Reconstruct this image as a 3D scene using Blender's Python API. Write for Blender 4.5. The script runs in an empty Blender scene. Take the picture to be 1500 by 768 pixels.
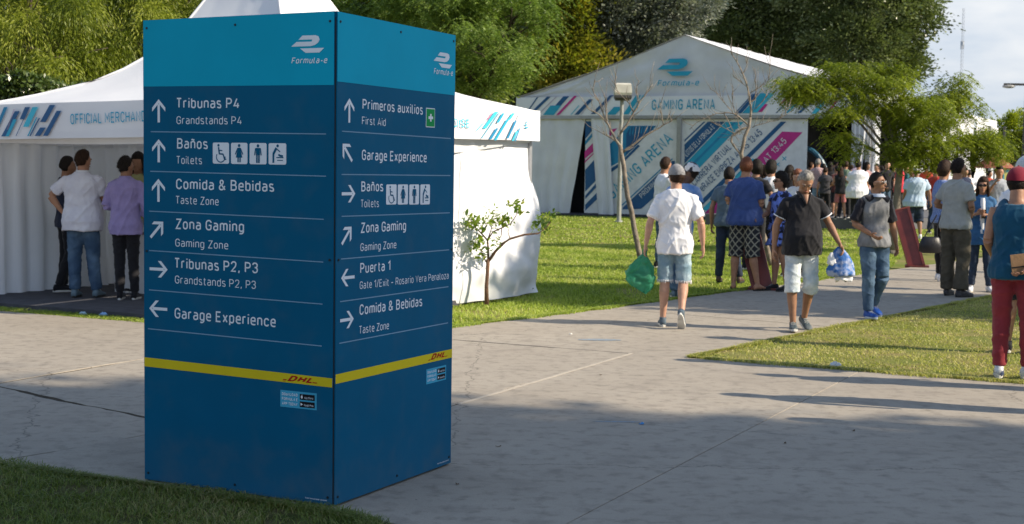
import bpy, math, random
import numpy as np
from mathutils import Vector, Matrix, noise
R = math.radians
sc = bpy.context.scene
COL = sc.collection
random.seed(7); rng = np.random.default_rng(7)

# ------------------------------------------------------------------ camera
W, H, FPX = 1500.0, 768.0, 2070.0
cam_d = bpy.data.cameras.new('camera'); cam = bpy.data.objects.new('camera', cam_d); COL.objects.link(cam)
cam_d.sensor_width = 36.0; cam_d.lens = FPX / W * 36.0
cam_d.clip_start = 0.1; cam_d.clip_end = 3000.0
CAMH = 1.73
cam.matrix_world = Matrix.Translation((0, 0, CAMH)) @ Matrix.Rotation(R(90 - 3.883), 4, 'X') @ Matrix.Rotation(R(0.81), 4, 'Z')
cam_d.dof.use_dof = True; cam_d.dof.focus_distance = 8.2; cam_d.dof.aperture_fstop = 6.3
sc.camera = cam
# ------------------------------------------------------------------ light
SUN_EL = R(32.0)
SUN_H = Vector((0.96, -0.28)).normalized()
to_sun = Vector((SUN_H.x * math.cos(SUN_EL), SUN_H.y * math.cos(SUN_EL), math.sin(SUN_EL)))
sd = bpy.data.lights.new('sun', 'SUN'); sd.energy = 4.6; sd.angle = R(0.55); sd.color = (1.0, 0.87, 0.68)
sun = bpy.data.objects.new('sun', sd); COL.objects.link(sun)
sun.rotation_euler = to_sun.to_track_quat('Z', 'Y').to_euler(); sun.location = to_sun * 60
world = bpy.data.worlds.new('World'); sc.world = world; world.use_nodes = True
nt = world.node_tree; nt.nodes.clear()
out = nt.nodes.new('ShaderNodeOutputWorld'); bg = nt.nodes.new('ShaderNodeBackground')
sky = nt.nodes.new('ShaderNodeTexSky'); sky.sky_type = 'NISHITA'; sky.sun_disc = False
sky.sun_elevation = SUN_EL
sky.sun_rotation = math.atan2(SUN_H.x, SUN_H.y)
sky.air_density = 1.25; sky.dust_density = .6; sky.ozone_density = 2.6; sky.altitude = 50
tc = nt.nodes.new('ShaderNodeTexCoord'); mp = nt.nodes.new('ShaderNodeMapping'); mp.inputs['Scale'].default_value = (1, 1, 3.2)
n1 = nt.nodes.new('ShaderNodeTexNoise'); n1.inputs['Scale'].default_value = 6.5; n1.inputs['Detail'].default_value = 9; n1.inputs['Roughness'].default_value = .52
mp.inputs['Location'].default_value = (3.1, 1.4, .35)
cr = nt.nodes.new('ShaderNodeValToRGB'); cr.color_ramp.elements[0].position = .42; cr.color_ramp.elements[1].position = .66
cr.color_ramp.elements[0].color = (.0, .0, .0, 1); cr.color_ramp.elements[1].color = (.95, .95, .95, 1)
mx = nt.nodes.new('ShaderNodeMix'); mx.data_type = 'RGBA'
mx.inputs['B'].default_value = (4.5, 4.85, 5.6, 1)
nt.links.new(tc.outputs['Generated'], mp.inputs['Vector']); nt.links.new(mp.outputs[0], n1.inputs['Vector'])
nt.links.new(n1.outputs['Fac'], cr.inputs['Fac'])
sx = nt.nodes.new('ShaderNodeSeparateXYZ'); nt.links.new(tc.outputs['Generated'], sx.inputs[0])
hz = nt.nodes.new('ShaderNodeMapRange'); hz.inputs['From Min'].default_value = .10; hz.inputs['From Max'].default_value = .55; hz.inputs['To Min'].default_value = 1.0; hz.inputs['To Max'].default_value = .12
nt.links.new(sx.outputs['Z'], hz.inputs['Value'])
ml = nt.nodes.new('ShaderNodeMath'); ml.operation = 'MULTIPLY'; ml.inputs[0].default_value = .92; nt.links.new(hz.outputs[0], ml.inputs[1]); nt.links.new(ml.outputs[0], mx.inputs['Factor'])
cc_ = nt.nodes.new('ShaderNodeMix'); cc_.data_type = 'RGBA'; cc_.inputs['A'].default_value = (3.15, 3.70, 4.55, 1); cc_.inputs['B'].default_value = (5.3, 5.35, 5.5, 1)
nt.links.new(cr.outputs['Color'], cc_.inputs['Factor']); nt.links.new(cc_.outputs['Result'], mx.inputs['B'])
nt.links.new(sky.outputs[0], mx.inputs['A']); nt.links.new(mx.outputs['Result'], bg.inputs['Color'])
bg.inputs['Strength'].default_value = 0.112
nt.links.new(bg.outputs[0], out.inputs[0])
sc.view_settings.view_transform = 'Standard'; sc.view_settings.look = 'None'
sc.view_settings.exposure = 0.66; sc.view_settings.gamma = 1.0
sc.cycles.max_bounces = 6; sc.cycles.transparent_max_bounces = 8; sc.cycles.diffuse_bounces = 3
sc.cycles.sample_clamp_indirect = 4.0
try: sc.cycles.use_denoising = True
except Exception: pass

# ------------------------------------------------------------------ pixel rays (photograph pixels -> points of the place)
MW = cam.matrix_world.copy()
def ray(px, py):
    d = MW.to_3x3() @ Vector(((px - W / 2) / FPX, -(py - H / 2) / FPX, -1.0))
    return Vector((0, 0, CAMH)), d.normalized()
def G(px, py, z=0.0):
    o, d = ray(px, py); t = (z - o.z) / d.z
    return o + d * t
def at(px, py, Y):
    o, d = ray(px, py); return o + d * (Y / d.y)
F2 = Vector((0.891, -0.454)); S2 = Vector((0.454, 0.891))       # the two directions the place is laid out in
def AB(a, b): return (F2.x * a + S2.x * b, F2.y * a + S2.y * b)

# ------------------------------------------------------------------ materials
MATS = {}
def mat(name, c, c2=None, scale=6.0, rough=.6, bump=0.0, bscale=40.0, metal=0.0, spec=.4, fac=(.35, .65), coords='Object', trans=0.0, stretch=None, sheen=0):
    if name in MATS: return MATS[name]
    m = bpy.data.materials.new(name); m.use_nodes = True; t = m.node_tree
    p = t.nodes['Principled BSDF']; p.inputs['Roughness'].default_value = rough; p.inputs['Metallic'].default_value = metal
    p.inputs['Specular IOR Level'].default_value = spec
    if sheen: p.inputs['Sheen Weight'].default_value = sheen
    tcn = t.nodes.new('ShaderNodeTexCoord'); vec = tcn.outputs[coords]
    if stretch:
        mpn = t.nodes.new('ShaderNodeMapping'); mpn.inputs['Scale'].default_value = stretch
        t.links.new(vec, mpn.inputs['Vector']); vec = mpn.outputs[0]
    c2 = c2 or tuple(x * .86 for x in c)
    nz = t.nodes.new('ShaderNodeTexNoise'); nz.inputs['Scale'].default_value = scale; nz.inputs['Detail'].default_value = 6
    t.links.new(vec, nz.inputs['Vector'])
    mr = t.nodes.new('ShaderNodeMapRange'); mr.inputs['From Min'].default_value = fac[0]; mr.inputs['From Max'].default_value = fac[1]
    t.links.new(nz.outputs['Fac'], mr.inputs['Value'])
    mxn = t.nodes.new('ShaderNodeMix'); mxn.data_type = 'RGBA'
    mxn.inputs['A'].default_value = (*c, 1); mxn.inputs['B'].default_value = (*c2, 1)
    t.links.new(mr.outputs[0], mxn.inputs['Factor']); t.links.new(mxn.outputs['Result'], p.inputs['Base Color'])
    if bump:
        n2 = t.nodes.new('ShaderNodeTexNoise'); n2.inputs['Scale'].default_value = bscale; n2.inputs['Detail'].default_value = 5
        t.links.new(vec, n2.inputs['Vector'])
        b = t.nodes.new('ShaderNodeBump'); b.inputs['Strength'].default_value = bump; b.inputs['Distance'].default_value = .02
        t.links.new(n2.outputs['Fac'], b.inputs['Height']); t.links.new(b.outputs[0], p.inputs['Normal'])
    if trans:
        o = t.nodes['Material Output']; tr = t.nodes.new('ShaderNodeBsdfTranslucent'); t.links.new(mxn.outputs['Result'], tr.inputs['Color'])
        ms = t.nodes.new('ShaderNodeMixShader'); ms.inputs[0].default_value = trans
        t.links.new(p.outputs[0], ms.inputs[1]); t.links.new(tr.outputs[0], ms.inputs[2]); t.links.new(ms.outputs[0], o.inputs['Surface'])
    MATS[name] = m; return m
def leafmat(name, cols, trans=.35, rough=.5, spec=.35):
    if name in MATS: return MATS[name]
    m = bpy.data.materials.new(name); m.use_nodes = True; t = m.node_tree
    p = t.nodes['Principled BSDF']; p.inputs['Roughness'].default_value = rough; p.inputs['Specular IOR Level'].default_value = spec
    a = t.nodes.new('ShaderNodeAttribute'); a.attribute_name = 'rnd'
    r = t.nodes.new('ShaderNodeValToRGB')
    for i, c in enumerate(cols):
        pos = i / (len(cols) - 1)
        e = r.color_ramp.elements[i] if i < 2 else r.color_ramp.elements.new(pos)
        e.position = pos; e.color = (*c, 1)
    for i, c in enumerate(cols):
        r.color_ramp.elements[i].position = i / (len(cols) - 1); r.color_ramp.elements[i].color = (*c, 1)
    t.links.new(a.outputs['Fac'], r.inputs['Fac']); t.links.new(r.outputs['Color'], p.inputs['Base Color'])
    o = t.nodes['Material Output']; tr = t.nodes.new('ShaderNodeBsdfTranslucent')
    br = t.nodes.new('ShaderNodeMix'); br.data_type = 'RGBA'; br.blend_type = 'MULTIPLY'; br.inputs['Factor'].default_value = 1
    br.inputs['B'].default_value = (1.25, 1.35, .6, 1)
    t.links.new(r.outputs['Color'], br.inputs['A']); t.links.new(br.outputs['Result'], tr.inputs['Color'])
    ms = t.nodes.new('ShaderNodeMixShader'); ms.inputs[0].default_value = trans
    t.links.new(p.outputs[0], ms.inputs[1]); t.links.new(tr.outputs[0], ms.inputs[2]); t.links.new(ms.outputs[0], o.inputs['Surface'])
    MATS[name] = m; return m

# ------------------------------------------------------------------ mesh collector
class MB:
    def __init__(s): s.v = []; s.f = []
    def box(s, c, size, rot=None, frame=None):
        """frame: 3x3 columns = local axes"""
        i = len(s.v); M = frame if frame is not None else (Matrix.Rotation(rot, 3, 'Z') if rot else Matrix.Identity(3))
        c = Vector(c)
        for dz in (-.5, .5):
            for dx, dy in ((-.5, -.5), (.5, -.5), (.5, .5), (-.5, .5)):
                s.v.append(tuple(c + M @ Vector((dx * size[0], dy * size[1], dz * size[2]))))
        s.f += [(i, i+3, i+2, i+1), (i+4, i+5, i+6, i+7), (i, i+1, i+5, i+4), (i+1, i+2, i+6, i+5), (i+2, i+3, i+7, i+6), (i+3, i, i+4, i+7)]
        return s
    def tube(s, pts, rad, n=10, ref=None, caps=True):
        pts = [Vector(p) for p in pts]; m = len(pts); i0 = len(s.v)
        rad = [(r, r) if not isinstance(r, (tuple, list)) else r for r in (rad if isinstance(rad, (list, tuple)) and len(rad) == m else [rad] * m)]
        for k in range(m):
            t = (pts[min(k+1, m-1)] - pts[max(k-1, 0)]).normalized()
            rf = Vector(ref) if ref is not None else (Vector((1, 0, 0)) if abs(t.x) < .9 else Vector((0, 1, 0)))
            a = (rf - t * rf.dot(t)).normalized(); b = t.cross(a)
            for j in range(n):
                an = 2 * math.pi * j / n
                s.v.append(tuple(pts[k] + a * (math.cos(an) * rad[k][0]) + b * (math.sin(an) * rad[k][1])))
        for k in range(m - 1):
            for j in range(n):
                a0 = i0 + k * n + j; a1 = i0 + k * n + (j + 1) % n
                s.f.append((a0, a1, a1 + n, a0 + n))
        if caps:
            s.f.append(tuple(i0 + j for j in reversed(range(n)))); s.f.append(tuple(i0 + (m-1)*n + j for j in range(n)))
        return s
    def rings(s, rings, caps=True):
        """rings: list of lists of points, all the same length"""
        n = len(rings[0]); i0 = len(s.v)
        for r in rings: s.v += [tuple(p) for p in r]
        for k in range(len(rings) - 1):
            for j in range(n):
                a0 = i0 + k*n + j; a1 = i0 + k*n + (j+1) % n
                s.f.append((a0, a1, a1+n, a0+n))
        if caps:
            s.f.append(tuple(i0 + j for j in reversed(range(n)))); s.f.append(tuple(i0 + (len(rings)-1)*n + j for j in range(n)))
        return s
    def grid(s, fn, nu, nv, wrap=False):
        i0 = len(s.v)
        for a in range(nu):
            for b in range(nv): s.v.append(tuple(fn(a / (nu if wrap else nu - 1), b / (nv - 1))))
        for a in range(nu if wrap else nu - 1):
            for b in range(nv - 1):
                q = (a + 1) % nu
                s.f.append((i0 + a*nv + b, i0 + q*nv + b, i0 + q*nv + b + 1, i0 + a*nv + b + 1))
        return s
    def ell(s, c, r, n=12, fr=None, fn=None):
        c = Vector(c); fr = fr or Matrix.Identity(3)
        def q(u, v):
            th = 2*math.pi*u; ph = math.pi*(.001 + .998*v)
            d = Vector((math.cos(th)*math.sin(ph), math.sin(th)*math.sin(ph), -math.cos(ph)))
            p = Vector((d.x*r[0], d.y*r[1], d.z*r[2]))
            if fn: p = fn(d, p)
            return c + fr @ p
        i0 = len(s.v); s.grid(q, n, max(6, n // 2 + 2), True)
        nv = max(6, n // 2 + 2)
        s.f.append(tuple(i0 + j*nv for j in reversed(range(n)))); s.f.append(tuple(i0 + j*nv + nv - 1 for j in range(n)))
        return s
    def prism(s, poly, z0, z1):
        n = len(poly); i = len(s.v)
        s.v += [(p[0], p[1], z0) for p in poly] + [(p[0], p[1], z1) for p in poly]
        s.f.append(tuple(i + j for j in reversed(range(n)))); s.f.append(tuple(i + n + j for j in range(n)))
        s.f += [(i + j, i + (j+1) % n, i + n + (j+1) % n, i + n + j) for j in range(n)]
        return s
    def mesh(s, name, m=None, smooth=False):
        me = bpy.data.meshes.new(name); me.from_pydata([tuple(v) for v in s.v], [], s.f); me.update()
        if m: me.materials.append(m)
        if smooth: me.polygons.foreach_set('use_smooth', [True] * len(me.polygons))
        return me
    def build(s, name, m=None, parent=None, smooth=False, **kw):
        return obj(name, s.mesh(name, m, smooth), parent, **kw)
def obj(name, me, parent=None, label=None, cat=None, group=None, kind=None):
    o = bpy.data.objects.new(name, me); COL.objects.link(o)
    if parent is not None: o.parent = parent
    if label: o['label'] = label
    if cat: o['category'] = cat
    if group: o['group'] = group
    if kind: o['kind'] = kind
    return o
def thing(name, label, cat, loc=(0, 0, 0), rz=0.0, group=None):
    o = obj(name, None, None, label, cat, group); o.location = loc; o.rotation_euler = (0, 0, rz); o.empty_display_size = .2
    return o
def sm(o, ang=40):
    o.data.polygons.foreach_set('use_smooth', [True] * len(o.data.polygons)); return o

# deferred remeshing (one depsgraph pass for all soft bodies)
PEND = []
def fuse(mb, name, m, parent, voxel, smooth=3, fold=0.0, fseed=0, extra=None, fscale=(10, 10, 4.5), cb=None, **kw):
    me = mb.mesh(name, m); o = obj(name, me, parent, **kw)
    md = o.modifiers.new('r', 'REMESH'); md.mode = 'VOXEL'; md.voxel_size = voxel; md.use_smooth_shade = True
    if smooth:
        s2 = o.modifiers.new('s', 'SMOOTH'); s2.factor = .5; s2.iterations = smooth
    PEND.append((o, m, fold, fseed, extra, fscale, cb)); return o
def flush():
    dg = bpy.context.evaluated_depsgraph_get(); dg.update()
    news = []
    for o, *_ in PEND: news.append(bpy.data.meshes.new_from_object(o.evaluated_get(dg)))
    for (o, m, fold, fs, extra, fsc, cb), me in zip(PEND, news):
        o.modifiers.clear(); nm = o.data.name
        n = len(me.vertices); co = np.empty(n*3, np.float32); me.vertices.foreach_get('co', co)
        if fold:
            no = np.empty(n*3, np.float32); me.vertices.foreach_get('normal', no); co = co.reshape(-1, 3); no = no.reshape(-1, 3)
            def rid(p):
                n = noise.noise(Vector((p[0]*fsc[0]*.62 + fs + p[2]*2.2, p[1]*fsc[1]*.62, p[2]*fsc[2]*.9 + p[0]*2.0)))
                m = noise.noise(Vector((p[0]*fsc[0]*1.5 - p[2]*5, p[1]*fsc[1]*1.5 + fs, p[2]*fsc[2]*1.7)))
                return 1.5*max(0.0, 1 - 3.2*abs(n))**1.6 + .7*max(0.0, 1 - 4*abs(m))**1.5 - .45 + .8*noise.noise(Vector((p[0]*5, p[1]*5, p[2]*3.5 + fs)))
            d = np.array([rid(p) for p in co])
            co = co + no * (d * fold)[:, None]; co = co.reshape(-1)
            me.vertices.foreach_set('co', co.astype(np.float32))
        if extra is not None and extra.v:
            vs = [tuple(v) for v in co.reshape(-1, 3)]; fc = [tuple(p.vertices) for p in me.polygons]
            k = len(vs); vs += extra.v; fc += [tuple(i + k for i in f) for f in extra.f]
            me2 = bpy.data.meshes.new(nm); me2.from_pydata(vs, [], fc); me2.update(); bpy.data.meshes.remove(me); me = me2
        me.name = nm
        me.materials.clear()
        for q in (m if isinstance(m, (list, tuple)) else [m]): me.materials.append(q)
        me.polygons.foreach_set('use_smooth', [True] * len(me.polygons))
        o.data = me
        if cb: cb(me)
    PEND.clear()

# ------------------------------------------------------------------ prints on a flat face
class Plane:
    """origin P0 (bottom left), udir along, v up; off = outward normal"""
    def __init__(s, P0, P1):
        s.P = Vector(P0); s.u = (Vector(P1) - Vector(P0)); s.u.z = 0; s.L = s.u.length; s.u.normalize()
        s.n = Vector((s.u.y, -s.u.x, 0))
    def hit(s, px, py):
        o, d = ray(px, py); t = (s.P - o).dot(s.n) / d.dot(s.n); q = o + d * t
        return ((q - s.P).dot(s.u), q.z)
    def pt(s, u, z, off=0.0): return s.P + s.u * u + Vector((0, 0, z - s.P.z)) + s.n * off
    def poly(s, pts, m, name, parent, off, px=True, **kw):
        q = [s.hit(*p) if px else p for p in pts]
        mb = MB(); n = len(q)
        mb.v = [tuple(s.pt(u, z, off)) for u, z in q] + [tuple(s.pt(u, z, off - min(.0012, off*.5))) for u, z in q]
        area = sum(q[i][0]*q[(i+1) % n][1] - q[(i+1) % n][0]*q[i][1] for i in range(n))
        f = tuple(range(n)); mb.f = [f if area > 0 else f[::-1]]
        mb.f += [(i, (i+1) % n, n + (i+1) % n, n + i) for i in range(n)]
        return mb.build(name, m, parent, **kw)
    def polys(s, lst, m, name, parent, off, px=True, **kw):
        mb = MB()
        for pts in lst:
            q = [s.hit(*p) if px else p for p in pts]; n = len(q); i0 = len(mb.v)
            mb.v += [tuple(s.pt(u, z, off)) for u, z in q]
            area = sum(q[i][0]*q[(i+1) % n][1] - q[(i+1) % n][0]*q[i][1] for i in range(n))
            f = tuple(i0 + i for i in range(n)); mb.f.append(f if area > 0 else f[::-1])
        return mb.build(name, m, parent, **kw)
# ------------------------------------------------------------------ a plain road-sign alphabet drawn as strokes
def _g(w, *st): return (w, st)
q_ = .26
GL = {
 'A': _g(.60, [(0, 0), (.5, 1), (1, 0)], [(.17, .28), (.83, .28)]),
 'B': _g(.52, [(0, .53), (0, 1), (.92, 1, q_), (.92, .53, q_), (0, .53)], [(0, .53), (1, .53, q_), (1, 0, q_), (0, 0), (0, .53)]),
 'C': _g(.50, [(1, .74), (1, 1, q_), (0, 1, q_), (0, 0, q_), (1, 0, q_), (1, .26)]),
 'D': _g(.52, [(0, 0), (0, 1), (1, 1, .34), (1, 0, .34), (0, 0), (0, .1)]),
 'E': _g(.46, [(1, 1), (0, 1), (0, 0), (1, 0)], [(0, .52), (.86, .52)]),
 'F': _g(.45, [(1, 1), (0, 1), (0, 0)], [(0, .50), (.86, .50)]),
 'G': _g(.52, [(1, .76), (1, 1, q_), (0, 1, q_), (0, 0, q_), (1, 0, q_), (1, .48), (.52, .48)]),
 'H': _g(.52, [(0, 0), (0, 1)], [(1, 0), (1, 1)], [(0, .52), (1, .52)]),
 'I': _g(.001, [(0, 0), (0, 1)]),
 'J': _g(.42, [(1, 1), (1, 0, q_), (0, 0, q_), (0, .22)]),
 'L': _g(.44, [(0, 1), (0, 0), (1, 0)]),
 'M': _g(.66, [(0, 0), (0, 1), (.5, .34), (1, 1), (1, 0)]),
 'N': _g(.54, [(0, 0), (0, 1), (1, 0), (1, 1)]),
 'O': _g(.52, [(.5, 1), (1, 1, q_), (1, 0, q_), (0, 0, q_), (0, 1, q_), (.5, 1)]),
 'P': _g(.52, [(0, 0), (0, 1), (1, 1, q_), (1, .46, q_), (0, .46)]),
 'R': _g(.53, [(0, 0), (0, 1), (1, 1, q_), (1, .48, q_), (0, .48)], [(.5, .48), (1, 0)]),
 'S': _g(.50, [(1, .80), (.96, 1, q_), (0, 1, q_), (0, .53, q_), (1, .49, q_), (1, 0, q_), (0, 0, q_), (0, .20)]),
 'T': _g(.50, [(0, 1), (1, 1)], [(.5, 1), (.5, 0)]),
 'U': _g(.52, [(0, 1), (0, 0, q_), (1, 0, q_), (1, 1)]),
 'V': _g(.56, [(0, 1), (.5, 0), (1, 1)]),
 'X': _g(.54, [(0, 0), (1, 1)], [(0, 1), (1, 0)]),
 'Y': _g(.54, [(0, 1), (.5, .44), (1, 1)], [(.5, .44), (.5, 0)]),
 'Z': _g(.50, [(0, 1), (1, 1), (0, 0), (1, 0)]),
 '1': _g(.28, [(0, .78), (1, 1), (1, 0)]),
 '2': _g(.48, [(0, .76), (0, 1, q_), (1, 1, q_), (1, .58, .2), (0, 0), (1, 0)]),
 '3': _g(.48, [(0, .80), (0, 1, .22), (.97, 1, .22), (.97, .53, .22), (.42, .53)], [(.42, .53), (1, .53, .24), (1, 0, .24), (0, 0, .24), (0, .20)]),
 '4': _g(.54, [(.55, 1), (0, .24), (1, .24)], [(.74, .52), (.74, 0)]),
 '5': _g(.48, [(.96, 1), (.06, 1), (.02, .54), (.4, .60, .1), (1, .60, .25), (1, 0, .25), (0, 0, .25), (0, .18)]),
 '0': _g(.50, [(.5, 1), (1, 1, q_), (1, 0, q_), (0, 0, q_), (0, 1, q_), (.5, 1)]),
 'a': _g(.42, [(.04, .71), (1, .73, .2), (1, 0)], [(1, .42), (0, .42, .18), (0, 0, .18), (.7, 0, .1), (1, .12)]),
 'b': _g(.42, [(0, 1), (0, 0)], [(0, .6), (.2, .73, .1), (1, .73, .22), (1, 0, .22), (.2, 0, .1), (0, .13)]),
 'c': _g(.40, [(1, .56), (1, .73, .2), (0, .73, .22), (0, 0, .22), (1, 0, .2), (1, .15)]),
 'd': _g(.42, [(1, 1), (1, 0)], [(1, .6), (.8, .73, .1), (0, .73, .22), (0, 0, .22), (.8, 0, .1), (1, .13)]),
 'e': _g(.42, [(0, .37), (1, .37), (1, .73, .22), (0, .73, .22), (0, 0, .22), (1, 0, .14), (1, .08)]),
 'f': _g(.28, [(.36, 0), (.36, 1, .2), (1, 1)], [(0, .73), (.95, .73)]),
 'g': _g(.42, [(1, .73), (1, -.26, .22), (.04, -.26)], [(1, .6), (.8, .73, .1), (0, .73, .22), (0, 0, .22), (.8, 0, .1), (1, .13)]),
 'i': _g(.001, [(0, 0), (0, .73)], [(0, .92), (0, 1.05)]),
 'k': _g(.42, [(0, 0), (0, 1)], [(.9, .73), (.05, .28)], [(.35, .44), (1, 0)]),
 'l': _g(.16, [(0, 1), (0, 0, .14), (1, 0)]),
 'm': _g(.72, [(0, 0), (0, .73)], [(0, .6), (.12, .73, .08), (.5, .73, .18), (.5, 0)], [(.5, .6), (.62, .73, .08), (1, .73, .18), (1, 0)]),
 'n': _g(.42, [(0, 0), (0, .73)], [(0, .6), (.2, .73, .1), (1, .73, .2), (1, 0)]),
 'o': _g(.42, [(.5, .73), (1, .73, .2), (1, 0, .2), (0, 0, .2), (0, .73, .2), (.5, .73)]),
 'p': _g(.42, [(0, .73), (0, -.27)], [(0, .6), (.2, .73, .1), (1, .73, .22), (1, 0, .22), (.2, 0, .1), (0, .13)]),
 'r': _g(.28, [(0, 0), (0, .73)], [(0, .6), (.25, .73, .1), (1, .73)]),
 's': _g(.38, [(.96, .68), (.5, .73, .1), (0, .73, .16), (0, .40, .14), (1, .34, .14), (1, 0, .16), (.5, 0, .1), (0, .06)]),
 't': _g(.28, [(.34, .95), (.34, 0, .16), (1, 0)], [(0, .73), (.95, .73)]),
 'u': _g(.42, [(0, .73), (0, 0, .2), (.8, 0, .1), (1, .13)], [(1, 0), (1, .73)]),
 'v': _g(.44, [(0, .73), (.5, 0), (1, .73)]),
 'x': _g(.42, [(0, 0), (1, .73)], [(0, .73), (1, 0)]),
 'y': _g(.44, [(0, .73), (.52, .02)], [(1, .73), (.34, -.26)]),
 'z': _g(.38, [(0, .73), (1, .73), (0, 0), (1, 0)]),
 '&': _g(.60, [(1, 0), (.16, .70), (.14, 1, .16), (.66, 1, .16), (.66, .66, .14), (.0, .38, .16), (.02, 0, .2), (.66, 0, .2), (.96, .40)]),
 '/': _g(.34, [(0, -.08), (1, 1.08)]), '-': _g(.30, [(0, .38), (1, .38)]), '–': _g(.42, [(0, .38), (1, .38)]),
 ',': _g(.10, [(.8, .10), (.1, -.16)]), ':': _g(.001, [(0, 0), (0, .12)], [(0, .52), (0, .64)]), '.': _g(.001, [(0, 0), (0, .1)]),
}
GL['ñ'] = (GL['n'][0], GL['n'][1] + ([(.1, .90), (.3, .97), (.65, .90), (.88, .97)],)); GL['Ó'] = (GL['O'][0], GL['O'][1] + ([(.45, 1.14), (.7, 1.28)],))
GL['Q'] = GL['O']
def _round(pts, w, s):
    """pixel-free centreline with rounded corners; x scaled by the glyph width"""
    P = [Vector((p[0]*w, (p[1]*(1-s) + s/2) if p[1] > .95 else (p[1]*(1-s) + s/2))) for p in pts]; out_ = []
    for i, p in enumerate(pts):
        r_ = p[2] if len(p) > 2 else 0
        if r_ and 0 < i < len(P)-1:
            a, b, c = P[i-1], P[i], P[i+1]; la, lc = (a-b).length, (c-b).length; r_ = min(r_, la*.98 if i-1 == 0 else la*.5, lc*.98 if i+1 == len(P)-1 else lc*.5)
            u, v = (a-b).normalized(), (c-b).normalized(); s0, s1 = b + u*r_, b + v*r_
            for k in range(7):
                t = k/6; m = (1-t)*(1-t); n = 2*t*(1-t)*1.0; o = t*t
                # blend of a quadratic and a circular corner
                qd = s0*m + b*n + s1*o; cen = s0 + s1 - b; ang = t*math.pi/2; ci = cen + (s0-cen)*math.cos(ang) + (s1-cen)*math.sin(ang)
                out_.append(ci if abs(u.dot(v)) < .35 else qd)
        else: out_.append(P[i])
    o = [out_[0]]
    for p in out_[1:]:
        if (p - o[-1]).length > 1e-4: o.append(p)
    return o
def stroke_text(body, s=.15, gap=.17):
    """returns vertices (x, y, layer) and faces; cap height 1"""
    V, F, x = [], [], 0.0; lay = 0
    for chn in body:
        if chn == ' ': x += .36; continue
        w, st = GL.get(chn, GL['o'])
        for pl in st:
            P = _round(pl, w, s); n = len(P); i0 = len(V); closed = (P[0]-P[-1]).length < 1e-3
            if closed: P = P[:-1]; n -= 1
            for k in range(n):
                a = P[k-1] if (k or closed) else None; b = P[k]; c = P[(k+1) % n] if (k < n-1 or closed) else None
                d1 = (b-a).normalized() if a is not None else (c-b).normalized(); d2 = (c-b).normalized() if c is not None else d1
                n1_ = Vector((-d1.y, d1.x)); n2_ = Vector((-d2.y, d2.x)); m = n1_ + n2_
                m = m / max(.45, 1 + n1_.dot(n2_))
                e = Vector((0, 0))
                for sg in (1, -1): q = b + m*(s/2*sg); V.append((q.x + x, q.y, lay))
            m_ = n if closed else n-1
            for k in range(m_):
                a0 = i0 + 2*k; b0 = i0 + 2*((k+1) % n); F.append((a0, a0+1, b0+1, b0))
            lay = (lay + 1) % 4
        x += w + s + gap
    return V, F
def _text(s, body, a, b, cap, m, parent, off, px=True, skew=0.0, bold=0.0, name='lettering', mirror=False):
    if px: A = s.hit(*a); B = s.hit(*b); C = s.hit(a[0], a[1] - cap); ch = abs(C[1] - A[1])
    else: A, B, ch = a, b, cap
    V, F = stroke_text(body, .128 + bold*1.9)
    xs = [v[0] + skew*v[1] for v in V]; x0, x1 = min(xs), max(xs); du, dz = B[0]-A[0], B[1]-A[1]; L = math.hypot(du, dz); ex = (du/L, dz/L); ey = (-ex[1], ex[0])
    wi, gaps = 0, []
    mb = MB()
    for (vx, vy, ly), xx in zip(V, xs):
        t = (xx - x0)/(x1 - x0)*L; y = vy*ch; mb.v.append(tuple(s.pt(A[0] + ex[0]*t + ey[0]*y, A[1] + ex[1]*t + ey[1]*y, off + .00016*ly*(1 if off < .01 else 6))))
    # one object per word
    owner = {}; cnt = [0]; o = None
    words = body.split(' '); pos = 0
    for w in words:
        n = len(stroke_text(w, .128 + bold*1.9)[0]); owner[w + str(pos)] = (pos, pos + n); pos += n
    for (i0, i1) in owner.values():
        if i1 == i0: continue
        sub = MB(); sub.v = mb.v[i0:i1]; sub.f = [tuple(i - i0 for i in f) for f in F if i0 <= f[0] < i1]
        o = sub.build(name, m, parent)
    return o
Plane.text = _text
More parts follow.
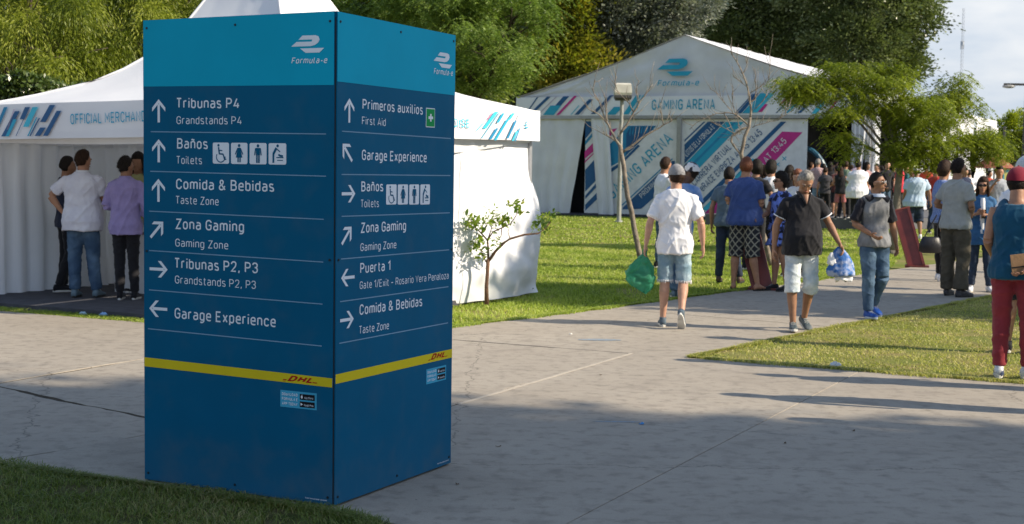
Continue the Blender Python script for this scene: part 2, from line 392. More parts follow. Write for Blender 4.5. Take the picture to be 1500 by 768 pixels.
# ------------------------------------------------------------------ ground
GRASS_GROUND = mat('lawn_soil_green', (.15, .19, .04), (.25, .21, .09), 1.3, .95, .6, 60, coords='Object', fac=(.38, .7), spec=.1)
def concrete(name='concrete'):
    if name in MATS: return MATS[name]
    m = bpy.data.materials.new(name); m.use_nodes = True; t = m.node_tree; p = t.nodes['Principled BSDF']
    p.inputs['Roughness'].default_value = .85; p.inputs['Specular IOR Level'].default_value = .25
    tcn = t.nodes.new('ShaderNodeTexCoord')
    def nz(s, d, st=None):
        n = t.nodes.new('ShaderNodeTexNoise'); n.inputs['Scale'].default_value = s; n.inputs['Detail'].default_value = d; n.inputs['Roughness'].default_value = .6
        if st:
            q = t.nodes.new('ShaderNodeMapping'); q.inputs['Scale'].default_value = st; q.inputs['Rotation'].default_value = (0, 0, .45)
            t.links.new(tcn.outputs['Object'], q.inputs['Vector']); t.links.new(q.outputs[0], n.inputs['Vector'])
        else: t.links.new(tcn.outputs['Object'], n.inputs['Vector'])
        return n
    def mixc(f, a, b, lo, hi, bt='MIX'):
        r = t.nodes.new('ShaderNodeMapRange'); r.inputs['From Min'].default_value = lo; r.inputs['From Max'].default_value = hi
        t.links.new(f, r.inputs['Value']); x = t.nodes.new('ShaderNodeMix'); x.data_type = 'RGBA'; x.blend_type = bt
        t.links.new(r.outputs[0], x.inputs['Factor'])
        for k, c in (('A', a), ('B', b)):
            if isinstance(c, tuple): x.inputs[k].default_value = (*c, 1)
            else: t.links.new(c, x.inputs[k])
        return x.outputs['Result']
    big = nz(.55, 5); mid = nz(3.2, 8); fine = nz(90, 4); sweep = nz(1.2, 6, (1, 7, 1)); spots = nz(26, 2)
    c = mixc(big.outputs['Fac'], (.325, .286, .236), (.37, .33, .275), .35, .66)
    grit = nz(9, 8); c = mixc(grit.outputs['Fac'], c, (.215, .19, .158), .50, .74)
    c = mixc(mid.outputs['Fac'], c, (.235, .207, .175), .52, .80)
    c = mixc(sweep.outputs['Fac'], c, (.39, .348, .288), .57, .88)
    dark = nz(.9, 7, (1.4, 5, 1)); c = mixc(dark.outputs['Fac'], c, (.20, .178, .152), .64, .90)
    wq = t.nodes.new('ShaderNodeMix'); wq.data_type = 'RGBA'; wq.blend_type = 'ADD'; wq.inputs['Factor'].default_value = .35
    t.links.new(tcn.outputs['Object'], wq.inputs['A']); t.links.new(mid.outputs['Color'], wq.inputs['B'])
    vo = t.nodes.new('ShaderNodeTexVoronoi'); vo.feature = 'DISTANCE_TO_EDGE'; vo.inputs['Scale'].default_value = .21; t.links.new(wq.outputs['Result'], vo.inputs['Vector'])
    c = mixc(vo.outputs['Distance'], (.17, .15, .125), c, .0003, .0016)
    c = mixc(fine.outputs['Fac'], c, (.16, .142, .125), .56, .86)
    c = mixc(spots.outputs['Fac'], c, (.10, .09, .08), .74, .78)
    t.links.new(c, p.inputs['Base Color'])
    b = t.nodes.new('ShaderNodeBump'); b.inputs['Strength'].default_value = .35; b.inputs['Distance'].default_value = .006
    t.links.new(fine.outputs['Fac'], b.inputs['Height']); b2 = t.nodes.new('ShaderNodeBump'); b2.inputs['Strength'].default_value = .4; b2.inputs['Distance'].default_value = .02
    t.links.new(mid.outputs['Fac'], b2.inputs['Height']); t.links.new(b.outputs[0], b2.inputs['Normal']); t.links.new(b2.outputs[0], p.inputs['Normal'])
    MATS[name] = m; return m
CONC = concrete()
SOIL = mat('joint_soil', (.05, .043, .035), (.085, .07, .05), 30, 1.0, .8, 60, spec=.1)
mb = MB(); N_ = 60
def gr(u, v):
    x = -400 + 800*u; y = -60 + 860*v
    return (x, y, -.05)
mb.grid(gr, 9, 9); mb.build('ground', GRASS_GROUND, kind='structure')

def clip(poly, f):                                # keep the side where f(p) >= 0 (f linear)
    o = []
    for i in range(len(poly)):
        p, q = poly[i], poly[(i+1) % len(poly)]; a, b = f(p), f(q)
        if a >= 0: o.append(p)
        if a * b < 0:
            t = a / (a - b); o.append((p[0] + t*(q[0]-p[0]), p[1] + t*(q[1]-p[1])))
    return o
def jag(poly, amp, seed, step=.09):
    """roughen every edge of a polygon"""
    o = []
    for i in range(len(poly)):
        p, q = Vector(poly[i]), Vector(poly[(i+1) % len(poly)]); L = (q - p).length; n = max(1, int(min(L, 8) / step)); nn = Vector((-(q-p).y, (q-p).x)).normalized()
        for k in range(n):
            c = p.lerp(q, k / n); w = noise.noise(Vector((c.x*7, c.y*7, seed)))*.6 + noise.noise(Vector((c.x*1.7, c.y*1.7, seed)))
            e = min(1, 4*min(k, n-k)/n)
            o.append(tuple(c + nn * w * amp * e))
    return o
ground_plaza = MB()
PL = [AB(-40, -12), AB(14, -12), AB(14, 12.3), AB(-7.5, 12.3), AB(-7.5, 11.65), AB(-40, 11.65)]
# island of lawn (right), its corner
I0 = G(1008, 524); I1 = G(1452, 433); I2 = G(1450, 556)
# far lawn edge of the path
E0 = G(664, 479); E1 = G(890, 451.5); E2 = G(1052, 428)
pd = (Vector((I1.x, I1.y)) - Vector((I0.x, I0.y))).normalized(); pn = Vector((-pd.y, pd.x))       # path direction, its left side
PE = Vector((E1.x, E1.y)) + pd * 60; PI = Vector((I0.x, I0.y)) + pd * 60
b_is = Vector((I0.x, I0.y)).dot(S2)                # plaza's far edge, in front of the island
plaza = obj('plaza', None) if False else None
mb = MB(); mb.prism([tuple(AB(-40, -12)), tuple(AB(16, -12)), tuple(AB(16, b_is - .03)), tuple(AB(-40, b_is - .03))], -.045, -.0055)
# the grass corner is cut out below by laying its own sheet on top
plaza = mb.build('plaza', SOIL, kind='structure')
mb = MB(); e0 = Vector((E0.x, E0.y)); a0 = e0.dot(F2)
path_poly = [tuple(AB(a0 - .1, b_is - .3)), tuple(Vector((I0.x, I0.y))), tuple(PI), tuple(PE), tuple(Vector((E1.x, E1.y))), tuple(e0)]
mb.prism(path_poly, -.046, -.0065)
path = mb.build('path', SOIL, kind='structure')
def slab(poly, parent, z=0.0, j=0.0, seed=0, gap=.005):
    c = sum((Vector(p) for p in poly), Vector((0, 0))) / len(poly)
    # shrink by the gap along the edge normals
    q = list(poly)
    n = len(q); out_ = []
    area = sum(q[i][0]*q[(i+1) % n][1] - q[(i+1) % n][0]*q[i][1] for i in range(n))
    if area < 0: q.reverse()
    for i in range(n):
        p0, p1, p2 = Vector(q[i-1]), Vector(q[i]), Vector(q[(i+1) % n])
        n1_ = Vector((-(p1-p0).y, (p1-p0).x)).normalized(); n2_ = Vector((-(p2-p1).y, (p2-p1).x)).normalized()
        k = (n1_ + n2_); k = k / max(.3, (1 + n1_.dot(n2_)))
        out_.append(tuple(p1 + k * gap))
    if j: out_ = jag(out_, j, seed)
    m_ = MB(); ch = .0015
    m_.prism(out_, -.03, z - ch)
    n = len(out_); i0 = len(m_.v); cc = c
    ins = []
    for i in range(n):
        p0, p1, p2 = Vector(out_[i-1]), Vector(out_[i]), Vector(out_[(i+1) % n]); a_ = (p1-p0); b_ = (p2-p1)
        n1_ = Vector((-a_.y, a_.x)).normalized(); n2_ = Vector((-b_.y, b_.x)).normalized(); k = (n1_+n2_); k = k / max(.5, 1 + n1_.dot(n2_))
        ins.append(tuple(p1 + k * ch))
    m_.v += [(p[0], p[1], z) for p in ins]
    m_.f.pop(1)                                     # open the flat top, close it with the chamfer and the inset face
    m_.f += [(n + i, n + (i+1) % n, i0 + (i+1) % n, i0 + i) for i in range(n)] + [tuple(range(i0, i0 + n))]
    return m_.build('concrete_slab', CONC, parent)
def abp(*l): return [tuple(AB(a, b)) for a, b in l]
GE = 5.74                                          # edge of the near grass corner
k_ = 0
acut = [-40, -28, -18, -13, -8.45, -4.95, -2.82, .8, 4.4, 8, 12]
for i in range(len(acut) - 1):
    a_0, a_1 = acut[i], acut[i+1]
    if a_1 <= -8.4:
        bs = [GE, 7.75, 11.65]; tilt = .0
    elif a_1 <= -4.9: bs = [GE, 7.42, b_is]
    elif a_1 <= -2.8: bs = [GE, 8.85, b_is]
    else: bs = [-12, -6, -1, 4.2, 8.98, b_is]
    for b0, b1 in zip(bs[:-1], bs[1:]):
        if a_1 <= -4.9 and a_1 > -8.45 and b0 == GE:
            # cracked corner by the kiosk
            slab(abp((a_0, GE), (-6.25, GE), (-6.0, 7.2), (a_0, 7.78)), plaza, 0, .045, 3, .022)
            slab(abp((-6.25, GE), (a_1, GE), (a_1, 6.95), (-6.0, 7.2)), plaza, .004, .04, 4, .020); continue
        if a_1 <= -4.9 and a_1 > -8.45:
            slab(abp((a_0, 7.78), (-6.0, 7.2), (a_1, 6.95), (a_1, b_is), (-7.55, b_is), (-7.9, 11.65), (a_0, 11.65)), plaza, -.003, .045, 5, .018); continue
        crack = a_1 <= -8.4
        slab(abp((a_0, b0), (a_1, b0), (a_1, b1), (a_0, b1)), plaza, 0 if not crack else .002, .03 if crack else .0, 6 + k_, .010 if crack else .0035); k_ += 1
# slabs of the path, across it
def inpath(t0, t1):
    P = lambda base, t: Vector(base) + pd * t
    c0 = Vector((I0.x, I0.y)); e1 = Vector((E1.x, E1.y))
    te = (e1 - c0).dot(pd); l0 = e1 + pd * (t0 - te); l1 = e1 + pd * (t1 - te)
    return [tuple(c0 + pd*t0), tuple(c0 + pd*t1), tuple(l1), tuple(l0)]
c0 = Vector((I0.x, I0.y)); e1 = Vector((E1.x, E1.y)); te = (e1 - c0).dot(pd)
slab([tuple(AB(a0 - .05, b_is)), tuple(c0), tuple(c0 + pd*te), tuple(e1), tuple(e0)], path, -.002, 0, 0, .004)
for k in range(13):
    slab(inpath(te + 4.2*k, te + 4.2*(k+1)), path, -.002 if k % 2 else 0, 0, 0, .004)

# turf beds (soil-green sheets that the blades grow from)
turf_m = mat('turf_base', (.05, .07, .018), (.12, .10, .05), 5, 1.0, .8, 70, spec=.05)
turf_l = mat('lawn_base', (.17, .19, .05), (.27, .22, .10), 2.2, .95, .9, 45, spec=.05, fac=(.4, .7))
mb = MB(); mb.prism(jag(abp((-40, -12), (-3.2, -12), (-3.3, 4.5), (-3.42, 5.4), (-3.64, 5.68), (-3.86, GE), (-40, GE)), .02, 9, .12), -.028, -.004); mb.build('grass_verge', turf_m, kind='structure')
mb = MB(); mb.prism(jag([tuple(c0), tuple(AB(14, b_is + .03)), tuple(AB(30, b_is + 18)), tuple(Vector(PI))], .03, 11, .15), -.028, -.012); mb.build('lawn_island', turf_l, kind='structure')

def blades(name, label, P, h, w, cols, seed, lean=.5, cat='grass', tri=True, bend=True):
    """P: (n,3) roots. One object of grass blades, each a bent strip of three triangles."""
    r = np.random.default_rng(seed)
    if len(P) > 20000:
        q = np.array([noise.noise(Vector((p[0]*1.5, p[1]*1.5, seed))) + .5*noise.noise(Vector((p[0]*5, p[1]*5, seed))) for p in P[:, :2]]); P = P[(q < .20) | (r.random(len(P)) < .22)]
    n = len(P)
    hh = h * (.45 + .9 * r.random(n)) ; an = r.random(n) * 2*np.pi; dx = np.cos(an); dy = np.sin(an)
    la = r.random(n) * 2*np.pi; ll = lean * hh * (.2 + r.random(n)); lx = np.cos(la)*ll; ly = np.sin(la)*ll
    ww = w * (.6 + .8 * r.random(n))
    V = np.empty((n, 5, 3), np.float32)
    for k, (f, q) in enumerate(((0, 1), (.55, .8))):
        for s_ in (0, 1):
            sg = -1 if s_ == 0 else 1
            V[:, 2*k+s_, 0] = P[:, 0] + lx * f**1.6 + sg*dx*ww*q; V[:, 2*k+s_, 1] = P[:, 1] + ly * f**1.6 + sg*dy*ww*q; V[:, 2*k+s_, 2] = P[:, 2] + hh*f
    V[:, 4, 0] = P[:, 0] + lx*1.25; V[:, 4, 1] = P[:, 1] + ly*1.25; V[:, 4, 2] = P[:, 2] + hh*(.95 - .25*lean)
    me = bpy.data.meshes.new(name); me.vertices.add(n*5); me.vertices.foreach_set('co', V.reshape(-1))
    base = (np.arange(n)*5)[:, None]
    quads = (base + np.array([0, 1, 3, 2])); tris = (base + np.array([2, 3, 4]))
    loops = np.concatenate([quads, tris], 1).reshape(-1)
    me.loops.add(len(loops)); me.loops.foreach_set('vertex_index', loops.astype(np.int32))
    me.polygons.add(2*n); ls = (np.arange(n)*7)[:, None] + np.array([0, 4]); me.polygons.foreach_set('loop_start', ls.reshape(-1).astype(np.int32))
    me.update(calc_edges=True); me.validate()
    at_ = me.attributes.new('rnd', 'FLOAT', 'FACE')
    pn_ = np.array([noise.noise(Vector((p[0]*.9, p[1]*.9, 3.3))) for p in P[::max(1, n//4000)]])
    pn_ = np.repeat(pn_, max(1, n//4000))[:n] if len(pn_) < n else pn_
    if len(pn_) < n: pn_ = np.pad(pn_, (0, n-len(pn_)), mode='edge')
    v = np.clip(r.random(n)*.75 + .12 + pn_*.5, 0, 1); at_.data.foreach_set('value', np.repeat(v, 2).astype(np.float32))
    me.materials.append(cols); return obj(name, me, None, label, cat, None, 'stuff')
def scatter_poly(poly, n, seed, z=-.02):
    r = np.random.default_rng(seed); P = np.array(poly); lo = P.min(0); hi = P.max(0)
    o = []
    while sum(len(x) for x in o) < n:
        q = lo + r.random((n*2, 2)) * (hi - lo); ins = np.zeros(len(q), bool)
        for i in range(len(P)):
            a_, b_ = P[i], P[(i+1) % len(P)]
            c_ = ((a_[1] > q[:, 1]) != (b_[1] > q[:, 1])) & (q[:, 0] < (b_[0]-a_[0])*(q[:, 1]-a_[1])/(b_[1]-a_[1]+1e-12)+a_[0])
            ins ^= c_
        o.append(q[ins])
    q = np.concatenate(o)[:n]
    # patch order so that colour noise is coherent
    q = q[np.lexsort((q[:, 0], np.round(q[:, 1]*2)))]
    return np.concatenate([q, np.full((n, 1), z)], 1)
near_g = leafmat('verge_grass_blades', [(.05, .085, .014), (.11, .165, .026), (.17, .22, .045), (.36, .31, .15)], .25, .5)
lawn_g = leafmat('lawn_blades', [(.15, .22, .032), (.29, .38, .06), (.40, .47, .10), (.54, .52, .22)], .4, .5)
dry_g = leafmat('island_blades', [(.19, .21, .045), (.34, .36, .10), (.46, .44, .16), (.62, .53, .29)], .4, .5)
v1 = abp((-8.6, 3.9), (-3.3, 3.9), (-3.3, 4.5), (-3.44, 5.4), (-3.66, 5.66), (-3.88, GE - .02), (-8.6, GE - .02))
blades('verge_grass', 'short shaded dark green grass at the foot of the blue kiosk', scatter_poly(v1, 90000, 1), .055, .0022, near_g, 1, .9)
lawn_poly = [tuple(AB(a0 - 1.6, b_is - 1)), (e0.x, e0.y), (E1.x, E1.y), tuple(Vector((E1.x, E1.y)) + pd*9), (9, 32), (-2, 32), (-2.0, 14.6)]
blades('lawn_grass', 'sunlit green lawn between the white tents and the concrete path', scatter_poly(lawn_poly, 190000, 2, -.045), .058, .0055, lawn_g, 2, .9)
lawn_far = [(-6, 32), (12, 32), (16, 50), (-6, 54)]
blades('distant_lawn_grass', 'far strip of mown lawn in front of the gaming tent', scatter_poly(lawn_far, 60000, 3, -.05), .05, .015, lawn_g, 3, .8)
isl = [tuple(c0 + pd*.05 + Vector((.03, 0))), tuple(AB(2.2, b_is + .02)), tuple(AB(5, b_is + 9)), tuple(c0 + pd*11)]
blades('island_grass', 'dry yellowish mown grass wedge between path and plaza', scatter_poly(isl, 130000, 4, -.02), .035, .0045, dry_g, 4, .9)
def edge_blades(name, label, line, n, seed, h, w, cols, spread=.022, z=-.004):
    r_ = np.random.default_rng(seed); L = np.array(line); d = np.linalg.norm(np.diff(L, axis=0), axis=1); c_ = np.concatenate([[0], np.cumsum(d)]); t_ = r_.random(n)*c_[-1]
    x_ = np.interp(t_, c_, L[:, 0]); y_ = np.interp(t_, c_, L[:, 1]); m_ = np.array([max(0.15, 1 + 2.2*noise.noise(Vector((a*2.2, b*2.2, seed)))) for a, b in zip(x_, y_)])
    P_ = np.stack([x_ + r_.normal(size=n)*spread*m_, y_ + r_.normal(size=n)*spread*m_, np.full(n, z)], 1)
    return blades(name, label, P_, h, w, cols, seed, 1.1)
edge_blades('path_edge_grass', 'ragged grass fringe growing over the left edge of the path', [(e0.x - 1.5, e0.y - 2.4), (e0.x, e0.y), (E1.x, E1.y), tuple(Vector((E1.x, E1.y)) + pd*8)], 15000, 31, .05, .0045, lawn_g)
edge_blades('island_edge_grass', 'ragged dry grass fringe along the edges of the lawn wedge', [tuple(c0 + pd*11), tuple(c0), tuple(AB(2.2, b_is + .02))], 15000, 32, .04, .004, dry_g)
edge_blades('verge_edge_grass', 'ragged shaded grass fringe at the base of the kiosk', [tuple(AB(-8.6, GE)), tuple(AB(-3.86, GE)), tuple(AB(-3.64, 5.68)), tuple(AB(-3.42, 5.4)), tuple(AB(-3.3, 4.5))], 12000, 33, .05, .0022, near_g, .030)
strip = abp((-16, 11.62), (-7.9, 11.62), (-7.7, 12.0), (-16, 12.0))
blades('kerbside_grass', 'narrow bright green grass strip along the merchandise tent floor', scatter_poly(strip, 26000, 5, -.04), .07, .005, lawn_g, 5, .8)

sa_, sb_ = Vector((*AB(-4.95, 8.9), 0)), Vector((*AB(-4.95, 12.2), 0)); d_ = (sb_ - sa_).xy.normalized(); n_ = Vector((-d_.y, d_.x))
pl_ = [(tuple((sa_.xy.lerp(sb_.xy, k/24) + n_*(.015 + .008*noise.noise(Vector((k*.9, 0, 0))))))) for k in range(25)] + [(tuple((sa_.xy.lerp(sb_.xy, k/24) - n_*(.015 + .008*noise.noise(Vector((k*.9, 5, 0))))))) for k in range(24, -1, -1)]
m_ = MB()
for k in range(24): m_.prism([pl_[k], pl_[49-k], pl_[48-k], pl_[k+1]], -.002, .0025)
m_.build('mortar_seam', mat('mortar_pale', (.46, .41, .345), (.36, .32, .27), 20, .9, .3, 60), plaza)
# small litter
def litter(px, py, s, c, name, label, cat, seed):
    p = G(px, py); r = random.Random(seed); m_ = MB(); n = 9
    ring = [[(math.cos(6.283*i/n)*s*(.6+.5*r.random())*q, math.sin(6.283*i/n)*s*.6*(.6+.5*r.random())*q, z*s*(.5+.8*r.random())) for i in range(n)] for q, z in ((1, .02), (.9, .35), (.45, .55))]
    m_.rings(ring); o = m_.build(name, mat('litter_' + name + str(seed), c, None, 30, .4), None, label=label, cat=cat); o.location = (p.x, p.y, .002); return o
litter(152, 463, .07, (.25, .45, .75), 'crumpled_bag', 'crumpled blue and white wrapper on the grass strip before the tent', 'litter', 1)
litter(122, 461, .05, (.35, .5, .6), 'crumpled_cup', 'small crushed pale cup on the grass strip left of the blue wrapper', 'litter', 2)
litter(940, 622, .022, (.08, .30, .65), 'bottle_cap', 'tiny bright blue plastic scrap on the shaded concrete', 'litter', 3)
litter(1224, 536, .06, (.62, .64, .66), 'crumpled_paper', 'flattened white paper scrap at the lawn wedge edge', 'litter', 4)
litter(836, 490, .02, (.75, .72, .66), 'paper_ball', 'tiny white paper ball on the sunlit concrete', 'litter', 5)
for i, (px, py, rz, s) in enumerate(((730, 655, .3, .018), (1150, 650, 1.2, .017), (880, 550, 2, .016), (1250, 632, .8, .018), (670, 710, 2.2, .016))):
    p = G(px, py); m_ = MB(); m_.grid(lambda u, v: ((u-.5)*s*2, (v-.5)*s*math.sin(math.pi*(.08+.84*u)), .003 + .3*s*(u-.5)**2*4*(.6+v)), 5, 3)
    o = m_.build('fallen_leaf', mat('dry_leaf', (.09, .05, .02), None, 30, .7), None, label='small dry brown leaf on the concrete, ' + ['beside the kiosk bottom corner', 'near the long diagonal joint in shade', 'in the sunlit middle of the plaza', 'below the long people shadows at right', 'lowest, nearest the kiosk base'][i], cat='leaf', group='dry leaves on the plaza')
    o.location = (p.x, p.y, 0); o.rotation_euler = (0, 0, rz)
for i, (pxa, pya, L, w) in enumerate(((878, 498, .42, .07), (905, 618, .30, .02))):
    p = G(pxa, pya); q = []
    for k in range(14):
        an = 6.283*k/14; q.append((p.x + math.cos(an)*L/2*(1+.2*random.random()), p.y + math.sin(an)*w*(1+.4*random.random())))
    m_ = MB(); m_.prism(q, .0005, .0016); m_.build('paint_smudge', mat('blue_chalk', (.20, .28, .36), (.25, .245, .23), 40, .9), plaza)
# ------------------------------------------------------------------ wayfinding kiosk
def vinyl(name, c): return mat(name, c, tuple(x*.93 for x in c), 3, .5, .03, 5, spec=.07)
V_NAVY = vinyl('vinyl_navy', (.0005, .105, .215)); V_HEAD = vinyl('vinyl_header_blue', (.003, .37, .56))
def dusty(m):
    t = m.node_tree; p = t.nodes['Principled BSDF']; src = p.inputs['Base Color'].links[0].from_socket; c = t.nodes.new('ShaderNodeTexCoord')
    sx_ = t.nodes.new('ShaderNodeSeparateXYZ'); t.links.new(c.outputs['Object'], sx_.inputs[0]); mr = t.nodes.new('ShaderNodeMapRange'); mr.inputs['From Min'].default_value = .35; mr.inputs['From Max'].default_value = 0.0
    t.links.new(sx_.outputs['Z'], mr.inputs['Value']); n_ = t.nodes.new('ShaderNodeTexNoise'); n_.inputs['Scale'].default_value = 7; n_.inputs['Detail'].default_value = 8; t.links.new(c.outputs['Object'], n_.inputs['Vector'])
    ad = t.nodes.new('ShaderNodeMath'); ad.operation = 'MULTIPLY_ADD'; ad.inputs[1].default_value = .30; ad.inputs[2].default_value = .0; t.links.new(mr.outputs[0], ad.inputs[0])
    sc_ = t.nodes.new('ShaderNodeMapRange'); sc_.inputs['From Min'].default_value = .5; sc_.inputs['From Max'].default_value = .8; sc_.inputs['To Max'].default_value = .16; t.links.new(n_.outputs['Fac'], sc_.inputs['Value'])
    ml_ = t.nodes.new('ShaderNodeMath'); ml_.operation = 'MULTIPLY'; t.links.new(ad.outputs[0], ml_.inputs[0]); t.links.new(n_.outputs['Fac'], ml_.inputs[1])
    sm_ = t.nodes.new('ShaderNodeMath'); sm_.operation = 'ADD'; t.links.new(ml_.outputs[0], sm_.inputs[0]); t.links.new(sc_.outputs[0], sm_.inputs[1])
    x = t.nodes.new('ShaderNodeMix'); x.data_type = 'RGBA'; x.inputs['B'].default_value = (.10, .13, .15, 1); t.links.new(sm_.outputs[0], x.inputs['Factor']); t.links.new(src, x.inputs['A']); t.links.new(x.outputs['Result'], p.inputs['Base Color'])
dusty(V_NAVY)
V_YEL = vinyl('vinyl_yellow', (.72, .56, .02)); V_WHT = vinyl('vinyl_white_letter', (.78, .82, .88)); V_LINE = vinyl('vinyl_thin_line', (.22, .36, .50))
V_RED = vinyl('vinyl_red', (.45, .02, .015)); V_BLK = vinyl('vinyl_black', (.012, .012, .016)); V_GRN = vinyl('vinyl_green', (.01, .30, .08)); V_CY = vinyl('vinyl_sticker_blue', (.06, .38, .58))
ALU = mat('aluminium', (.45, .45, .46), None, 20, .4, .02, 30, metal=.8)
Nk, Lk, Rk = G(488.5, 744.5), G(210, 705), G(661.5, 680.5)
for p in (Nk, Lk, Rk): p.z = 0
Bk = Lk + Rk - Nk
KH = 2.47
kiosk = thing('wayfinding_kiosk', 'tall square blue wayfinding kiosk with white directions and yellow stripe', 'kiosk', ((Nk + Bk) / 2))
bpy.context.view_layer.update()
KM = Matrix.Translation((Nk + Bk) / 2).inverted()
def kp(o):                                          # keep world coordinates under the kiosk's base
    return o
def panel(P0, P1, zt0, zt1, label=None):
    pl = Plane(P0, P1); u = pl.u; n = pl.n; L = pl.L; th = .018; g = .011
    m_ = MB()
    for off in (-th, 0):
        for uu, z in ((g, .012), (L - g, .012), (L - g, zt1), (g, zt0)): m_.v.append(tuple(pl.pt(uu, z, off)))
    m_.f = [(0, 3, 2, 1), (4, 5, 6, 7), (0, 1, 5, 4), (1, 2, 6, 5), (2, 3, 7, 6), (3, 0, 4, 7)]
    o = m_.build('panel', V_NAVY, kiosk); return o, pl
RB = []
pL, PLn = panel(Lk, Nk, 2.472, 2.478); pR, PRn = panel(Nk, Rk, 2.478, 2.466); pB, PBn = panel(Rk, Bk, 2.466, 2.47); pC, PCn = panel(Bk, Lk, 2.47, 2.472)
pL['label'] = 'left panel with arrows to Tribunas P4, Baños and Garage Experience'; pR['label'] = 'right panel with Primeros auxilios at the top and Puerta 1'
m_ = MB()
for c in (Nk, Lk, Rk, Bk):
    q = c + ((Nk + Bk)/2 - c).normalized() * .043; m_.box((q.x, q.y, 1.23), (.048, .048, 2.44), frame=Matrix((tuple(PLn.u), tuple(PLn.n), (0, 0, 1))).transposed())
m_.build('frame_post', mat('frame_dark', (.02, .02, .022), None, 10, .6), kiosk)
ctr = (Nk + Bk)/2; m_ = MB(); m_.box((ctr.x, ctr.y, 2.43), (1.12, 1.12, .012), frame=Matrix((tuple(PLn.u), tuple(PLn.n), (0, 0, 1))).transposed()); m_.build('top_board', V_NAVY, kiosk)
T1 = .0012; T2 = .0024; T3 = .0036
def edges(pl, za0, za1, zb0, zb1): return [(.0115, za0), (pl.L - .0115, za1), (pl.L - .0115, zb1), (.0115, zb0)]
def zat(pl, px, py): return pl.hit(px, py)[1]
def band(pl, pan, ytl, ybl, ytr, ybr, xl, xr, m, name, off):
    return pl.poly([(xl, ybl), (xr, ybr), (xr, ytr), (xl, ytl)], m, name, pan, off)
# header fields run to the panel's top edge
def header(pl, pan, pa, pb, ztl, ztr):
    a = pl.hit(*pa); b = pl.hit(*pb)
    pl.poly([(.0115, a[1]), (pl.L-.0115, b[1]), (pl.L-.0115, ztr-.0008), (.0115, ztl-.0008)], m=V_HEAD, name='header_field', parent=pan, off=T1, px=False)
header(PLn, pL, (210.5, 127), (492, 124.6), 2.472, 2.478); header(PRn, pR, (495, 119.5), (667, 140), 2.478, 2.466)
for pl, pan in ((PBn, pB), (PCn, pC)):
    pl.poly([(.0115, 2.11), (pl.L-.0115, 2.11), (pl.L-.0115, 2.464), (.0115, 2.464)], V_HEAD, 'header_field', pan, T1, px=False)
    pl.poly([(.0115, .63), (pl.L-.0115, .63), (pl.L-.0115, .675), (.0115, .675)], V_YEL, 'yellow_stripe', pan, T1, px=False)
for pl, pan, q in ((PLn, pL, [(0, 523.3), (0, 536.5), (0, 568), (0, 554.6)]), (PRn, pR, [(0, 549.4), (0, 563.2), (0, 524), (0, 511.5)])):
    x0, x1 = (211, 487.3) if pl is PLn else (489.3, 661)
    zt = (pl.hit(x0, q[0][1])[1], pl.hit(x1, q[3][1])[1]); zb = (pl.hit(x0, q[1][1])[1], pl.hit(x1, q[2][1])[1])
    pl.poly([(.0115, zb[0]), (pl.L-.0115, zb[1]), (pl.L-.0115, zt[1]), (.0115, zt[0])], V_YEL, 'yellow_stripe', pan, T1, px=False)
# lettering, left panel
def T(pl, pan, s, a, b, cap, bold=.006, m=V_WHT, off=T1, skew=0): return pl.text(s, a, b, cap, m, pan, off, skew=skew, bold=bold)
for s, a, b, cap, bo in (
    ('Tribunas P4', (259.3, 158.6), (350.3, 159.2), 15.2, .004), ('Grandstands P4', (258.8, 182), (354, 182.6), 11.6, -.012),
    ('Baños', (259.6, 217.8), (304.5, 218.8), 15.2, .004), ('Toilets', (259, 240.2), (296, 241), 11.6, -.012),
    ('Comida & Bebidas', (258.2, 277.2), (401.7, 281.3), 15.4, .004), ('Taste Zone', (258, 298.6), (320.4, 301.2), 11.6, -.012),
    ('Zona Gaming', (257, 335.6), (357.6, 340.2), 15.4, .004), ('Gaming Zone', (257, 361.2), (334.4, 365.6), 11.6, -.012),
    ('Tribunas P2, P3', (256.5, 393.0), (378, 400.8), 15.4, .004), ('Grandstands P2, P3', (256.5, 415.2), (375, 423.6), 11.6, -.012),
    ('Garage Experience', (256, 466.4), (404, 479.6), 15.6, .004)): T(PLn, pL, s, a, b, cap, bo)
for a, b in (((221, 193), (477.7, 196.4)), ((220.3, 251), (477.7, 258.2)), ((218.8, 309.4), (474.3, 321.4)), ((218.6, 367), (473.6, 384)), ((218.6, 424.6), (472.5, 445.6)), ((217, 481.5), (471.5, 507))):
    PLn.poly([(a[0], a[1]+.8), (b[0], b[1]+.8), (b[0], b[1]-.6), (a[0], a[1]-.6)], V_LINE, 'divider_line', pL, T1)
for s, a, b, cap, bo in (
    ('Primeros auxilios', (530.8, 160.2), (619, 168.4), 15.2, .004), ('First Aid', (530, 182.4), (564.6, 185), 11.6, -.012),
    ('Garage Experience', (529.8, 234.6), (624.5, 238.2), 15.4, .004),
    ('Baños', (529, 280.6), (561, 280.6), 14.8, .004), ('Toilets', (528.4, 304.2), (554.6, 303.6), 11.6, -.012),
    ('Zona Gaming', (528, 341.6), (594.4, 337.6), 15.2, .004), ('Gaming Zone', (527.7, 368.2), (580.2, 363.8), 11.6, -.012),
    ('Puerta 1', (527.4, 400.8), (571.4, 396.4), 15.2, .004), ('Gate 1/Exit – Rosario Vera Penaloza', (526.7, 423.8), (656.8, 408.6), 11.2, -.012),
    ('Comida & Bebidas', (526.4, 461.8), (618, 448.6), 15.4, .004), ('Taste Zone', (526, 489.4), (569.4, 482.2), 11.6, -.012)): T(PRn, pR, s, a, b, cap, bo)
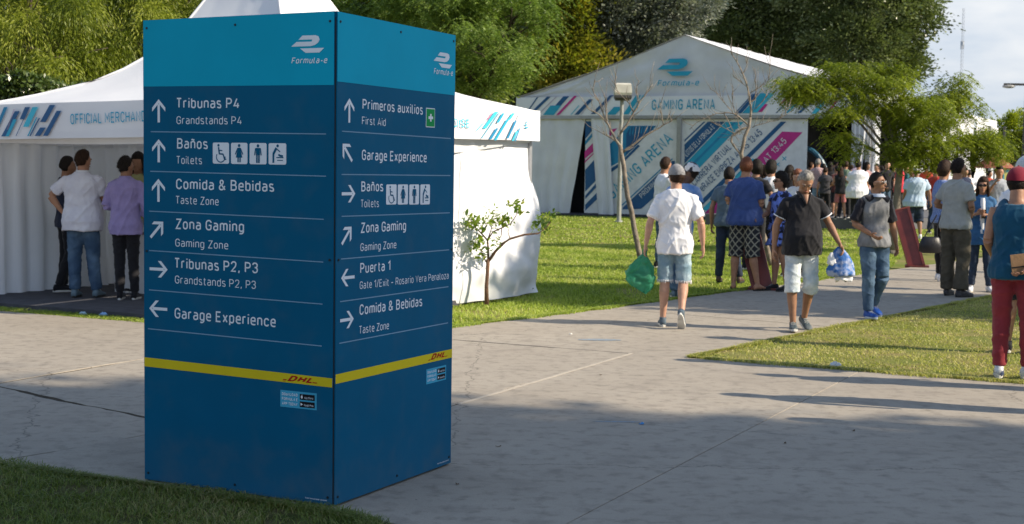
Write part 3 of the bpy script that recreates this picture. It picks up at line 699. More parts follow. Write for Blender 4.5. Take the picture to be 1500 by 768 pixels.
for a, b in (((501, 192.3), (660, 203)), ((500.3, 255.6), (659.4, 257.3)), ((500.3, 317), (658.7, 311.8)), ((499.6, 379.5), (657.7, 366)), ((498, 442), (656.7, 420)), ((497, 503), (656, 473))):
    PRn.poly([(a[0], a[1]+.8), (b[0], b[1]+.8), (b[0], b[1]-.6), (a[0], a[1]-.6)], V_LINE, 'divider_line', pR, T1)
def arrow(pl, pan, c, ang, s):
    """up arrow rotated by ang (deg, clockwise), s = full height in metres"""
    u0, z0 = pl.hit(*c); w = s*.065
    def rt(x, y):
        a = -R(ang); return (u0 + x*math.cos(a) - y*math.sin(a), z0 + x*math.sin(a) + y*math.cos(a))
    h = s/2
    stem = [(-w, -h), (w, -h), (w, h - 3.2*w), (-w, h - 3.2*w)]
    head = [(0, h), (.36*s, h - .36*s), (.36*s, h - .36*s - 2.7*w), (0, h - 2.7*w), (-.36*s, h - .36*s - 2.7*w), (-.36*s, h - .36*s)]
    m_ = MB()
    for p in (stem,):
        i0 = len(m_.v); m_.v += [tuple(pl.pt(*rt(x, y), T1)) for x, y in p]; m_.f.append(tuple(range(i0, i0+len(p))))
    i0 = len(m_.v); m_.v += [tuple(pl.pt(*rt(x, y), T1+.0002)) for x, y in head]; m_.f += [(i0, i0+3, i0+2, i0+1), (i0, i0+5, i0+4, i0+3)]
    m_.build('arrow', V_WHT, pan)
for c, a in (((232.7, 162.5), 0), ((232.7, 221), 0), ((232.3, 279), 0), ((230, 336.5), 45), ((232.5, 394.5), 90), ((232, 452.5), -90)): arrow(PLn, pL, c, a, .122)
for c, a in (((511.5, 162), 0), ((508.6, 223.5), -45), ((510.3, 284), 90), ((507.6, 345), 45), ((509.3, 406.7), -90), ((508, 468.5), 90)): arrow(PRn, pR, c, a, .122)
def disc(cx, cy, r, n=14): return [(cx + r*math.cos(6.2832*i/n), cy + r*math.sin(6.2832*i/n)) for i in range(n)]
def seg(a, b, w):
    d = Vector((b[0]-a[0], b[1]-a[1])).normalized(); n = Vector((-d.y, d.x))*w/2
    return [(a[0]-n.x, a[1]-n.y), (b[0]-n.x, b[1]-n.y), (b[0]+n.x, b[1]+n.y), (a[0]+n.x, a[1]+n.y)]
def figs(kind):                                     # pictograms in a unit square
    if kind == 'wheelchair':
        arc = [(.5 + .27*math.cos(t), .32 + .25*math.sin(t)) for t in [R(150 + 24*i) for i in range(10)]]
        return [disc(.36, .87, .065), seg((.36, .78), (.42, .45), .08), seg((.4, .47), (.66, .45), .07), seg((.64, .47), (.74, .2), .07), seg((.72, .2), (.84, .22), .06), seg((.38, .64), (.6, .62), .05)] + [seg(a, b, .05) for a, b in zip(arc[:-1], arc[1:])]
    if kind == 'woman': return [disc(.5, .87, .075), [(.43, .77), (.57, .77), (.7, .3), (.3, .3)], seg((.42, .75), (.27, .45), .06), seg((.58, .75), (.73, .45), .06), seg((.44, .3), (.44, .08), .08), seg((.56, .3), (.56, .08), .08)]
    if kind == 'man': return [disc(.5, .87, .075), [(.38, .77), (.62, .77), (.62, .44), (.38, .44)], seg((.36, .76), (.31, .42), .06), seg((.64, .76), (.69, .42), .06), seg((.44, .45), (.44, .06), .09), seg((.56, .45), (.56, .06), .09)]
    return [disc(.52, .88, .07), seg((.45, .78), (.28, .5), .12), seg((.28, .52), (.28, .08), .1), seg((.46, .74), (.66, .6), .05), seg((.45, .33), (.85, .33), .05), seg((.5, .2), (.82, .2), .04), disc(.6, .45, .05), seg((.62, .42), (.82, .4), .09)]
def picts(pl, pan, xs, yt, yb):
    for (x0, x1), k in zip(xs, ('wheelchair', 'woman', 'man', 'changing')):
        f = (x0 + x1)/2; u0 = pl.hit(x0, f)[0]
        a = pl.hit(x0, yb(x0)); b = pl.hit(x1, yb(x1)); c = pl.hit(x0, yt(x0))
        w = b[0] - a[0]; h = c[1] - a[1]; r = .006
        q = [(a[0]+r, a[1]), (b[0]-r, a[1]), (b[0], a[1]+r), (b[0], a[1]+h-r), (b[0]-r, a[1]+h), (a[0]+r, a[1]+h), (a[0], a[1]+h-r), (a[0], a[1]+r)]
        o = pl.poly(q, V_WHT, 'pictogram_tile', pan, T1, px=False)
        pl.polys([[(a[0] + w*x, a[1] + h*y) for x, y in p] for p in figs(k)], V_NAVY, 'pictogram_figure', pan, T2, px=False)
picts(PLn, pL, ((311.9, 335.6), (338.6, 362.6), (365.8, 390.6), (393.6, 419.4)), lambda x: 209 + (x-312)*.012, lambda x: 239.8 + (x-312)*.016)
picts(PRn, pR, ((565.4, 580.4), (582.4, 597.2), (599.2, 613.4), (615.4, 629.3)), lambda x: 270.4, lambda x: 300)
# first aid
a = PRn.hit(623.6, 186.4); b = PRn.hit(636.6, 187.4); c = PRn.hit(623.6, 158)
w, h = b[0]-a[0], c[1]-a[1]
PRn.poly([(a[0], a[1]), (b[0], a[1]), (b[0], a[1]+h), (a[0], a[1]+h)], V_WHT, 'first_aid_tile', pR, T1, px=False)
e = .005; PRn.poly([(a[0]+e, a[1]+e), (b[0]-e, a[1]+e), (b[0]-e, a[1]+h-e), (a[0]+e, a[1]+h-e)], V_GRN, 'first_aid_field', pR, T2, px=False)
PRn.polys([[(a[0]+w*x, a[1]+h*y) for x, y in p] for p in ([(.42, .3), (.58, .3), (.58, .7), (.42, .7)], [(.24, .43), (.42, .43), (.42, .57), (.24, .57)], [(.58, .43), (.76, .43), (.76, .57), (.58, .57)])], V_WHT, 'first_aid_cross', pR, T3, px=False)
def swoosh(pl, pan, x0, x1, y0, y1, m, off, name='logo_mark'):
    """racing series emblem: a hooked upper wing and a lower wing"""
    def P(x, y): return (x0 + (x1-x0)*x, y0 + (y1-y0)*y)
    up = [P(.30, 0), P(.74, 0), P(.84, .10), P(.86, .30), P(.78, .50), P(.66, .60), P(0, .60), P(.16, .36), P(.60, .36), P(.64, .24), P(.22, .24)]
    lo = [P(.27, .72), P(1.0, .72), P(.86, 1.0), P(.44, 1.0)]
    # split the hooked shape in convex pieces
    ps = [[P(.22, .24), P(.34, 0), P(.74, 0), P(.64, .24)], [P(.64, .24), P(.74, 0), P(.83, .07), P(.86, .25), P(.82, .42), P(.72, .56), P(.62, .36)], [P(.16, .36), P(.62, .36), P(.72, .56), P(.60, .62), P(0, .62)], lo]
    pl.polys(ps, m, name, pan, off)
def fe_logo(pl, pan, box, tb, cap, m, off, bold=.01):
    swoosh(pl, pan, *box, m, off)
    pl.text('Formula-e', *tb, cap, m, pan, off, skew=.22, bold=bold)
# logo planes slope slightly with the perspective, so trace the corners
def sw2(pl, pan, q, m, off):
    a, b, c = pl.hit(*q[0]), pl.hit(*q[1]), pl.hit(*q[2])      # bottom left, bottom right, top left
    w = b[0]-a[0]; h = c[1]-a[1]
    def P(x, y): return (a[0] + w*x, a[1] + h*(1-y))
    ps = [[P(.22, .24), P(.34, 0), P(.74, 0), P(.64, .24)], [P(.64, .24), P(.74, 0), P(.83, .07), P(.86, .25), P(.82, .42), P(.72, .56), P(.62, .36)], [P(.16, .36), P(.62, .36), P(.72, .56), P(.60, .62), P(0, .62)], [P(.27, .74), P(1.0, .74), P(.86, 1.0), P(.44, 1.0)]]
    pl.polys(ps, m, 'logo_mark', pan, off, px=False)
sw2(PLn, pL, ((427, 78.2), (475.2, 77.4), (427, 53)), V_WHT, T2)
PLn.text('Formula-e', (427.2, 93.6), (480, 92.6), 9.0, V_WHT, pL, T2, skew=.22, bold=.012)
sw2(PRn, pR, ((634.6, 97.4), (661.6, 99.6), (634.6, 75.2)), V_WHT, T2)
PRn.text('Formula-e', (635, 108.4), (662.8, 111.6), 8.8, V_WHT, pR, T2, skew=.22, bold=.012)
# courier logo on the yellow stripe
PLn.text('DHL', (421, 558), (457.6, 561.6), 8.2, V_RED, pL, T2, skew=.45, bold=.05)
PLn.polys([[(414.6, 556.6), (419.4, 557.2), (420.2, 555.8), (415.6, 555.3)], [(414, 554.4+3.8), (418.6, 559.0-.3), (418.9, 558.4-.3), (414.4, 557.8-.2)], [(457.8, 561.2), (464.4, 562), (465, 560.6), (458.6, 560)]], V_RED, 'logo_dashes', pL, T2)
PRn.text('DHL', (630.4, 527.6), (651, 523.0), 8.4, V_RED, pR, T2, skew=.45, bold=.05)
PRn.polys([[(626.9, 528.6), (629.7, 528.0), (630.2, 526.6), (627.4, 527.2)], [(651.2, 522.8), (654.6, 522.0), (655, 520.9), (651.6, 521.7)]], V_RED, 'logo_dashes', pR, T2)
def sticker(pl, pan, tl, tr, bl, br):
    a = pl.hit(*bl); b = pl.hit(*br); c = pl.hit(*tl); w = b[0]-a[0]; h = c[1]-a[1]
    B = lambda x0, y0, x1, y1: [(a[0]+w*x0, a[1]+h*y0), (a[0]+w*x1, a[1]+h*y0), (a[0]+w*x1, a[1]+h*y1), (a[0]+w*x0, a[1]+h*y1)]
    pl.poly(B(0, 0, 1, 1), V_CY, 'app_sticker', pan, T1, px=False)
    pl.polys([B(.54, .54, .95, .88), B(.54, .10, .95, .44)], V_BLK, 'app_badge', pan, T2, px=False)
    for s, y in (('DOWNLOAD', .70), ('FORMULA E', .42), ('APP TODAY', .14)):
        pl.text(s, (a[0]+w*.05, a[1]+h*y), (a[0]+w*.48, a[1]+h*y), h*.17, V_WHT, pan, T2, px=False, bold=.02)
    pl.text('App Store', (a[0]+w*.67, a[1]+h*.62), (a[0]+w*.91, a[1]+h*.62), h*.12, V_WHT, pan, T3, px=False)
    pl.text('Google Play', (a[0]+w*.66, a[1]+h*.18), (a[0]+w*.92, a[1]+h*.18), h*.12, V_WHT, pan, T3, px=False)
    def D(cx, cy, r): return [(a[0]+w*cx + r*math.cos(6.283*i/10)*.8, a[1]+h*cy + r*math.sin(6.283*i/10)) for i in range(10)]
    pl.polys([D(.60, .70, h*.09), D(.608, .82, h*.03), [(a[0]+w*.57, a[1]+h*.18), (a[0]+w*.63, a[1]+h*.27), (a[0]+w*.57, a[1]+h*.36)]], V_WHT, 'badge_symbol', pan, T3, px=False)
sticker(PLn, pL, (410.8, 571.2), (464.2, 577), (410.8, 595.6), (464, 600.8)); sticker(PRn, pR, (624.2, 541.6), (653, 536.4), (624.2, 563.4), (653, 557.8))
for pl, pan in ((PLn, pL), (PRn, pR)):
    pl.text('formulae.com', (pl.L-.17, .03), (pl.L-.04, .03), .008, V_WHT, pan, T1, px=False)
    for u, z in [(u, z) for z in (2.43, .05) for u in (.035, pl.L/2, pl.L-.035)] + [(u, 1.25) for u in (.03, pl.L-.03)]:
        c = pl.pt(u, z, .001); MB().tube([c, c + pl.n*.004], [.007, .0055], 10).build('screw', mat('dark_screw', (.02, .03, .04), None, 30, .4, metal=.6), pan)
# everything of the kiosk was laid in world coordinates
def rebase(root):
    """make children that were modelled in world coordinates sit right under a root that is not at the origin"""
    bpy.context.view_layer.update(); inv = root.matrix_world.inverted()
    for ch in root.children: ch.matrix_parent_inverse = inv
rebase(kiosk)

# ------------------------------------------------------------------ tent cloth
PVC = mat('tent_pvc_white', (.80, .81, .83), (.74, .75, .78), 1.2, .55, .25, 3.5, trans=.16, spec=.3)
PVC_O = mat('tent_pvc_opaque', (.78, .79, .82), (.70, .71, .75), 1.4, .5, .2, 4, trans=.06, spec=.35)
PVC_D = mat('tent_pvc_grey_dusty', (.74, .75, .78), (.62, .63, .66), 1.0, .6, .6, 2.4, trans=.10)
ROPE = mat('rope_white', (.6, .6, .58), None, 20, .8)
BAR = mat('tent_frame_alu', (.42, .43, .45), (.36, .37, .39), 12, .45, .05, 20, metal=.7)
P_TEAL = mat('print_teal', (.02, .36, .55), (.02, .33, .51), 4, .5); P_CYAN = mat('print_cyan', (.05, .50, .68), None, 4, .5); P_NAVY = mat('print_navy', (.012, .10, .26), None, 4, .5)
P_PINK = mat('print_pink', (.55, .03, .25), None, 4, .5); P_WHITE = mat('print_white', (.75, .76, .78), None, 4, .5); P_LILAC = mat('print_lilac', (.52, .46, .58), None, 4, .5); P_BLUE = mat('print_blue', (.015, .24, .46), None, 4, .5)
FLOOR_D = mat('event_carpet', (.055, .055, .065), (.08, .08, .09), 8, .95, .4, 90)

# merchandise pagoda: corners B (near), A (left), C (right), D (back)
Bm = Vector((-2.06, 14.80, 0)); um = Vector((.459, .888, 0)).normalized(); vm = Vector((-.888, .459, 0)).normalized(); SM = 5.06
Am, Cm = Bm + vm*SM, Bm + um*SM; Dm = Am + um*SM; Om = (Am + Cm)/2
merch = thing('merchandise_tent', 'white pagoda tent with OFFICIAL MERCHANDISE valance, left behind the kiosk', 'tent', Om)
ZT, ZB = 2.45, 2.07
DZ = {0: -.125, 1: -.03, 2: 0.0, 3: -.06}       # the tent stands a little out of level: A, B, C, D
# roof: four concave sails
def sail(P, Q, k):
    def f(u, v):
        e = P.lerp(Q, u); t = v
        c = e.lerp(Vector((Om.x, Om.y, 0)), t)
        z = ZT + .02 + (DZ[k] + (DZ[(k+1) % 4] - DZ[k])*u)*(1-t) + 2.3*t**4 + t*.62 - .10*math.sin(math.pi*u)*(1-t)*t*4*.5
        z += .012*noise.noise(Vector((u*9 + k*3, v*5, k)))
        return (c.x, c.y, z)
    return f
for k, (p, q) in enumerate(((Am, Bm), (Bm, Cm), (Cm, Dm), (Dm, Am))):
    m_ = MB(); m_.grid(sail(p, q, k), 21, 20); sm(m_.build('roof_sail', PVC, merch))
    sf = sail(p, q, k); m_ = MB(); m_.tube([Vector(sf(0, i/14)) + Vector((0, 0, .006)) for i in range(15)], .016, 6); m_.build('hip_seam', PVC_O, merch, True)
m_ = MB(); m_.tube([(Om.x, Om.y, ZT+2.85), (Om.x, Om.y, ZT+3.2)], [.13, .03], 12); m_.build('finial', PVC_O, merch)
def vz(u, drop=0): return drop
vals = []
for k, (p, q) in enumerate(((Am, Bm), (Bm, Cm), (Cm, Dm), (Dm, Am))):
    pl = Plane((p.x, p.y, ZB), (q.x, q.y, ZB)); m_ = MB()
    dz = lambda u, k=k: DZ[k] + (DZ[(k+1) % 4] - DZ[k])*u
    m_.grid(lambda u, v: tuple(pl.pt(u*pl.L, dz(u) + ZB + (ZT+.03-ZB)*v + .004*math.sin(u*9), .10 + .004*math.sin(u*21 + v))), 40, 4)
    o = sm(m_.build('valance', PVC_O, merch)); vals.append((o, pl))
    # gutter lip hanging below the print, belly in the middle
    m_ = MB(); sag = (.05, .16, .05, .05)[k]
    m_.grid(lambda u, v: tuple(pl.pt(u*pl.L, dz(u) + ZB + .02 - v*(.045 + sag*math.sin(math.pi*min(1, u*1.02))**1.5), (.0 if k == 1 else -.01) - .02*v + .012*math.sin(u*17))), 40, 4)
    sm(m_.build('inner_hem', PVC_D, merch))
    m_ = MB(); m_.box(tuple((p+q)/2*1 + Vector((0, 0, ZB+.16))), (pl.L, .05, .05), frame=Matrix((tuple(pl.u), tuple(pl.n), (0, 0, 1))).transposed()); m_.build('eave_bar', BAR, merch)
for p in (Am, Bm, Cm, Dm):
    q = p.lerp(Om, .012); m_ = MB(); m_.tube([(q.x, q.y, -.02), (q.x, q.y, ZT)], .032, 8); m_.box((q.x, q.y, .07), (.16, .16, .012)); m_.build('leg', BAR, merch)
# valance prints: slanted dashes on both visible sides
oA, plA = vals[0]; oC, plC = vals[1]
OFFP = .002
_sh = lambda q, n: (q.x + n.x*.120, q.y + n.y*.120, ZB)
plA = Plane(_sh(Am, plA.n), _sh(Bm, plA.n)); plW = plC; plC = Plane(_sh(Bm, plC.n), _sh(Cm, plC.n))
def slash(pl, par, lst, off):
    for j, (x0, y0, x1, y1, w, m) in enumerate(lst):
        pl.poly([(x0, y0), (x0+w, y0), (x1+w, y1), (x1, y1)], m, 'print_stripe', par, off + .0006*(j % 5))
slash(plA, oA, [(-12, 199, 6, 157, 5, P_BLUE), (2, 200, 22, 163, 7, P_NAVY), (8, 200, 20, 175, 5, P_TEAL), (29, 175, 37, 157, 7, P_NAVY), (34, 186, 48, 157, 8, P_CYAN), (23, 199.6, 34, 175, 1, P_NAVY), (40, 199.6, 53, 172, 2, P_TEAL), (43, 199.6, 57, 173, 2, P_NAVY), (51, 199.4, 59, 187, 8, P_NAVY), (59, 179, 73, 154, 8, P_NAVY), (63, 199.2, 83, 162.5, 7, P_NAVY), (10, 190, 20, 160, 2, P_LILAC)], OFFP)
plA.text('OFFICIAL MERCHANDISE', (103.5, 182.6), (230.5, 177.4), 15.6, P_TEAL, oA, OFFP, bold=.0)
plC.text('OFFICIAL MERCHANDISE', (536, 180.5), (687.5, 187.2), 13.6, P_CYAN, oC, OFFP)
slash(plC, oC, [(697, 192, 708, 180, 1.2, P_CYAN), (706.5, 188.5, 724.5, 164, 5.5, P_CYAN), (704.5, 203, 731, 165, 1.2, P_TEAL), (727, 180, 735.5, 166, 3.4, P_TEAL), (716, 204, 726, 188, 4, P_BLUE), (723.5, 205.5, 742, 175, 3.6, P_TEAL), (743, 176, 750, 166, 4, P_CYAN), (742, 203, 754, 177, 2.8, P_BLUE), (749.5, 206.5, 756, 192, 2.6, P_CYAN), (753.5, 206.8, 760, 188, 1.8, P_BLUE), (750, 192, 760, 168, 1, P_LILAC), (713, 176, 720, 166, 1, P_PINK)], OFFP)
plC.polys([[(768, 184), (772, 184.2), (772.8, 182.6), (769, 182)], [(768.5, 188), (773, 188.3), (773.4, 186.3), (769, 186)], [(770, 180.5), (772, 180.6), (772, 178), (770.6, 178)]], P_TEAL, 'logo_mark', oC, OFFP)
# walls of cloth
def wallcloth(P, Q, z0, z1, nf, amp, seed, belly=0.0, base=None, nu=90, nv=14, flare=1.0):
    d = Vector((Q.x-P.x, Q.y-P.y, 0)); L = d.length; d.normalize(); n = Vector((d.y, -d.x, 0))
    def f(u, v):
        t = 1 - v
        w = amp*(.35 + flare*t**.7)*(math.sin(u*nf*6.283 + 2.0*noise.noise(Vector((u*3, seed, t*.8)))) + .5*math.sin(u*nf*13.7 + seed)) + amp*1.2*noise.noise(Vector((u*6, t*3, seed))) + belly*math.sin(math.pi*v)**1.2
        zb = z0 + (base(u) if base else 0)
        p = Vector((P.x, P.y, 0)) + d*(u*L) + n*w
        return (p.x, p.y, zb + (z1-zb)*v)
    m_ = MB(); m_.grid(f, nu, nv); return m_
sm(wallcloth(Dm + vm*-.02, Am + um*.05, .05, ZB+.3, 17, .045, 3).build('side_curtain', PVC, merch))
sm(wallcloth(Cm - um*.03 + vm*.02, Dm - um*.03, .05, ZB+.3, 9, .03, 5).build('back_curtain', PVC, merch))
# the right wall, sunlit and loose, billowing at its far end and creased near the grass
def rw(u, v):
    p = Bm.lerp(Cm, u); n = plC.n; t = 1-v
    far = max(0, (u-.72)/.28)
    bil = .16*math.exp(-((u-.93)/.10)**2)*math.exp(-((v-.40)/.22)**2)
    kick = .20*t**2.2*(.5+.5*math.sin(u*9.0)) + .14*math.exp(-((v-.16)/.10)**2)*math.exp(-((u-.80)/.16)**2)
    fold = .035*math.sin(u*30)*math.exp(-((u-.62)/.12)**2)
    cre = .05*noise.noise(Vector((u*7, v*6, 2.0)))*t + .02*noise.noise(Vector((u*19 + v*9, v*14, 5.0)))*(.3+t)
    q = p - n*.06 + um*(.13*far*math.sin(math.pi*min(1, max(0, v-.25)/.4))*(v < .65) + .12*far*t**3) + n*(.01 + bil + kick*.7 + fold + cre)
    return (q.x, q.y, .005 + .035*abs(noise.noise(Vector((u*8, 1, 1))))*t + (ZB+.25)*v)
m_ = MB(); m_.grid(rw, 120, 60); sm(m_.build('side_wall', PVC_O, merch, label='sunlit white side wall, loose and creased at its lower hem'))
for us in (.30, .62):
    m_ = MB(); m_.tube([Vector(rw(us, j/40)) + plC.n*.004 for j in range(41)], .005, 5); m_.build('seam', PVC_O, merch, True)
m_ = MB(); q0, q1, q2, q3 = Am + vm*.15 - um*.35, Bm - um*.33, Cm - vm*.0, Dm + vm*.15
m_.prism([tuple(q0.xy), tuple((Bm - um*.33 + vm*.15).xy), tuple((Bm + vm*.05).xy), tuple((Cm + vm*.05 - um*.05).xy), tuple((Dm - um*.05).xy), tuple((Am + vm*.15).xy)], -.03, .05)
m_.build('floor_platform', FLOOR_D, merch)
rebase(merch)
# counter inside the tent, dark board added for the grey opening above it
cf = Matrix((tuple(vm), tuple(-um), (0, 0, 1))).transposed()
c0_ = Am + um*1.75 - vm*1.75
ct = thing('sales_counter', 'white sales counter inside the shaded merchandise tent', 'counter', c0_ + Vector((0, 0, .05)))
m_ = MB(); m_.box((0, 0, .45), (1.75, .50, .90), frame=cf); m_.build('body', PVC_D, ct)
m_ = MB(); m_.box((0, 0, .925), (1.8, .60, .04), frame=cf); m_.build('worktop', mat('worktop_grey', (.42, .42, .44), None, 5, .4), ct)
m_ = MB(); m_.box((0, 0, 0), (1.5, .02, .75), frame=cf); o = m_.build('opening_board', mat('board_dark', (.12, .12, .14), None, 4, .5), None, label='dark board standing in for the grey opening behind the white sales counter', cat='board'); o.location = c0_ + um*.9 - vm*.3 + Vector((0, 0, 1.25))
# grey site cabin behind
cb = at(716, 200, 31); cab = thing('site_cabin', 'low grey site cabin with flat ribbed roof behind the merchandise tent', 'cabin', (cb.x - .75, cb.y, -.03), 0)
m_ = MB(); m_.box((-.9, 1.2, 1.38), (3.4, 2.4, 2.75)); m_.build('wall', mat('cabin_grey', (.33, .34, .33), (.28, .29, .28), 4, .6), cab)
m_ = MB(); m_.box((-.9, 1.2, 2.93), (3.6, 2.6, .34)); m_.build('roof', mat('cabin_roof', (.42, .44, .42), (.33, .35, .33), 3, .6), cab)
m_ = MB()
for k in range(12): m_.box((-2.45 + k*.28, -.01, 1.38), (.05, .02, 2.7))
m_.build('rib', MATS['cabin_grey'], cab)
m_ = MB(); m_.box((.3, -.012, 1.9), (.7, .03, .6)); m_.build('window', mat('dark_glass', (.02, .025, .03), None, 4, .1), cab)

# ------------------------------------------------------------------ gaming arena marquee
La = Vector((.18, 53.0, 0)); fa = Vector((.891, -.454, 0)).normalized(); sa = Vector((.454, .891, 0)).normalized(); WA = 13.05; LA = 27.0
Ra = La + fa*WA; EZ, BZ, AZ = 4.28, 3.60, 6.42
arena = thing('gaming_arena_tent', 'large white gabled marquee with GAMING ARENA sign and striped banners', 'tent', La + fa*WA/2)
pf = Plane(La, Ra)
def PT(u, z, w=0.0): return La + fa*u + sa*w + Vector((0, 0, z))
mid = WA/2
# roof: two slopes in bays; the right one sags between the frames and catches the sun
for side in (0, 1):
    for bay in range(6):
        w0, w1 = LA/6*bay, LA/6*(bay+1)
        def f(u, v, side=side, w0=w0, w1=w1):
            e = (-.12 if side == 0 else WA + .12)
            uu = mid + (e - mid)*u; z = AZ + (EZ + .02 - AZ)*u - .10*math.sin(math.pi*u) + (.05*noise.noise(Vector((u*5, v*6+w0, side)))) - .10*math.sin(math.pi*v)*u
            return tuple(PT(uu, z, -.10 + w0*1.0 + (w1-w0)*v))
        m_ = MB(); m_.grid(f, 14, 10); sm(m_.build('roof_panel', PVC_O, arena))
def gab(u, v):
    uu = WA*u; h = AZ - .02 + (EZ - AZ)*abs(2*u-1) - .10*math.sin(math.pi*abs(2*u-1))
    r = .05*noise.noise(Vector((u*9, v*3, 3))) + .05*noise.noise(Vector((u*26 - v*4, v*2, 8)))*v
    return tuple(PT(uu, EZ - .02 + (h-EZ+.02)*v, -.03 + r))
m_ = MB(); m_.grid(gab, 90, 22); gable = sm(m_.build('gable', PVC_D, arena))
m_ = MB(); m_.grid(lambda u, v: tuple(PT(-.05 + (WA+.1)*u, BZ + (EZ-BZ)*v, -.14)), 30, 4); bandw = m_.build('sign_band', mat('band_white', (.80, .81, .84), (.74, .75, .78), 2, .5), arena)
m_ = MB(); m_.box(tuple(PT(mid, BZ-.06, -.10)), (WA+.2, .09, .12), frame=Matrix((tuple(fa), tuple(sa), (0, 0, 1))).transposed())
m_.build('front_beam', BAR, arena)
for u in (0.02, pf.hit(995.5, 250)[0], WA-.02):
    m_ = MB(); m_.box(tuple(PT(u, BZ/2, -.12)), (.15, .10, BZ), frame=Matrix((tuple(fa), tuple(sa), (0, 0, 1))).transposed()); m_.build('front_post', BAR, arena)
OB = .155
def band_slash(lst):
    for j, (x0, x1, y0, y1, w, m) in enumerate(lst): pf.poly([(x0, y0), (x0+w, y0), (x1+w, y1), (x1, y1)], m, 'print_stripe', bandw, OB + .001*(j % 6))
band_slash([(772.5, 789, 166.5, 143, 2, P_NAVY), (777.5, 804, 167.5, 142, 5.5, P_NAVY), (794, 817, 164.5, 142, 1.6, P_LILAC), (815.5, 828, 155.5, 141.5, 8.5, P_NAVY), (798, 809, 169, 155, 16, P_TEAL), (817, 843.5, 169, 141, 4.6, P_PINK), (838, 850, 168.5, 155, 1.6, P_CYAN), (844, 865, 168.5, 146, 6.5, P_NAVY), (853, 862, 168.5, 157, 1.2, P_LILAC), (868, 896, 167.5, 140, 6, P_NAVY), (880, 899, 166, 141, 1.4, P_LILAC), (891, 902, 168.5, 157, 13, P_TEAL), (915, 934, 168, 140, 8, P_TEAL), (926, 944, 168, 140, 2, P_CYAN),
            (1078, 1104, 166.5, 138, 2, P_NAVY), (1081.5, 1107, 166.5, 137.5, 6.5, P_NAVY), (1089, 1116, 166.5, 137, 14, P_TEAL), (1104, 1130, 165.5, 137, 7, P_CYAN), (1112, 1121, 164.5, 153, 6, P_PINK), (1143, 1161, 153, 137, 4, P_PINK), (1138, 1160, 166, 144, 2, P_NAVY), (1150, 1178, 166, 138, 6, P_TEAL), (1170, 1190, 166, 146, 5, P_NAVY), (1190, 1212, 167, 140, 8, P_CYAN), (1210, 1230, 168, 142, 4, P_PINK)])
pf.text('GAMING ARENA', (957, 161.6), (1049.5, 160.6), 15.2, P_TEAL, bandw, OB+.004, bold=.008)
def gq(x, y): return pf.hit(x, y)
ga, gb, gc = gq(964.5, 112.2), gq(1017, 111.6), gq(964.5, 87.2)
w, h = gb[0]-ga[0], gc[1]-ga[1]
P_ = lambda x, y: (ga[0] + w*x, ga[1] + h*(1-y))
pf.polys([[P_(.22, .24), P_(.34, 0), P_(.74, 0), P_(.64, .24)], [P_(.64, .24), P_(.74, 0), P_(.83, .07), P_(.86, .25), P_(.82, .42), P_(.72, .56), P_(.62, .36)], [P_(.16, .36), P_(.62, .36), P_(.72, .56), P_(.60, .62), P_(0, .62)], [P_(.27, .74), P_(1.0, .74), P_(.86, 1.0), P_(.44, 1.0)]], P_TEAL, 'logo_mark', gable, .16, px=False)
pf.text('Formula-e', (965, 126.6), (1026.5, 125.8), 8.6, P_TEAL, gable, .16, skew=.22, bold=.012)
# banners between the posts
def banner(x0, x1, yt, ybl, ybr, nm, lab):
    a = pf.hit(x0, ybl); b = pf.hit(x1, ybr); c = pf.hit(x0, yt); d = pf.hit(x1, yt)
    m_ = MB(); m_.grid(lambda u, v: tuple(pf.pt(a[0] + (b[0]-a[0])*u, .06 + (BZ-.14-.06)*v, .02)), 12, 6)
    return m_.build(nm, P_WHITE, arena, label=lab)
bR = banner(996.5, 1180, 175, 314, 314, 'banner', 'right banner with LA CARRERA VIRTUAL and pink STARTS AT 13:45')
OF = .028
def bp(pts, m, k=0, par=None): return pf.poly(pts, m, 'print_shape', par or bR, OF + .0015*k)
bp([(1003, 205), (1031, 178.5), (1034, 178.5), (1003, 208)], P_NAVY)
bp([(1003, 212), (1037, 178.5), (1062, 178.5), (1003, 240)], P_NAVY)
bp([(1003, 241.5), (1063, 179), (1090, 179), (1003, 269)], P_TEAL); bp([(1003, 250), (1075, 179), (1079, 179), (1003, 256)], P_BLUE, 1)
bp([(1016, 305), (1144, 178.5), (1152, 178.5), (1024, 306)], P_NAVY); bp([(1028, 307), (1103, 233), (1108, 236), (1036, 309)], P_CYAN, 0)
bp([(1032, 313), (1146, 193), (1176, 194), (1062, 313)], P_PINK); bp([(1040, 295), (1103, 232), (1105, 234), (1041, 298)], P_TEAL, 1)
bp([(1122, 313), (1133, 252), (1179, 253), (1179, 313)], P_CYAN)
for x, y in ((1139.5, 241), (1149.3, 232.5), (1160, 262), (1170, 271)):
    bp([(x-3.2, y-2.4), (x-2.4, y-3.2), (x+3.2, y+2.4), (x+2.4, y+3.2)], P_TEAL, 1); bp([(x-3.2, y+2.4), (x+2.4, y-3.2), (x+3.2, y-2.4), (x-2.4, y+3.2)], P_TEAL, 2)
pf.text('PILOTOS DE LA FORMULA E', (974.5+30, 233), (1048, 187.6), 8.4, P_WHITE, bR, OF+.008)
pf.text('LA CARRERA VIRTUAL', (1009.3, 283), (1072.5, 217.5), 10.4, P_NAVY, bR, OF+.008)
pf.text('eRACE EMPIEZA A LAS 13:45', (1030.3, 281), (1118, 196), 10.4, P_NAVY, bR, OF+.008)
pf.text('STARTS AT 13:45', (1093, 270), (1153.5, 208), 9.4, P_WHITE, bR, OF+.008)
bL = banner(878, 996.5, 180, 314, 314, 'banner', 'left banner with teal GAMING ARENA lettering rising to the right')
bp([(884, 192), (905, 188), (883, 212)], P_PINK, 0, bL); bp([(883, 216), (893, 208), (893, 211), (883, 220)], P_PINK, 0, bL)
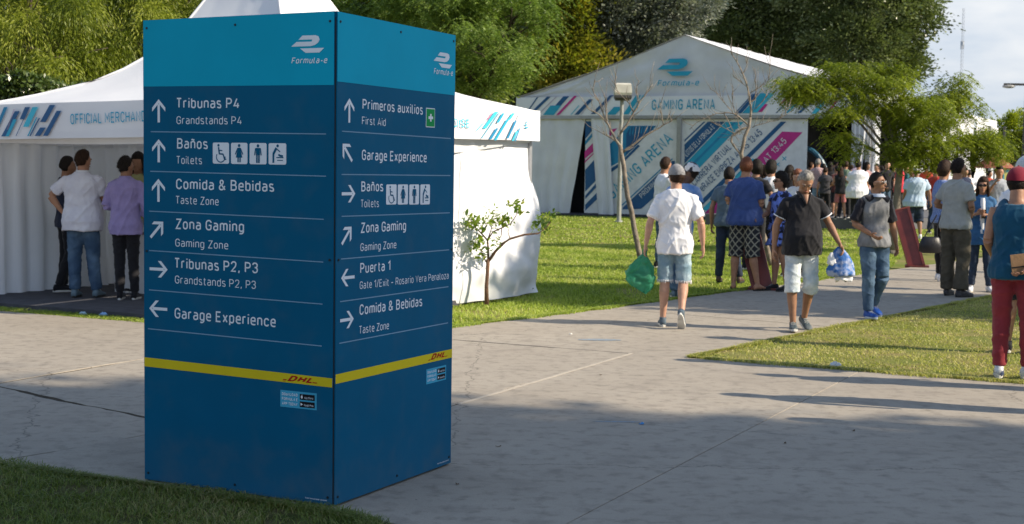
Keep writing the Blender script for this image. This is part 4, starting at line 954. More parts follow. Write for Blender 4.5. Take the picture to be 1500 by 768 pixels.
bp([(886, 219), (906, 199.5), (921, 184.5), (962, 184.5), (909, 236.5), (890, 247)], P_BLUE, 0, bL); bp([(889, 251), (908, 239), (935, 212), (938, 214), (908, 244), (891, 256)], P_NAVY, 1, bL)
pf.poly([(918, 196), (924, 185.5), (961, 185.5), (917, 228)], P_NAVY, 'print_shape', bL, OF+.0028)
for k in range(9): pf.poly([(922+k*4.2, 196-k*.4), (924.0+k*4.2, 186), (925.2+k*4.2, 186), (923.4+k*4.2, 200-k*.9)], P_BLUE, 'print_shape', bL, OF+.0042)
pf.text('GAMING ARENA', (898.5, 293), (987.5, 206), 17.5, P_TEAL, bL, OF+.006, bold=.004)
bp([(913, 304), (985, 236), (989, 236), (989, 262), (940, 306), (912, 307)], P_NAVY, 1, bL); bp([(911, 300), (985, 232), (986, 233.4), (912, 301.6)], P_BLUE, 2, bL)
pf.text('PRÓXIMA FECHA', (941, 291), (986, 246), 7.6, P_WHITE, bL, OF+.009)
bN = banner(856, 878.5, 176, 313, 313, 'banner', 'narrow striped strip banner beside the dark doorway')
for q, m in (([(858, 178), (866, 178), (867.6, 192), (857.6, 204)], P_NAVY), ([(857.6, 207), (868, 195), (868.4, 200), (857.6, 213)], P_BLUE), ([(857, 222), (869.6, 209), (871, 221), (857, 233)], P_PINK), ([(857, 236), (871, 223), (871.2, 224.6), (857, 239)], P_PINK), ([(857.6, 249), (872, 233), (876, 262), (857.6, 281)], P_NAVY), ([(857.6, 287), (876.6, 265), (877.4, 271), (857.6, 292)], P_NAVY), ([(857.6, 300), (878, 279), (878.2, 289), (857.6, 309)], P_NAVY)): bp(q, m, 1, bN)
# front cloths: left wall panel pulled aside over a dark gap, two loose door curtains
def cloth_px(name, TL, TR, BL, BR, nf, amp, seed, off, m=PVC_D, lab=None):
    a, b, c, d = pf.hit(*BL), pf.hit(*BR), pf.hit(*TL), pf.hit(*TR)
    def f(u, v):
        uu = (a[0]*(1-u) + b[0]*u)*(1-v) + (c[0]*(1-u) + d[0]*u)*v; z = (a[1]*(1-u) + b[1]*u)*(1-v) + (c[1]*(1-u) + d[1]*u)*v
        w = amp*(.3 + (1-v))*math.sin(u*nf*6.283 + seed + 1.5*noise.noise(Vector((u*2, v*2, seed)))) + amp*.8*noise.noise(Vector((u*5, v*4, seed)))
        return tuple(pf.pt(uu, max(.02, z), off + w))
    m_ = MB(); m_.grid(f, 60, 24); return sm(m_.build(name, m, arena, label=lab))
cloth_px('wall_cloth', (763, 171), (859, 171.5), (764, 314.5), (834, 316), 4.5, .05, 2, .06, PVC_O, 'left front wall cloth pulled aside at the dark gap')
cloth_px('door_curtain', (867, 171.5), (893, 171.5), (877, 315.5), (901, 315), 1.6, .05, 5, .10, PVC_O)
m_ = MB(); m_.grid(lambda u, v: tuple(PT(5.9 + .02*u, 0 + BZ*v, -.05 - 0*u)), 2, 2)
# dark lining: interior walls and floor
BLK = mat('interior_black_drape', (.012, .012, .016), (.02, .02, .026), 3, .9, .3, 6)
def sheet(P, Q, z0, z1, m, name): 
    m_ = MB(); m_.grid(lambda u, v: (P.x + (Q.x-P.x)*u, P.y + (Q.y-P.y)*u, z0 + (z1-z0)*v), 8, 4); return m_.build(name, m, arena)
sheet(PT(.4, 0, .8), PT(9.3, 0, .8), .02, BZ+.5, BLK, 'inner_wall'); sheet(PT(.1, 0, LA-.2), PT(WA-.1, 0, LA-.2), .02, BZ, BLK, 'back_wall'); sheet(PT(.06, 0, .1), PT(.06, 0, LA), .02, EZ, BLK, 'left_wall')
sheet(PT(9.3, 0, .8), PT(9.3, 0, 9), .02, BZ+.4, BLK, 'inner_wall'); sheet(PT(3, 0, 12), PT(WA-.1, 0, 12), .02, BZ+.6, BLK, 'inner_wall')
m_ = MB(); m_.prism([tuple(PT(.1, 0, -.2).xy), tuple(PT(WA+2.2, 0, -.2).xy), tuple(PT(WA+2.2, 0, LA).xy), tuple(PT(.1, 0, LA).xy)], -.03, .03); m_.build('floor', FLOOR_D, arena)
m_ = MB(); m_.grid(lambda u, v: tuple(PT(.2 + (WA-.4)*u, BZ+.25 + .3*(1-abs(2*u-1)), .3 + (LA-.6)*v)), 6, 6); m_.build('ceiling_drape', BLK, arena)
# curtains inside the entrance: a blue ring arch of the game stage
m_ = MB(); pts = [PT(10.55 + .95*math.cos(R(180 - 11.25*k)), 1.0 + 1.5*math.sin(R(11.25*k)), .9) for k in range(17)]
m_.tube(pts, .09, 8); m_.build('stage_arch', mat('arch_blue', (.03, .12, .2), None, 3, .4), arena)
# long side facing the sun: legs, scalloped eave, tied drapes
for k in range(7):
    w = LA/6*k
    m_ = MB(); m_.box(tuple(PT(WA, BZ/2+.3, w)), (.12, .12, BZ+.6), frame=Matrix((tuple(fa), tuple(sa), (0, 0, 1))).transposed()); m_.build('side_post', BAR, arena)
def eavef(u, v):
    k = (u*6) % 1.0
    return tuple(PT(WA + .14 + .02*math.sin(u*80), EZ + .03 - v*(.30 + .22*(1-math.sin(math.pi*k))**1.5), LA*u))
m_ = MB(); m_.grid(eavef, 140, 5); sm(m_.build('side_valance', PVC_O, arena))
def drape(w, wid, seed, z0=.05, tie=.55):
    def f(u, v):
        z = z0 + (EZ - .3 - z0)*v; g = 1 - .45*math.exp(-((v-tie)/.18)**2)
        x = (u-.5)*wid*g*(1.25 - .25*v); dd = .09*math.sin(u*31 + seed) + .05*noise.noise(Vector((u*4, v*5, seed)))
        return tuple(PT(WA + .12 + dd, z, w + x))
    m_ = MB(); m_.grid(f, 40, 18); return sm(m_.build('side_drape', PVC_O, arena))
for k, (w, wid) in enumerate(((.35, .9), (4.6, 1.7), (9.0, 1.7), (12.4, 1.2), (14.4, 1.6), (18.0, 3.3), (22.5, 3.6), (25.9, 2.2))): drape(w, wid, k*2.1)
def drf(u, v): 
    g = 1 - .3*math.exp(-((v-.5)/.2)**2); return tuple(PT(WA - .55 + .55*u*g + .0, .05 + (BZ-.1)*v, -.22 + .07*math.sin(u*22)))
m_ = MB(); m_.grid(drf, 30, 16); sm(m_.build('door_curtain', PVC_O, arena))
rebase(arena)

# ------------------------------------------------------------------ lamp post, red beams, distant poles, kiosk stall
lp = G(906.5, 324)
lamp = thing('lamp_post', 'grey steel park lamp post with square cream lantern, before the gaming tent', 'lamp post', (lp.x, lp.y, -.03))
STEEL = mat('galvanised_pole', (.36, .37, .35), (.28, .29, .28), 9, .55, .05, 30, metal=.3)
m_ = MB(); m_.tube([(0, 0, 0), (0, 0, 1.2), (.01, 0, 2.6), (.03, 0, 3.95)], [.075, .07, .062, .058], 12); m_.build('pole', STEEL, lamp)
m_ = MB(); m_.tube([(0, 0, 0), (0, 0, .05)], [.13, .12], 12); m_.build('foot_plate', STEEL, lamp)
m_ = MB(); f4 = lambda s, z: [(.05 + s*.0 + x*s, y*s, z) for x, y in ((-.27, -.27), (.27, -.27), (.27, .27), (-.27, .27))]
m_.rings([f4(.82, 3.92), f4(1.0, 4.0), f4(1.0, 4.08)]); m_.build('lantern_base', mat('lantern_dark', (.06, .06, .06), None, 5, .5), lamp)
m_ = MB(); m_.rings([f4(.95, 4.08), f4(1.04, 4.16), f4(.95, 4.42), f4(.8, 4.47)]); m_.build('lantern', mat('lantern_cream', (.62, .60, .52), (.5, .48, .42), 4, .5), lamp)
REDM = mat('dark_red_painted_steel', (.20, .035, .028), (.13, .025, .02), 5, .45, .1, 18, spec=.5)
def red_beam(top, base, d, lab, rz):
    b = G(*base); b.z = -.02; t = at(top[0], top[1], b.y + .35)
    o = thing('leaning_beam', lab, 'beam', b)
    v = (t - b); L = v.length; zz = v.normalized(); xx = Vector((math.cos(rz), math.sin(rz), 0)); xx = (xx - zz*xx.dot(zz)).normalized(); yy = zz.cross(xx)
    fr = Matrix((tuple(xx), tuple(yy), tuple(zz))).transposed(); w, t_ = .30, .20
    m_ = MB()
    m_.box(zz*L/2, (w, t_, L), frame=fr); m_.build('beam', REDM, o)
    m_ = MB()
    for sx in (-1, 1): m_.box(zz*L/2 + xx*sx*(w/2-.022) - yy*(t_/2+.012), (.044, .03, L*.996), frame=fr)
    m_.build('edge_rail', REDM, o)
    m_ = MB(); m_.box(zz*(L+.012), (w+.02, t_+.02, .024), frame=fr); m_.box(zz*(L*.985) , (w-.08, t_-.01, .03), frame=fr); m_.build('end_cap', mat('red_cap', (.30, .07, .05), None, 6, .5), o)
    m_ = MB(); m_.box((0, 0, .03), (.42, .34, .04), rot=rz); m_.build('base_plate', REDM, o)
    return o
red_beam((1092, 318), (1118, 424), 21, 'dark red steel beam leaning left beside the man in blue shirt', R(-15))
red_beam((1320, 309), (1343, 391), 26, 'dark red steel beam leaning left behind the man in raglan shirt', R(-15))
def pole(px, ptop, pbase, Y, r, name, lab, cat, head=None):
    b = at(px, pbase, Y); t = at(px, ptop, Y); o = thing(name, lab, cat, (b.x, b.y, 0)); m_ = MB()
    m_.tube([(0, 0, 0), (0, 0, t.z*.5), (0, 0, t.z)], [r, r*.8, r*.6], 8); m_.build('pole', mat('dark_pole', (.05, .05, .055), None, 6, .5, metal=.3), o); return o, t.z
o, z = pole(1497, 124, 300, 60, .11, 'street_lamp', 'tall dark street lamp at the right edge above the far tree', 'street lamp')
m_ = MB(); m_.box((-.35, 0, z), (1.2, .12, .09)); m_.box((.9, 0, z-1.1), (.8, .2, .12)); m_.build('crossarm', MATS['dark_pole'], o)
m_ = MB(); m_.ell((-.75, 0, z-.09), (.28, .13, .08), 10); m_.build('lamp_head', mat('lamp_grey', (.3, .3, .3), None, 4, .5), o)
o, z = pole(1467.5, 186, 300, 70, .10, 'slim_pole', 'thin dark pole rising beside the red parasol', 'pole')
# radio mast far away, lattice of three legs
b = at(1403.5, 240, 900); zt = at(1403.5, 12, 900).z; mast = thing('radio_mast', 'hair-thin lattice radio mast far off against the clouds', 'mast', (b.x, b.y, 0))
MG = mat('mast_grey', (.42, .44, .48), None, 1, .7)
m_ = MB()
for k in range(3):
    a = 2.094*k; m_.tube([(1.1*math.cos(a), 1.1*math.sin(a), 0), (.7*math.cos(a), .7*math.sin(a), zt)], .09, 5)
for j in range(40):
    z0 = zt*j/40; z1 = zt*(j+1)/40; r = 1.1 - .4*j/40
    for k in range(3):
        a, c = 2.094*k, 2.094*(k+1); m_.tube([(r*math.cos(a), r*math.sin(a), z0), (r*math.cos(c), r*math.sin(c), z1)], .045, 4)
m_.build('lattice', MG, mast)
m_ = MB(); m_.box((0, 0, zt*.78), (1.8, 1.8, 5)); m_.tube([(0, 0, zt*.78), (0, 0, zt*.80)], 1.2, 8); m_.build('antenna', MG, mast)
# red parasol stall far right
s0 = at(1455, 290, 58); stall = thing('parasol_stall', 'small stall under a faded red parasol at the far right', 'stall', (s0.x, s0.y, 0))
m_ = MB(); m_.tube([(0, 0, 0), (0, 0, 2.9)], .03, 8); m_.build('pole', STEEL, stall)
zt_ = at(1462, 225, 58).z
m_ = MB(); m_.rings([[(math.cos(6.283*i/8)*r_, math.sin(6.283*i/8)*r_, z_) for i in range(8)] for r_, z_ in ((.85, zt_-.6), (.83, zt_-.57), (.4, zt_-.2), (.03, zt_+.05))]); m_.build('canopy', mat('faded_red_canvas', (.36, .12, .08), (.30, .09, .06), 3, .8, trans=.2), stall)
m_ = MB(); m_.box((0, .1, .45), (1.7, .7, .9)); m_.build('counter', mat('stall_teal', (.10, .28, .30), None, 3, .6), stall)
m_ = MB(); m_.box((.75, -.5, 1.45), (1.1, .05, .9)); m_.build('poster_board', mat('stall_poster', (.10, .40, .50), (.60, .55, .15), 1.6, .6, fac=(.48, .52)), stall)
# pale long building / tent roofs far behind, right
s1 = at(1480, 250, 95); bd = thing('far_pavilion', 'pale low pavilion wall behind the stall at the far right', 'building', (s1.x+3, s1.y, 0), -.3)
m_ = MB(); m_.box((0, 0, 2.0), (14, 5, 4.0)); m_.build('wall', mat('pavilion_wall', (.42, .42, .42), (.36, .36, .37), 1, .8), bd)
m_ = MB(); m_.box((0, 0, 4.1), (14.6, 5.6, .25)); m_.build('roof', mat('pavilion_roof', (.5, .5, .5), None, 1, .7), bd)
m_ = MB()
for k in range(6): m_.box((-5.6 + k*2.2, -2.51, 2.1), (1.1, .06, 1.5)); 
m_.build('window', MATS['dark_glass'], bd)
# ------------------------------------------------------------------ foliage
def leafmesh(name, C, D, L, Wd, rnd, m, droop=.0, seed=0, flat=None):
    r = np.random.default_rng(seed); n = len(C)
    D = D / np.maximum(1e-6, np.linalg.norm(D, axis=1))[:, None]
    q = r.normal(size=(n, 3))
    if flat is not None: q = q*flat + np.array([0, 0, 1.0])
    S = np.cross(D, q); S /= np.maximum(1e-6, np.linalg.norm(S, axis=1))[:, None]
    Nn = np.cross(S, D)
    L = (L * (.6 + .8*r.random(n)))[:, None]; Wd = (Wd * (.6 + .8*r.random(n)))[:, None]
    V = np.stack([C, C + D*L*.45 + S*Wd*.5 + Nn*Wd*.15, C + D*L, C + D*L*.45 - S*Wd*.5 + Nn*Wd*.15], 1)
    me = bpy.data.meshes.new(name); me.vertices.add(n*4); me.vertices.foreach_set('co', V.astype(np.float32).reshape(-1))
    me.loops.add(n*4); me.loops.foreach_set('vertex_index', np.arange(n*4, dtype=np.int32))
    me.polygons.add(n); me.polygons.foreach_set('loop_start', (np.arange(n)*4).astype(np.int32))
    me.update(calc_edges=True); me.validate()
    a = me.attributes.new('rnd', 'FLOAT', 'FACE'); a.data.foreach_set('value', np.clip(rnd, 0, 1).astype(np.float32))
    me.materials.append(m); return me
def crown_pts(blobs, nclump, nleaf, sig, seed, shell=.55, up=.25):
    """clumps near the surface of the blobs; returns leaf centres, outward directions, clump value"""
    r = np.random.default_rng(seed); vol = np.array([b[3]*b[4]*b[5] for b in blobs])**.67; vol /= vol.sum()
    bi = r.choice(len(blobs), nclump, p=vol); B = np.array(blobs)[bi]
    d = r.normal(size=(nclump, 3)); d[:, 2] += up; d /= np.linalg.norm(d, axis=1)[:, None]
    rr = shell + (1-shell)*r.random(nclump)**.6
    cc = B[:, :3] + d * B[:, 3:6] * rr[:, None]
    val = r.random(nclump)
    k = r.integers(0, nclump, nleaf)
    off = r.normal(size=(nleaf, 3)) * sig * (.5 + r.random(nclump)[k])[:, None]
    off[:, 2] *= .7
    return cc[k] + off, d[k] + .6*off/sig, val[k], cc
BARK = mat('bark_brown', (.11, .085, .06), (.06, .045, .035), 9, .9, .8, 35, stretch=(1, 1, .25))
BARK_G = mat('bark_grey', (.24, .21, .17), (.13, .11, .09), 8, .9, .7, 35, stretch=(1, 1, .25))
def limb(mb, a, b, r0, r1, seed, n=7, wob=.12, seg=8):
    a, b = Vector(a), Vector(b); L = (b-a).length; pts = []
    for k in range(n+1):
        t = k/n; p = a.lerp(b, t) + Vector([noise.noise(Vector((seed*3.1 + i*7, t*2.6, 0)))*wob*L*math.sin(math.pi*min(1, t*1.0)) for i in range(3)])
        p.z += .06*L*math.sin(math.pi*t); pts.append(p)
    mb.tube(pts, [r0 + (r1-r0)*(k/n)**.8 for k in range(n+1)], seg); return pts
def tree(label, x, y, r0, blobs, m, nclump, nleaf, sig, L, Wd, seed, cat='tree', name='tree', style='tuft', bark=None, z0=-.04, group=None, shell=.55, fork=None):
    o = thing(name, label, cat, (x, y, z0), 0, group)
    bl = [(b[0]-x, b[1]-y, b[2]-z0, b[3], b[4], b[5]) for b in blobs]
    C, D, v, cc = crown_pts(bl, nclump, nleaf, sig, seed, shell)
    r = np.random.default_rng(seed+50)
    if style == 'weep':                      # hanging strands of narrow leaves
        ns = nleaf // 9; k = r.integers(0, len(cc), ns); st = cc[k] + r.normal(size=(ns, 3))*sig*.9
        vv = r.random(len(cc))[k]; t = np.arange(9)
        sway = r.normal(size=(ns, 2))*.22
        drop = (.045 + .05*r.random(ns))
        P = np.stack([st[:, None, 0] + sway[:, 0:1]*(t*drop[:, None]) + .0*t, st[:, None, 1] + sway[:, 1:2]*(t*drop[:, None]), st[:, None, 2] - t*drop[:, None] + .12*sig*np.sin(t*.4)], 2).reshape(-1, 3)
        C = P + r.normal(size=P.shape)*.015; D = np.stack([r.normal(size=len(P))*.55, r.normal(size=len(P))*.55, -np.ones(len(P))], 1)
        v = np.repeat(vv, 9)
    elif style == 'fount':                   # arching twigs that start together and droop, in feathery tufts
        k = r.integers(0, len(cc), nleaf // 10); ns = len(k); a = r.random(ns)*2*np.pi; up = r.random(ns)
        out = np.stack([np.cos(a)*(.35+.65*r.random(ns)), np.sin(a)*(.35+.65*r.random(ns)), .9*up - .15], 1); Lr = sig*(1.2 + 1.3*r.random(ns)); t = np.arange(1, 11)/10.0
        P = cc[k][:, None, :] + .10*r.normal(size=(ns, 1, 3)) + out[:, None, :]*t[None, :, None]*Lr[:, None, None]; P[:, :, 2] -= (t**2.1)[None, :]*Lr[:, None]*(1.15)
        Dd = out[:, None, :]*np.ones((1, 10, 1)); Dd[:, :, 2] -= 2.2*t[None, :]
        Dd = Dd + r.normal(size=Dd.shape)*.42
        C = P.reshape(-1, 3); D = Dd.reshape(-1, 3); vv = r.random(len(cc))[k]; v = np.clip(np.repeat(vv, 10)*.9 + .25*np.tile(t, ns) - .1, 0, 1)
    elif style == 'spray':                   # fern-like compound leaves: a rachis with paired leaflets, in flat layers
        ns = nleaf // 22; k = r.integers(0, len(cc), ns); st = cc[k] + r.normal(size=(ns, 3))*sig*np.array([1, 1, .45])
        a = r.random(ns)*2*np.pi; out = np.stack([np.cos(a), np.sin(a), -.15 - .5*r.random(ns)], 1)
        side = np.stack([-np.sin(a), np.cos(a), np.zeros(ns)], 1); vv = r.random(len(cc))[k]; t = np.arange(11)/11.0
        Lr = L*5.0*(.7 + .6*r.random(ns))
        base = st[:, None, :] + out[:, None, :]*(t*1.0)[None, :, None]*Lr[:, None, None]; base[:, :, 2] -= (t**2*.35)[None, :]*Lr[:, None]
        P = np.repeat(base, 2, axis=1); sg = np.tile([1.0, -1.0], 11)
        Dd = side[:, None, :]*sg[None, :, None] + .55*out[:, None, :]; Dd[:, :, 2] -= .35
        C = P.reshape(-1, 3); D = Dd.reshape(-1, 3) + r.normal(size=(len(P.reshape(-1, 3)), 3))*.15; v = np.repeat(vv, 22)
    n = len(C); rnd = .55*v + .45*r.random(n)
    me = leafmesh('crown', C, D + r.normal(size=D.shape)*.35*(style == 'tuft'), L, Wd, rnd, m, seed=seed, flat=.5 if style == 'spray' else None)
    obj('crown', me, o)
    tb = MB(); top = (sum(b[0] for b in bl)/len(bl), sum(b[1] for b in bl)/len(bl), min(b[2] - b[5]*.4 for b in bl))
    f = fork or (top[0]*.3, top[1]*.3, max(.6, top[2]*.75)); tr = limb(tb, (0, 0, 0), f, r0*1.25, r0*.8, seed, 6, .05, 12)
    tb.tube([(0, 0, -.05), (0, 0, .12)], [r0*1.8, r0*1.25], 12)
    tb.build('trunk', bark or BARK, o, True)
    lb = MB(); rr = random.Random(seed)
    for i, b in enumerate(bl):
        e = limb(lb, tr[-1] - Vector((0, 0, .05)), b[:3], r0*.5, r0*.12, seed+i, 7, .10)
        for j in range(5):
            d = Vector((rr.gauss(0, 1), rr.gauss(0, 1), rr.gauss(.3, .7))).normalized(); s_ = e[rr.randint(3, 7)]
            limb(lb, s_, Vector(b[:3]) + Vector((d.x*b[3], d.y*b[4], d.z*b[5]))*.8, r0*.14, r0*.03, seed+i*7+j, 5, .12, 5)
    lb.build('limbs', bark or BARK, o, True)
    return o
def BL(px, py, Y, rx, rz, ry=None):               # a crown blob about a traced spot, radii in metres
    p = at(px, py, Y); return (p.x, p.y, p.z, rx, ry or rx, rz)
L_W = leafmat('leaf_pepper', [(.03, .05, .006), (.11, .15, .014), (.24, .28, .026), (.38, .40, .07)], .35, .5)
L_M = leafmat('leaf_mid_green', [(.04, .075, .014), (.13, .20, .042), (.24, .33, .09), (.36, .43, .17)], .42, .45)
L_Y = leafmat('leaf_yellow', [(.09, .12, .015), (.16, .18, .02), (.26, .24, .03), (.33, .25, .03)], .4, .5)
L_S = leafmat('leaf_silver', [(.04, .055, .03), (.10, .12, .075), (.20, .22, .17), (.42, .43, .38)], .15, .35, .6)
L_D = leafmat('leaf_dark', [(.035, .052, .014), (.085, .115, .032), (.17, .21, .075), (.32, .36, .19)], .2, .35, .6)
L_J = leafmat('leaf_fern', [(.06, .085, .010), (.14, .18, .016), (.24, .29, .025), (.36, .38, .05)], .4, .45)
L_H = leafmat('leaf_hedge', [(.02, .04, .008), (.05, .085, .015), (.09, .13, .03), (.17, .20, .07)], .15, .3, .6)
# left: two big pepper trees, a glossy hedge before them
tree('big bright feathery pepper tree at the far left behind the tent', -12.0, 33, .32, [BL(-40, 20, 33, 2.6, 2.2), BL(55, -30, 33, 2.8, 2.0), BL(60, 75, 32, 1.9, 1.5), BL(10, 100, 31, 1.6, 1.1), BL(-50, 110, 32, 2, 1.3), BL(125, 10, 34, 1.7, 1.5)], L_W, 105, 130000, .46, .11, .022, 11, style='fount', shell=.85)
tree('second feathery pepper tree, close left of the blue kiosk', -9.0, 35, .30, [BL(195, 0, 35, 2.3, 1.9), BL(165, 92, 34, 1.5, 1.0), BL(255, 10, 36, 2.2, 1.9), BL(110, 108, 33, 1.2, .9), BL(240, 90, 35, 1.8, 1.4), BL(330, 0, 37, 2.2, 2.0)], L_W, 95, 110000, .46, .11, .022, 12, style='fount', shell=.85)
h0, h1 = at(-60, 150, 26), at(120, 150, 26)
hd = thing('clipped_hedge', 'dense glossy hedge top visible over the tent roof at far left', 'hedge', ((h0.x+h1.x)/2, 26, -.04))
r = np.random.default_rng(5); n = 52000
C = np.stack([(r.random(n)-.5)*4.6, (r.random(n)-.5)*1.6, 0*r.random(n)], 1); ht = at(30, 119, 26).z
hx = np.array([noise.noise(Vector((c[0]*1.5, c[1]*1.5, 0)))*.22 - max(0, c[0]-.6)*.16 for c in C]); C[:, 2] = (ht + .02 + hx) * (1 - .5*r.random(n)**1.8) ; C[:, 1] = np.where(r.random(n) < .6, -.8 + .14*r.normal(size=n), C[:, 1])
D = r.normal(size=(n, 3)) + np.array([0, -.7, .7])
obj('foliage', leafmesh('foliage', C, D, .085, .05, r.random(n)*.6 + .4*np.array([noise.noise(Vector(tuple(c*2.5)))+.5 for c in C]), L_H, seed=4), hd)
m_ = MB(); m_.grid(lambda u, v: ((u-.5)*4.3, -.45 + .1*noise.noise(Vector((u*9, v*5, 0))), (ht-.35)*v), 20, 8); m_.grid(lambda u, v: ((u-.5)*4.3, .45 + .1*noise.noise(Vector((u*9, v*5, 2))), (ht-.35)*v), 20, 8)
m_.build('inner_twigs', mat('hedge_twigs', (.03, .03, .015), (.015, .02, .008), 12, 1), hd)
# centre
tree('tall mid-green tree with layered sprays right of the kiosk', -.9, 38, .35, [BL(700, 40, 37, 2.1, 1.2), BL(728, 78, 36, 1.1, .7), BL(620, 10, 38, 1.9, 1.3), BL(752, 25, 37, 1.1, 1.0), BL(690, -40, 38, 2.4, 1.3), BL(560, 15, 39, 1.8, 1.3), BL(690, 100, 37, 1.0, .5)], L_M, 210, 150000, .27, .085, .03, 13, style='spray', shell=.6)
tree('dark leafy tree whose crown tops the kiosk at its centre', -5.6, 42, .33, [BL(500, 0, 42, 2.3, 1.6), BL(440, 10, 43, 2.0, 1.6), BL(560, 50, 42, 1.8, 1.4), BL(650, 110, 42, 1.7, 1.0), BL(490, 80, 42, 2, 1.4)], L_W, 330, 90000, .28, .17, .06, 14, shell=.6)
tree('autumn yellow tree between the green and the silver trees', 1.0, 57, .25, [BL(838, 40, 57, 1.46, 2.53), BL(822, 100, 57, 1.60, 1.33), BL(860, 110, 57, 1.60, 0.93), BL(815, -10, 57, 1.73, 1.73)], L_Y, 200, 36000, .3, .19, .10, 15, shell=.5)
tree('silver-leaved poplar left of the marquee peak', 5.2, 58, .3, [BL(905, 30, 58, 2.1, 1.7), BL(960, 20, 58, 1.7, 1.3), BL(880, 85, 58, 1.4, 1.2), BL(1000, -5, 58, 1.6, 1.2), BL(930, -20, 58, 2.2, 1.6), BL(930, 70, 58, 1.4, .9)], L_S, 260, 60000, .30, .16, .09, 16, shell=.5)
tree('wide dark green tree behind the right half of the marquee roof', 11.5, 84, .5, [BL(1100, 20, 84, 4.6, 3.2), BL(1040, 60, 83, 3.0, 2.0), BL(1190, 10, 84, 4.6, 3.4), BL(1160, 75, 83, 3.6, 2.2), BL(1100, -60, 85, 5, 3), BL(1030, -5, 84, 3, 2.6)], L_D, 560, 110000, .42, .22, .12, 17, shell=.5)
tree('dark green tree with ragged crown standing against the sky', 20.6, 80, .45, [BL(1270, 0, 80, 4.2, 3.0), BL(1250, 70, 79, 3.2, 2.2), BL(1310, 50, 79, 1.5, 2.0), BL(1320, -25, 80, 2.0, 2.4), BL(1215, -10, 80, 3.0, 3.0), BL(1315, 98, 79, 1.3, 1.0)], L_D, 420, 90000, .36, .20, .115, 18, shell=.55)
# right: feathery tree before the side of the marquee
tree('feathery fern-leaved tree with grey trunk before the marquee entrance', G(1269, 362).x, 30, .085, [BL(1185, 130, 30.2, 0.7, 0.32), BL(1235, 110, 30.5, 0.6, 0.3), BL(1290, 135, 30, 0.8, 0.42), BL(1240, 162, 29.8, 0.6, 0.22), BL(1240, 208, 29.7, 0.34, 0.28), BL(1345, 165, 29.8, 0.85, 0.42), BL(1350, 208, 29.5, 0.6, 0.26), BL(1395, 150, 30.6, 0.58, 0.58), BL(1420, 208, 30, 0.62, 0.36), BL(1362, 246, 29.6, 0.22, 0.28), BL(1446, 212, 30.4, 0.45, 0.32), BL(1325, 222, 29.4, .35, .22), BL(1300, 105, 30.8, 0.45, 0.22)], L_J, 210, 108000, .15, .06, .021, 19, style='spray', bark=BARK_G, shell=.25, fork=(.10, 0, 1.9))
tree('small yellow-green tree far right below the street lamp', 31.5, 92, .2, [BL(1470, 205, 92, 1.9, 1.3), BL(1500, 195, 92, 1.8, 1.4), BL(1530, 210, 92, 2, 1.6), BL(1445, 235, 92, 1.2, .8)], L_J, 120, 16000, .3, .18, .09, 20)
# a wood behind it all
r = np.random.default_rng(9); n = 90000; X = -42 + 66*r.random(n)
def woodtop(x):
    return 10.5 + 4*noise.noise(Vector((x*.12, 0, 4))) + 1.6*noise.noise(Vector((x*.5, 3, 1))) + (7 if x < 15 else 0)
tp = np.array([woodtop(x) for x in X]); Z = tp*(r.random(n)**.8); Y = 104 - 6*r.random(n) - 4*np.sin(X*.9)*np.sin(Z*.9) ; X = np.where(X > 22, X - 20*r.random(n), X)
nz_ = np.array([noise.noise(Vector((X[i]*.35, Y[i]*.3, Z[i]*.35))) for i in range(n)])
C = np.stack([X, Y + 3*nz_, Z], 1); D = r.normal(size=(n, 3)) + np.array([.3, -.8, .4])
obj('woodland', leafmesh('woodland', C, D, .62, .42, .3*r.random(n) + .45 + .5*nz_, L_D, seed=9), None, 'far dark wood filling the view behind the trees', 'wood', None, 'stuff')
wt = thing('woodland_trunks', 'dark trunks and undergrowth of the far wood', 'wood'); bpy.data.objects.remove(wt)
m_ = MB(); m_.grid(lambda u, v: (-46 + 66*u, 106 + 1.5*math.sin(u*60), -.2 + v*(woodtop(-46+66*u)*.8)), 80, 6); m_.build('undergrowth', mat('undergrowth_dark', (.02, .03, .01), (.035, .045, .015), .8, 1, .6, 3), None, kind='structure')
r = np.random.default_rng(19); n = 9000; X = 20 + 60*r.random(n); Z = (2.4 + 1.2*np.sin(X*.7) + .8*np.sin(X*2.1))*r.random(n)**.8; Y = 126 + 3*r.random(n)
obj('tree_line', leafmesh('tree_line', np.stack([X, Y, Z], 1), r.normal(size=(n, 3)) + np.array([0, -.7, .5]), .7, .5, r.random(n), L_J, seed=29), None, 'low far tree line on the horizon at the right', 'tree line', None, 'stuff')
# trees that stand off to the right of the photographer and shade the kiosk
x, y = 20.0, 1.35
bl = [(x + dx, y + dy, z, rx, ry, rz) for dx, dy, z, rx, ry, rz in ((0, 0, 10.5, 2.4, 2.45, 3.2), (1, .1, 14.5, 2.2, 2.3, 2.6), (0, -.2, 7.2, 2.4, 2.4, 2.8), (1.5, 0, 12.2, 2.2, 2.4, 3.0), (-1.2, .05, 8.8, 2.2, 2.4, 3.0), (.5, -.1, 16.6, 1.8, 2.2, 1.7), (-1.5, .1, 12.2, 1.9, 2.3, 2.4), (0, -1.2, 11, 2.4, 2.2, 4))]
tree('tall slim shade tree standing right of the plaza beyond the frame', x, y, .34, bl, L_D, 1100, 80000, .30, .34, .22, 60, shell=.1)
x, y = 13.0, 16.0
bl = [(x + dx, y + dy, z, 1.3, 1.35, 1.5) for dx, dy, z in ((0, 0, 6.2), (.6, .1, 7.0), (-.6, -.3, 5.2), (.3, .3, 4.6), (0, -.1, 7.4))]
tree('young round tree beyond the right edge along the path', x, y, .12, bl, L_J, 260, 26000, .24, .20, .12, 57, shell=.2)
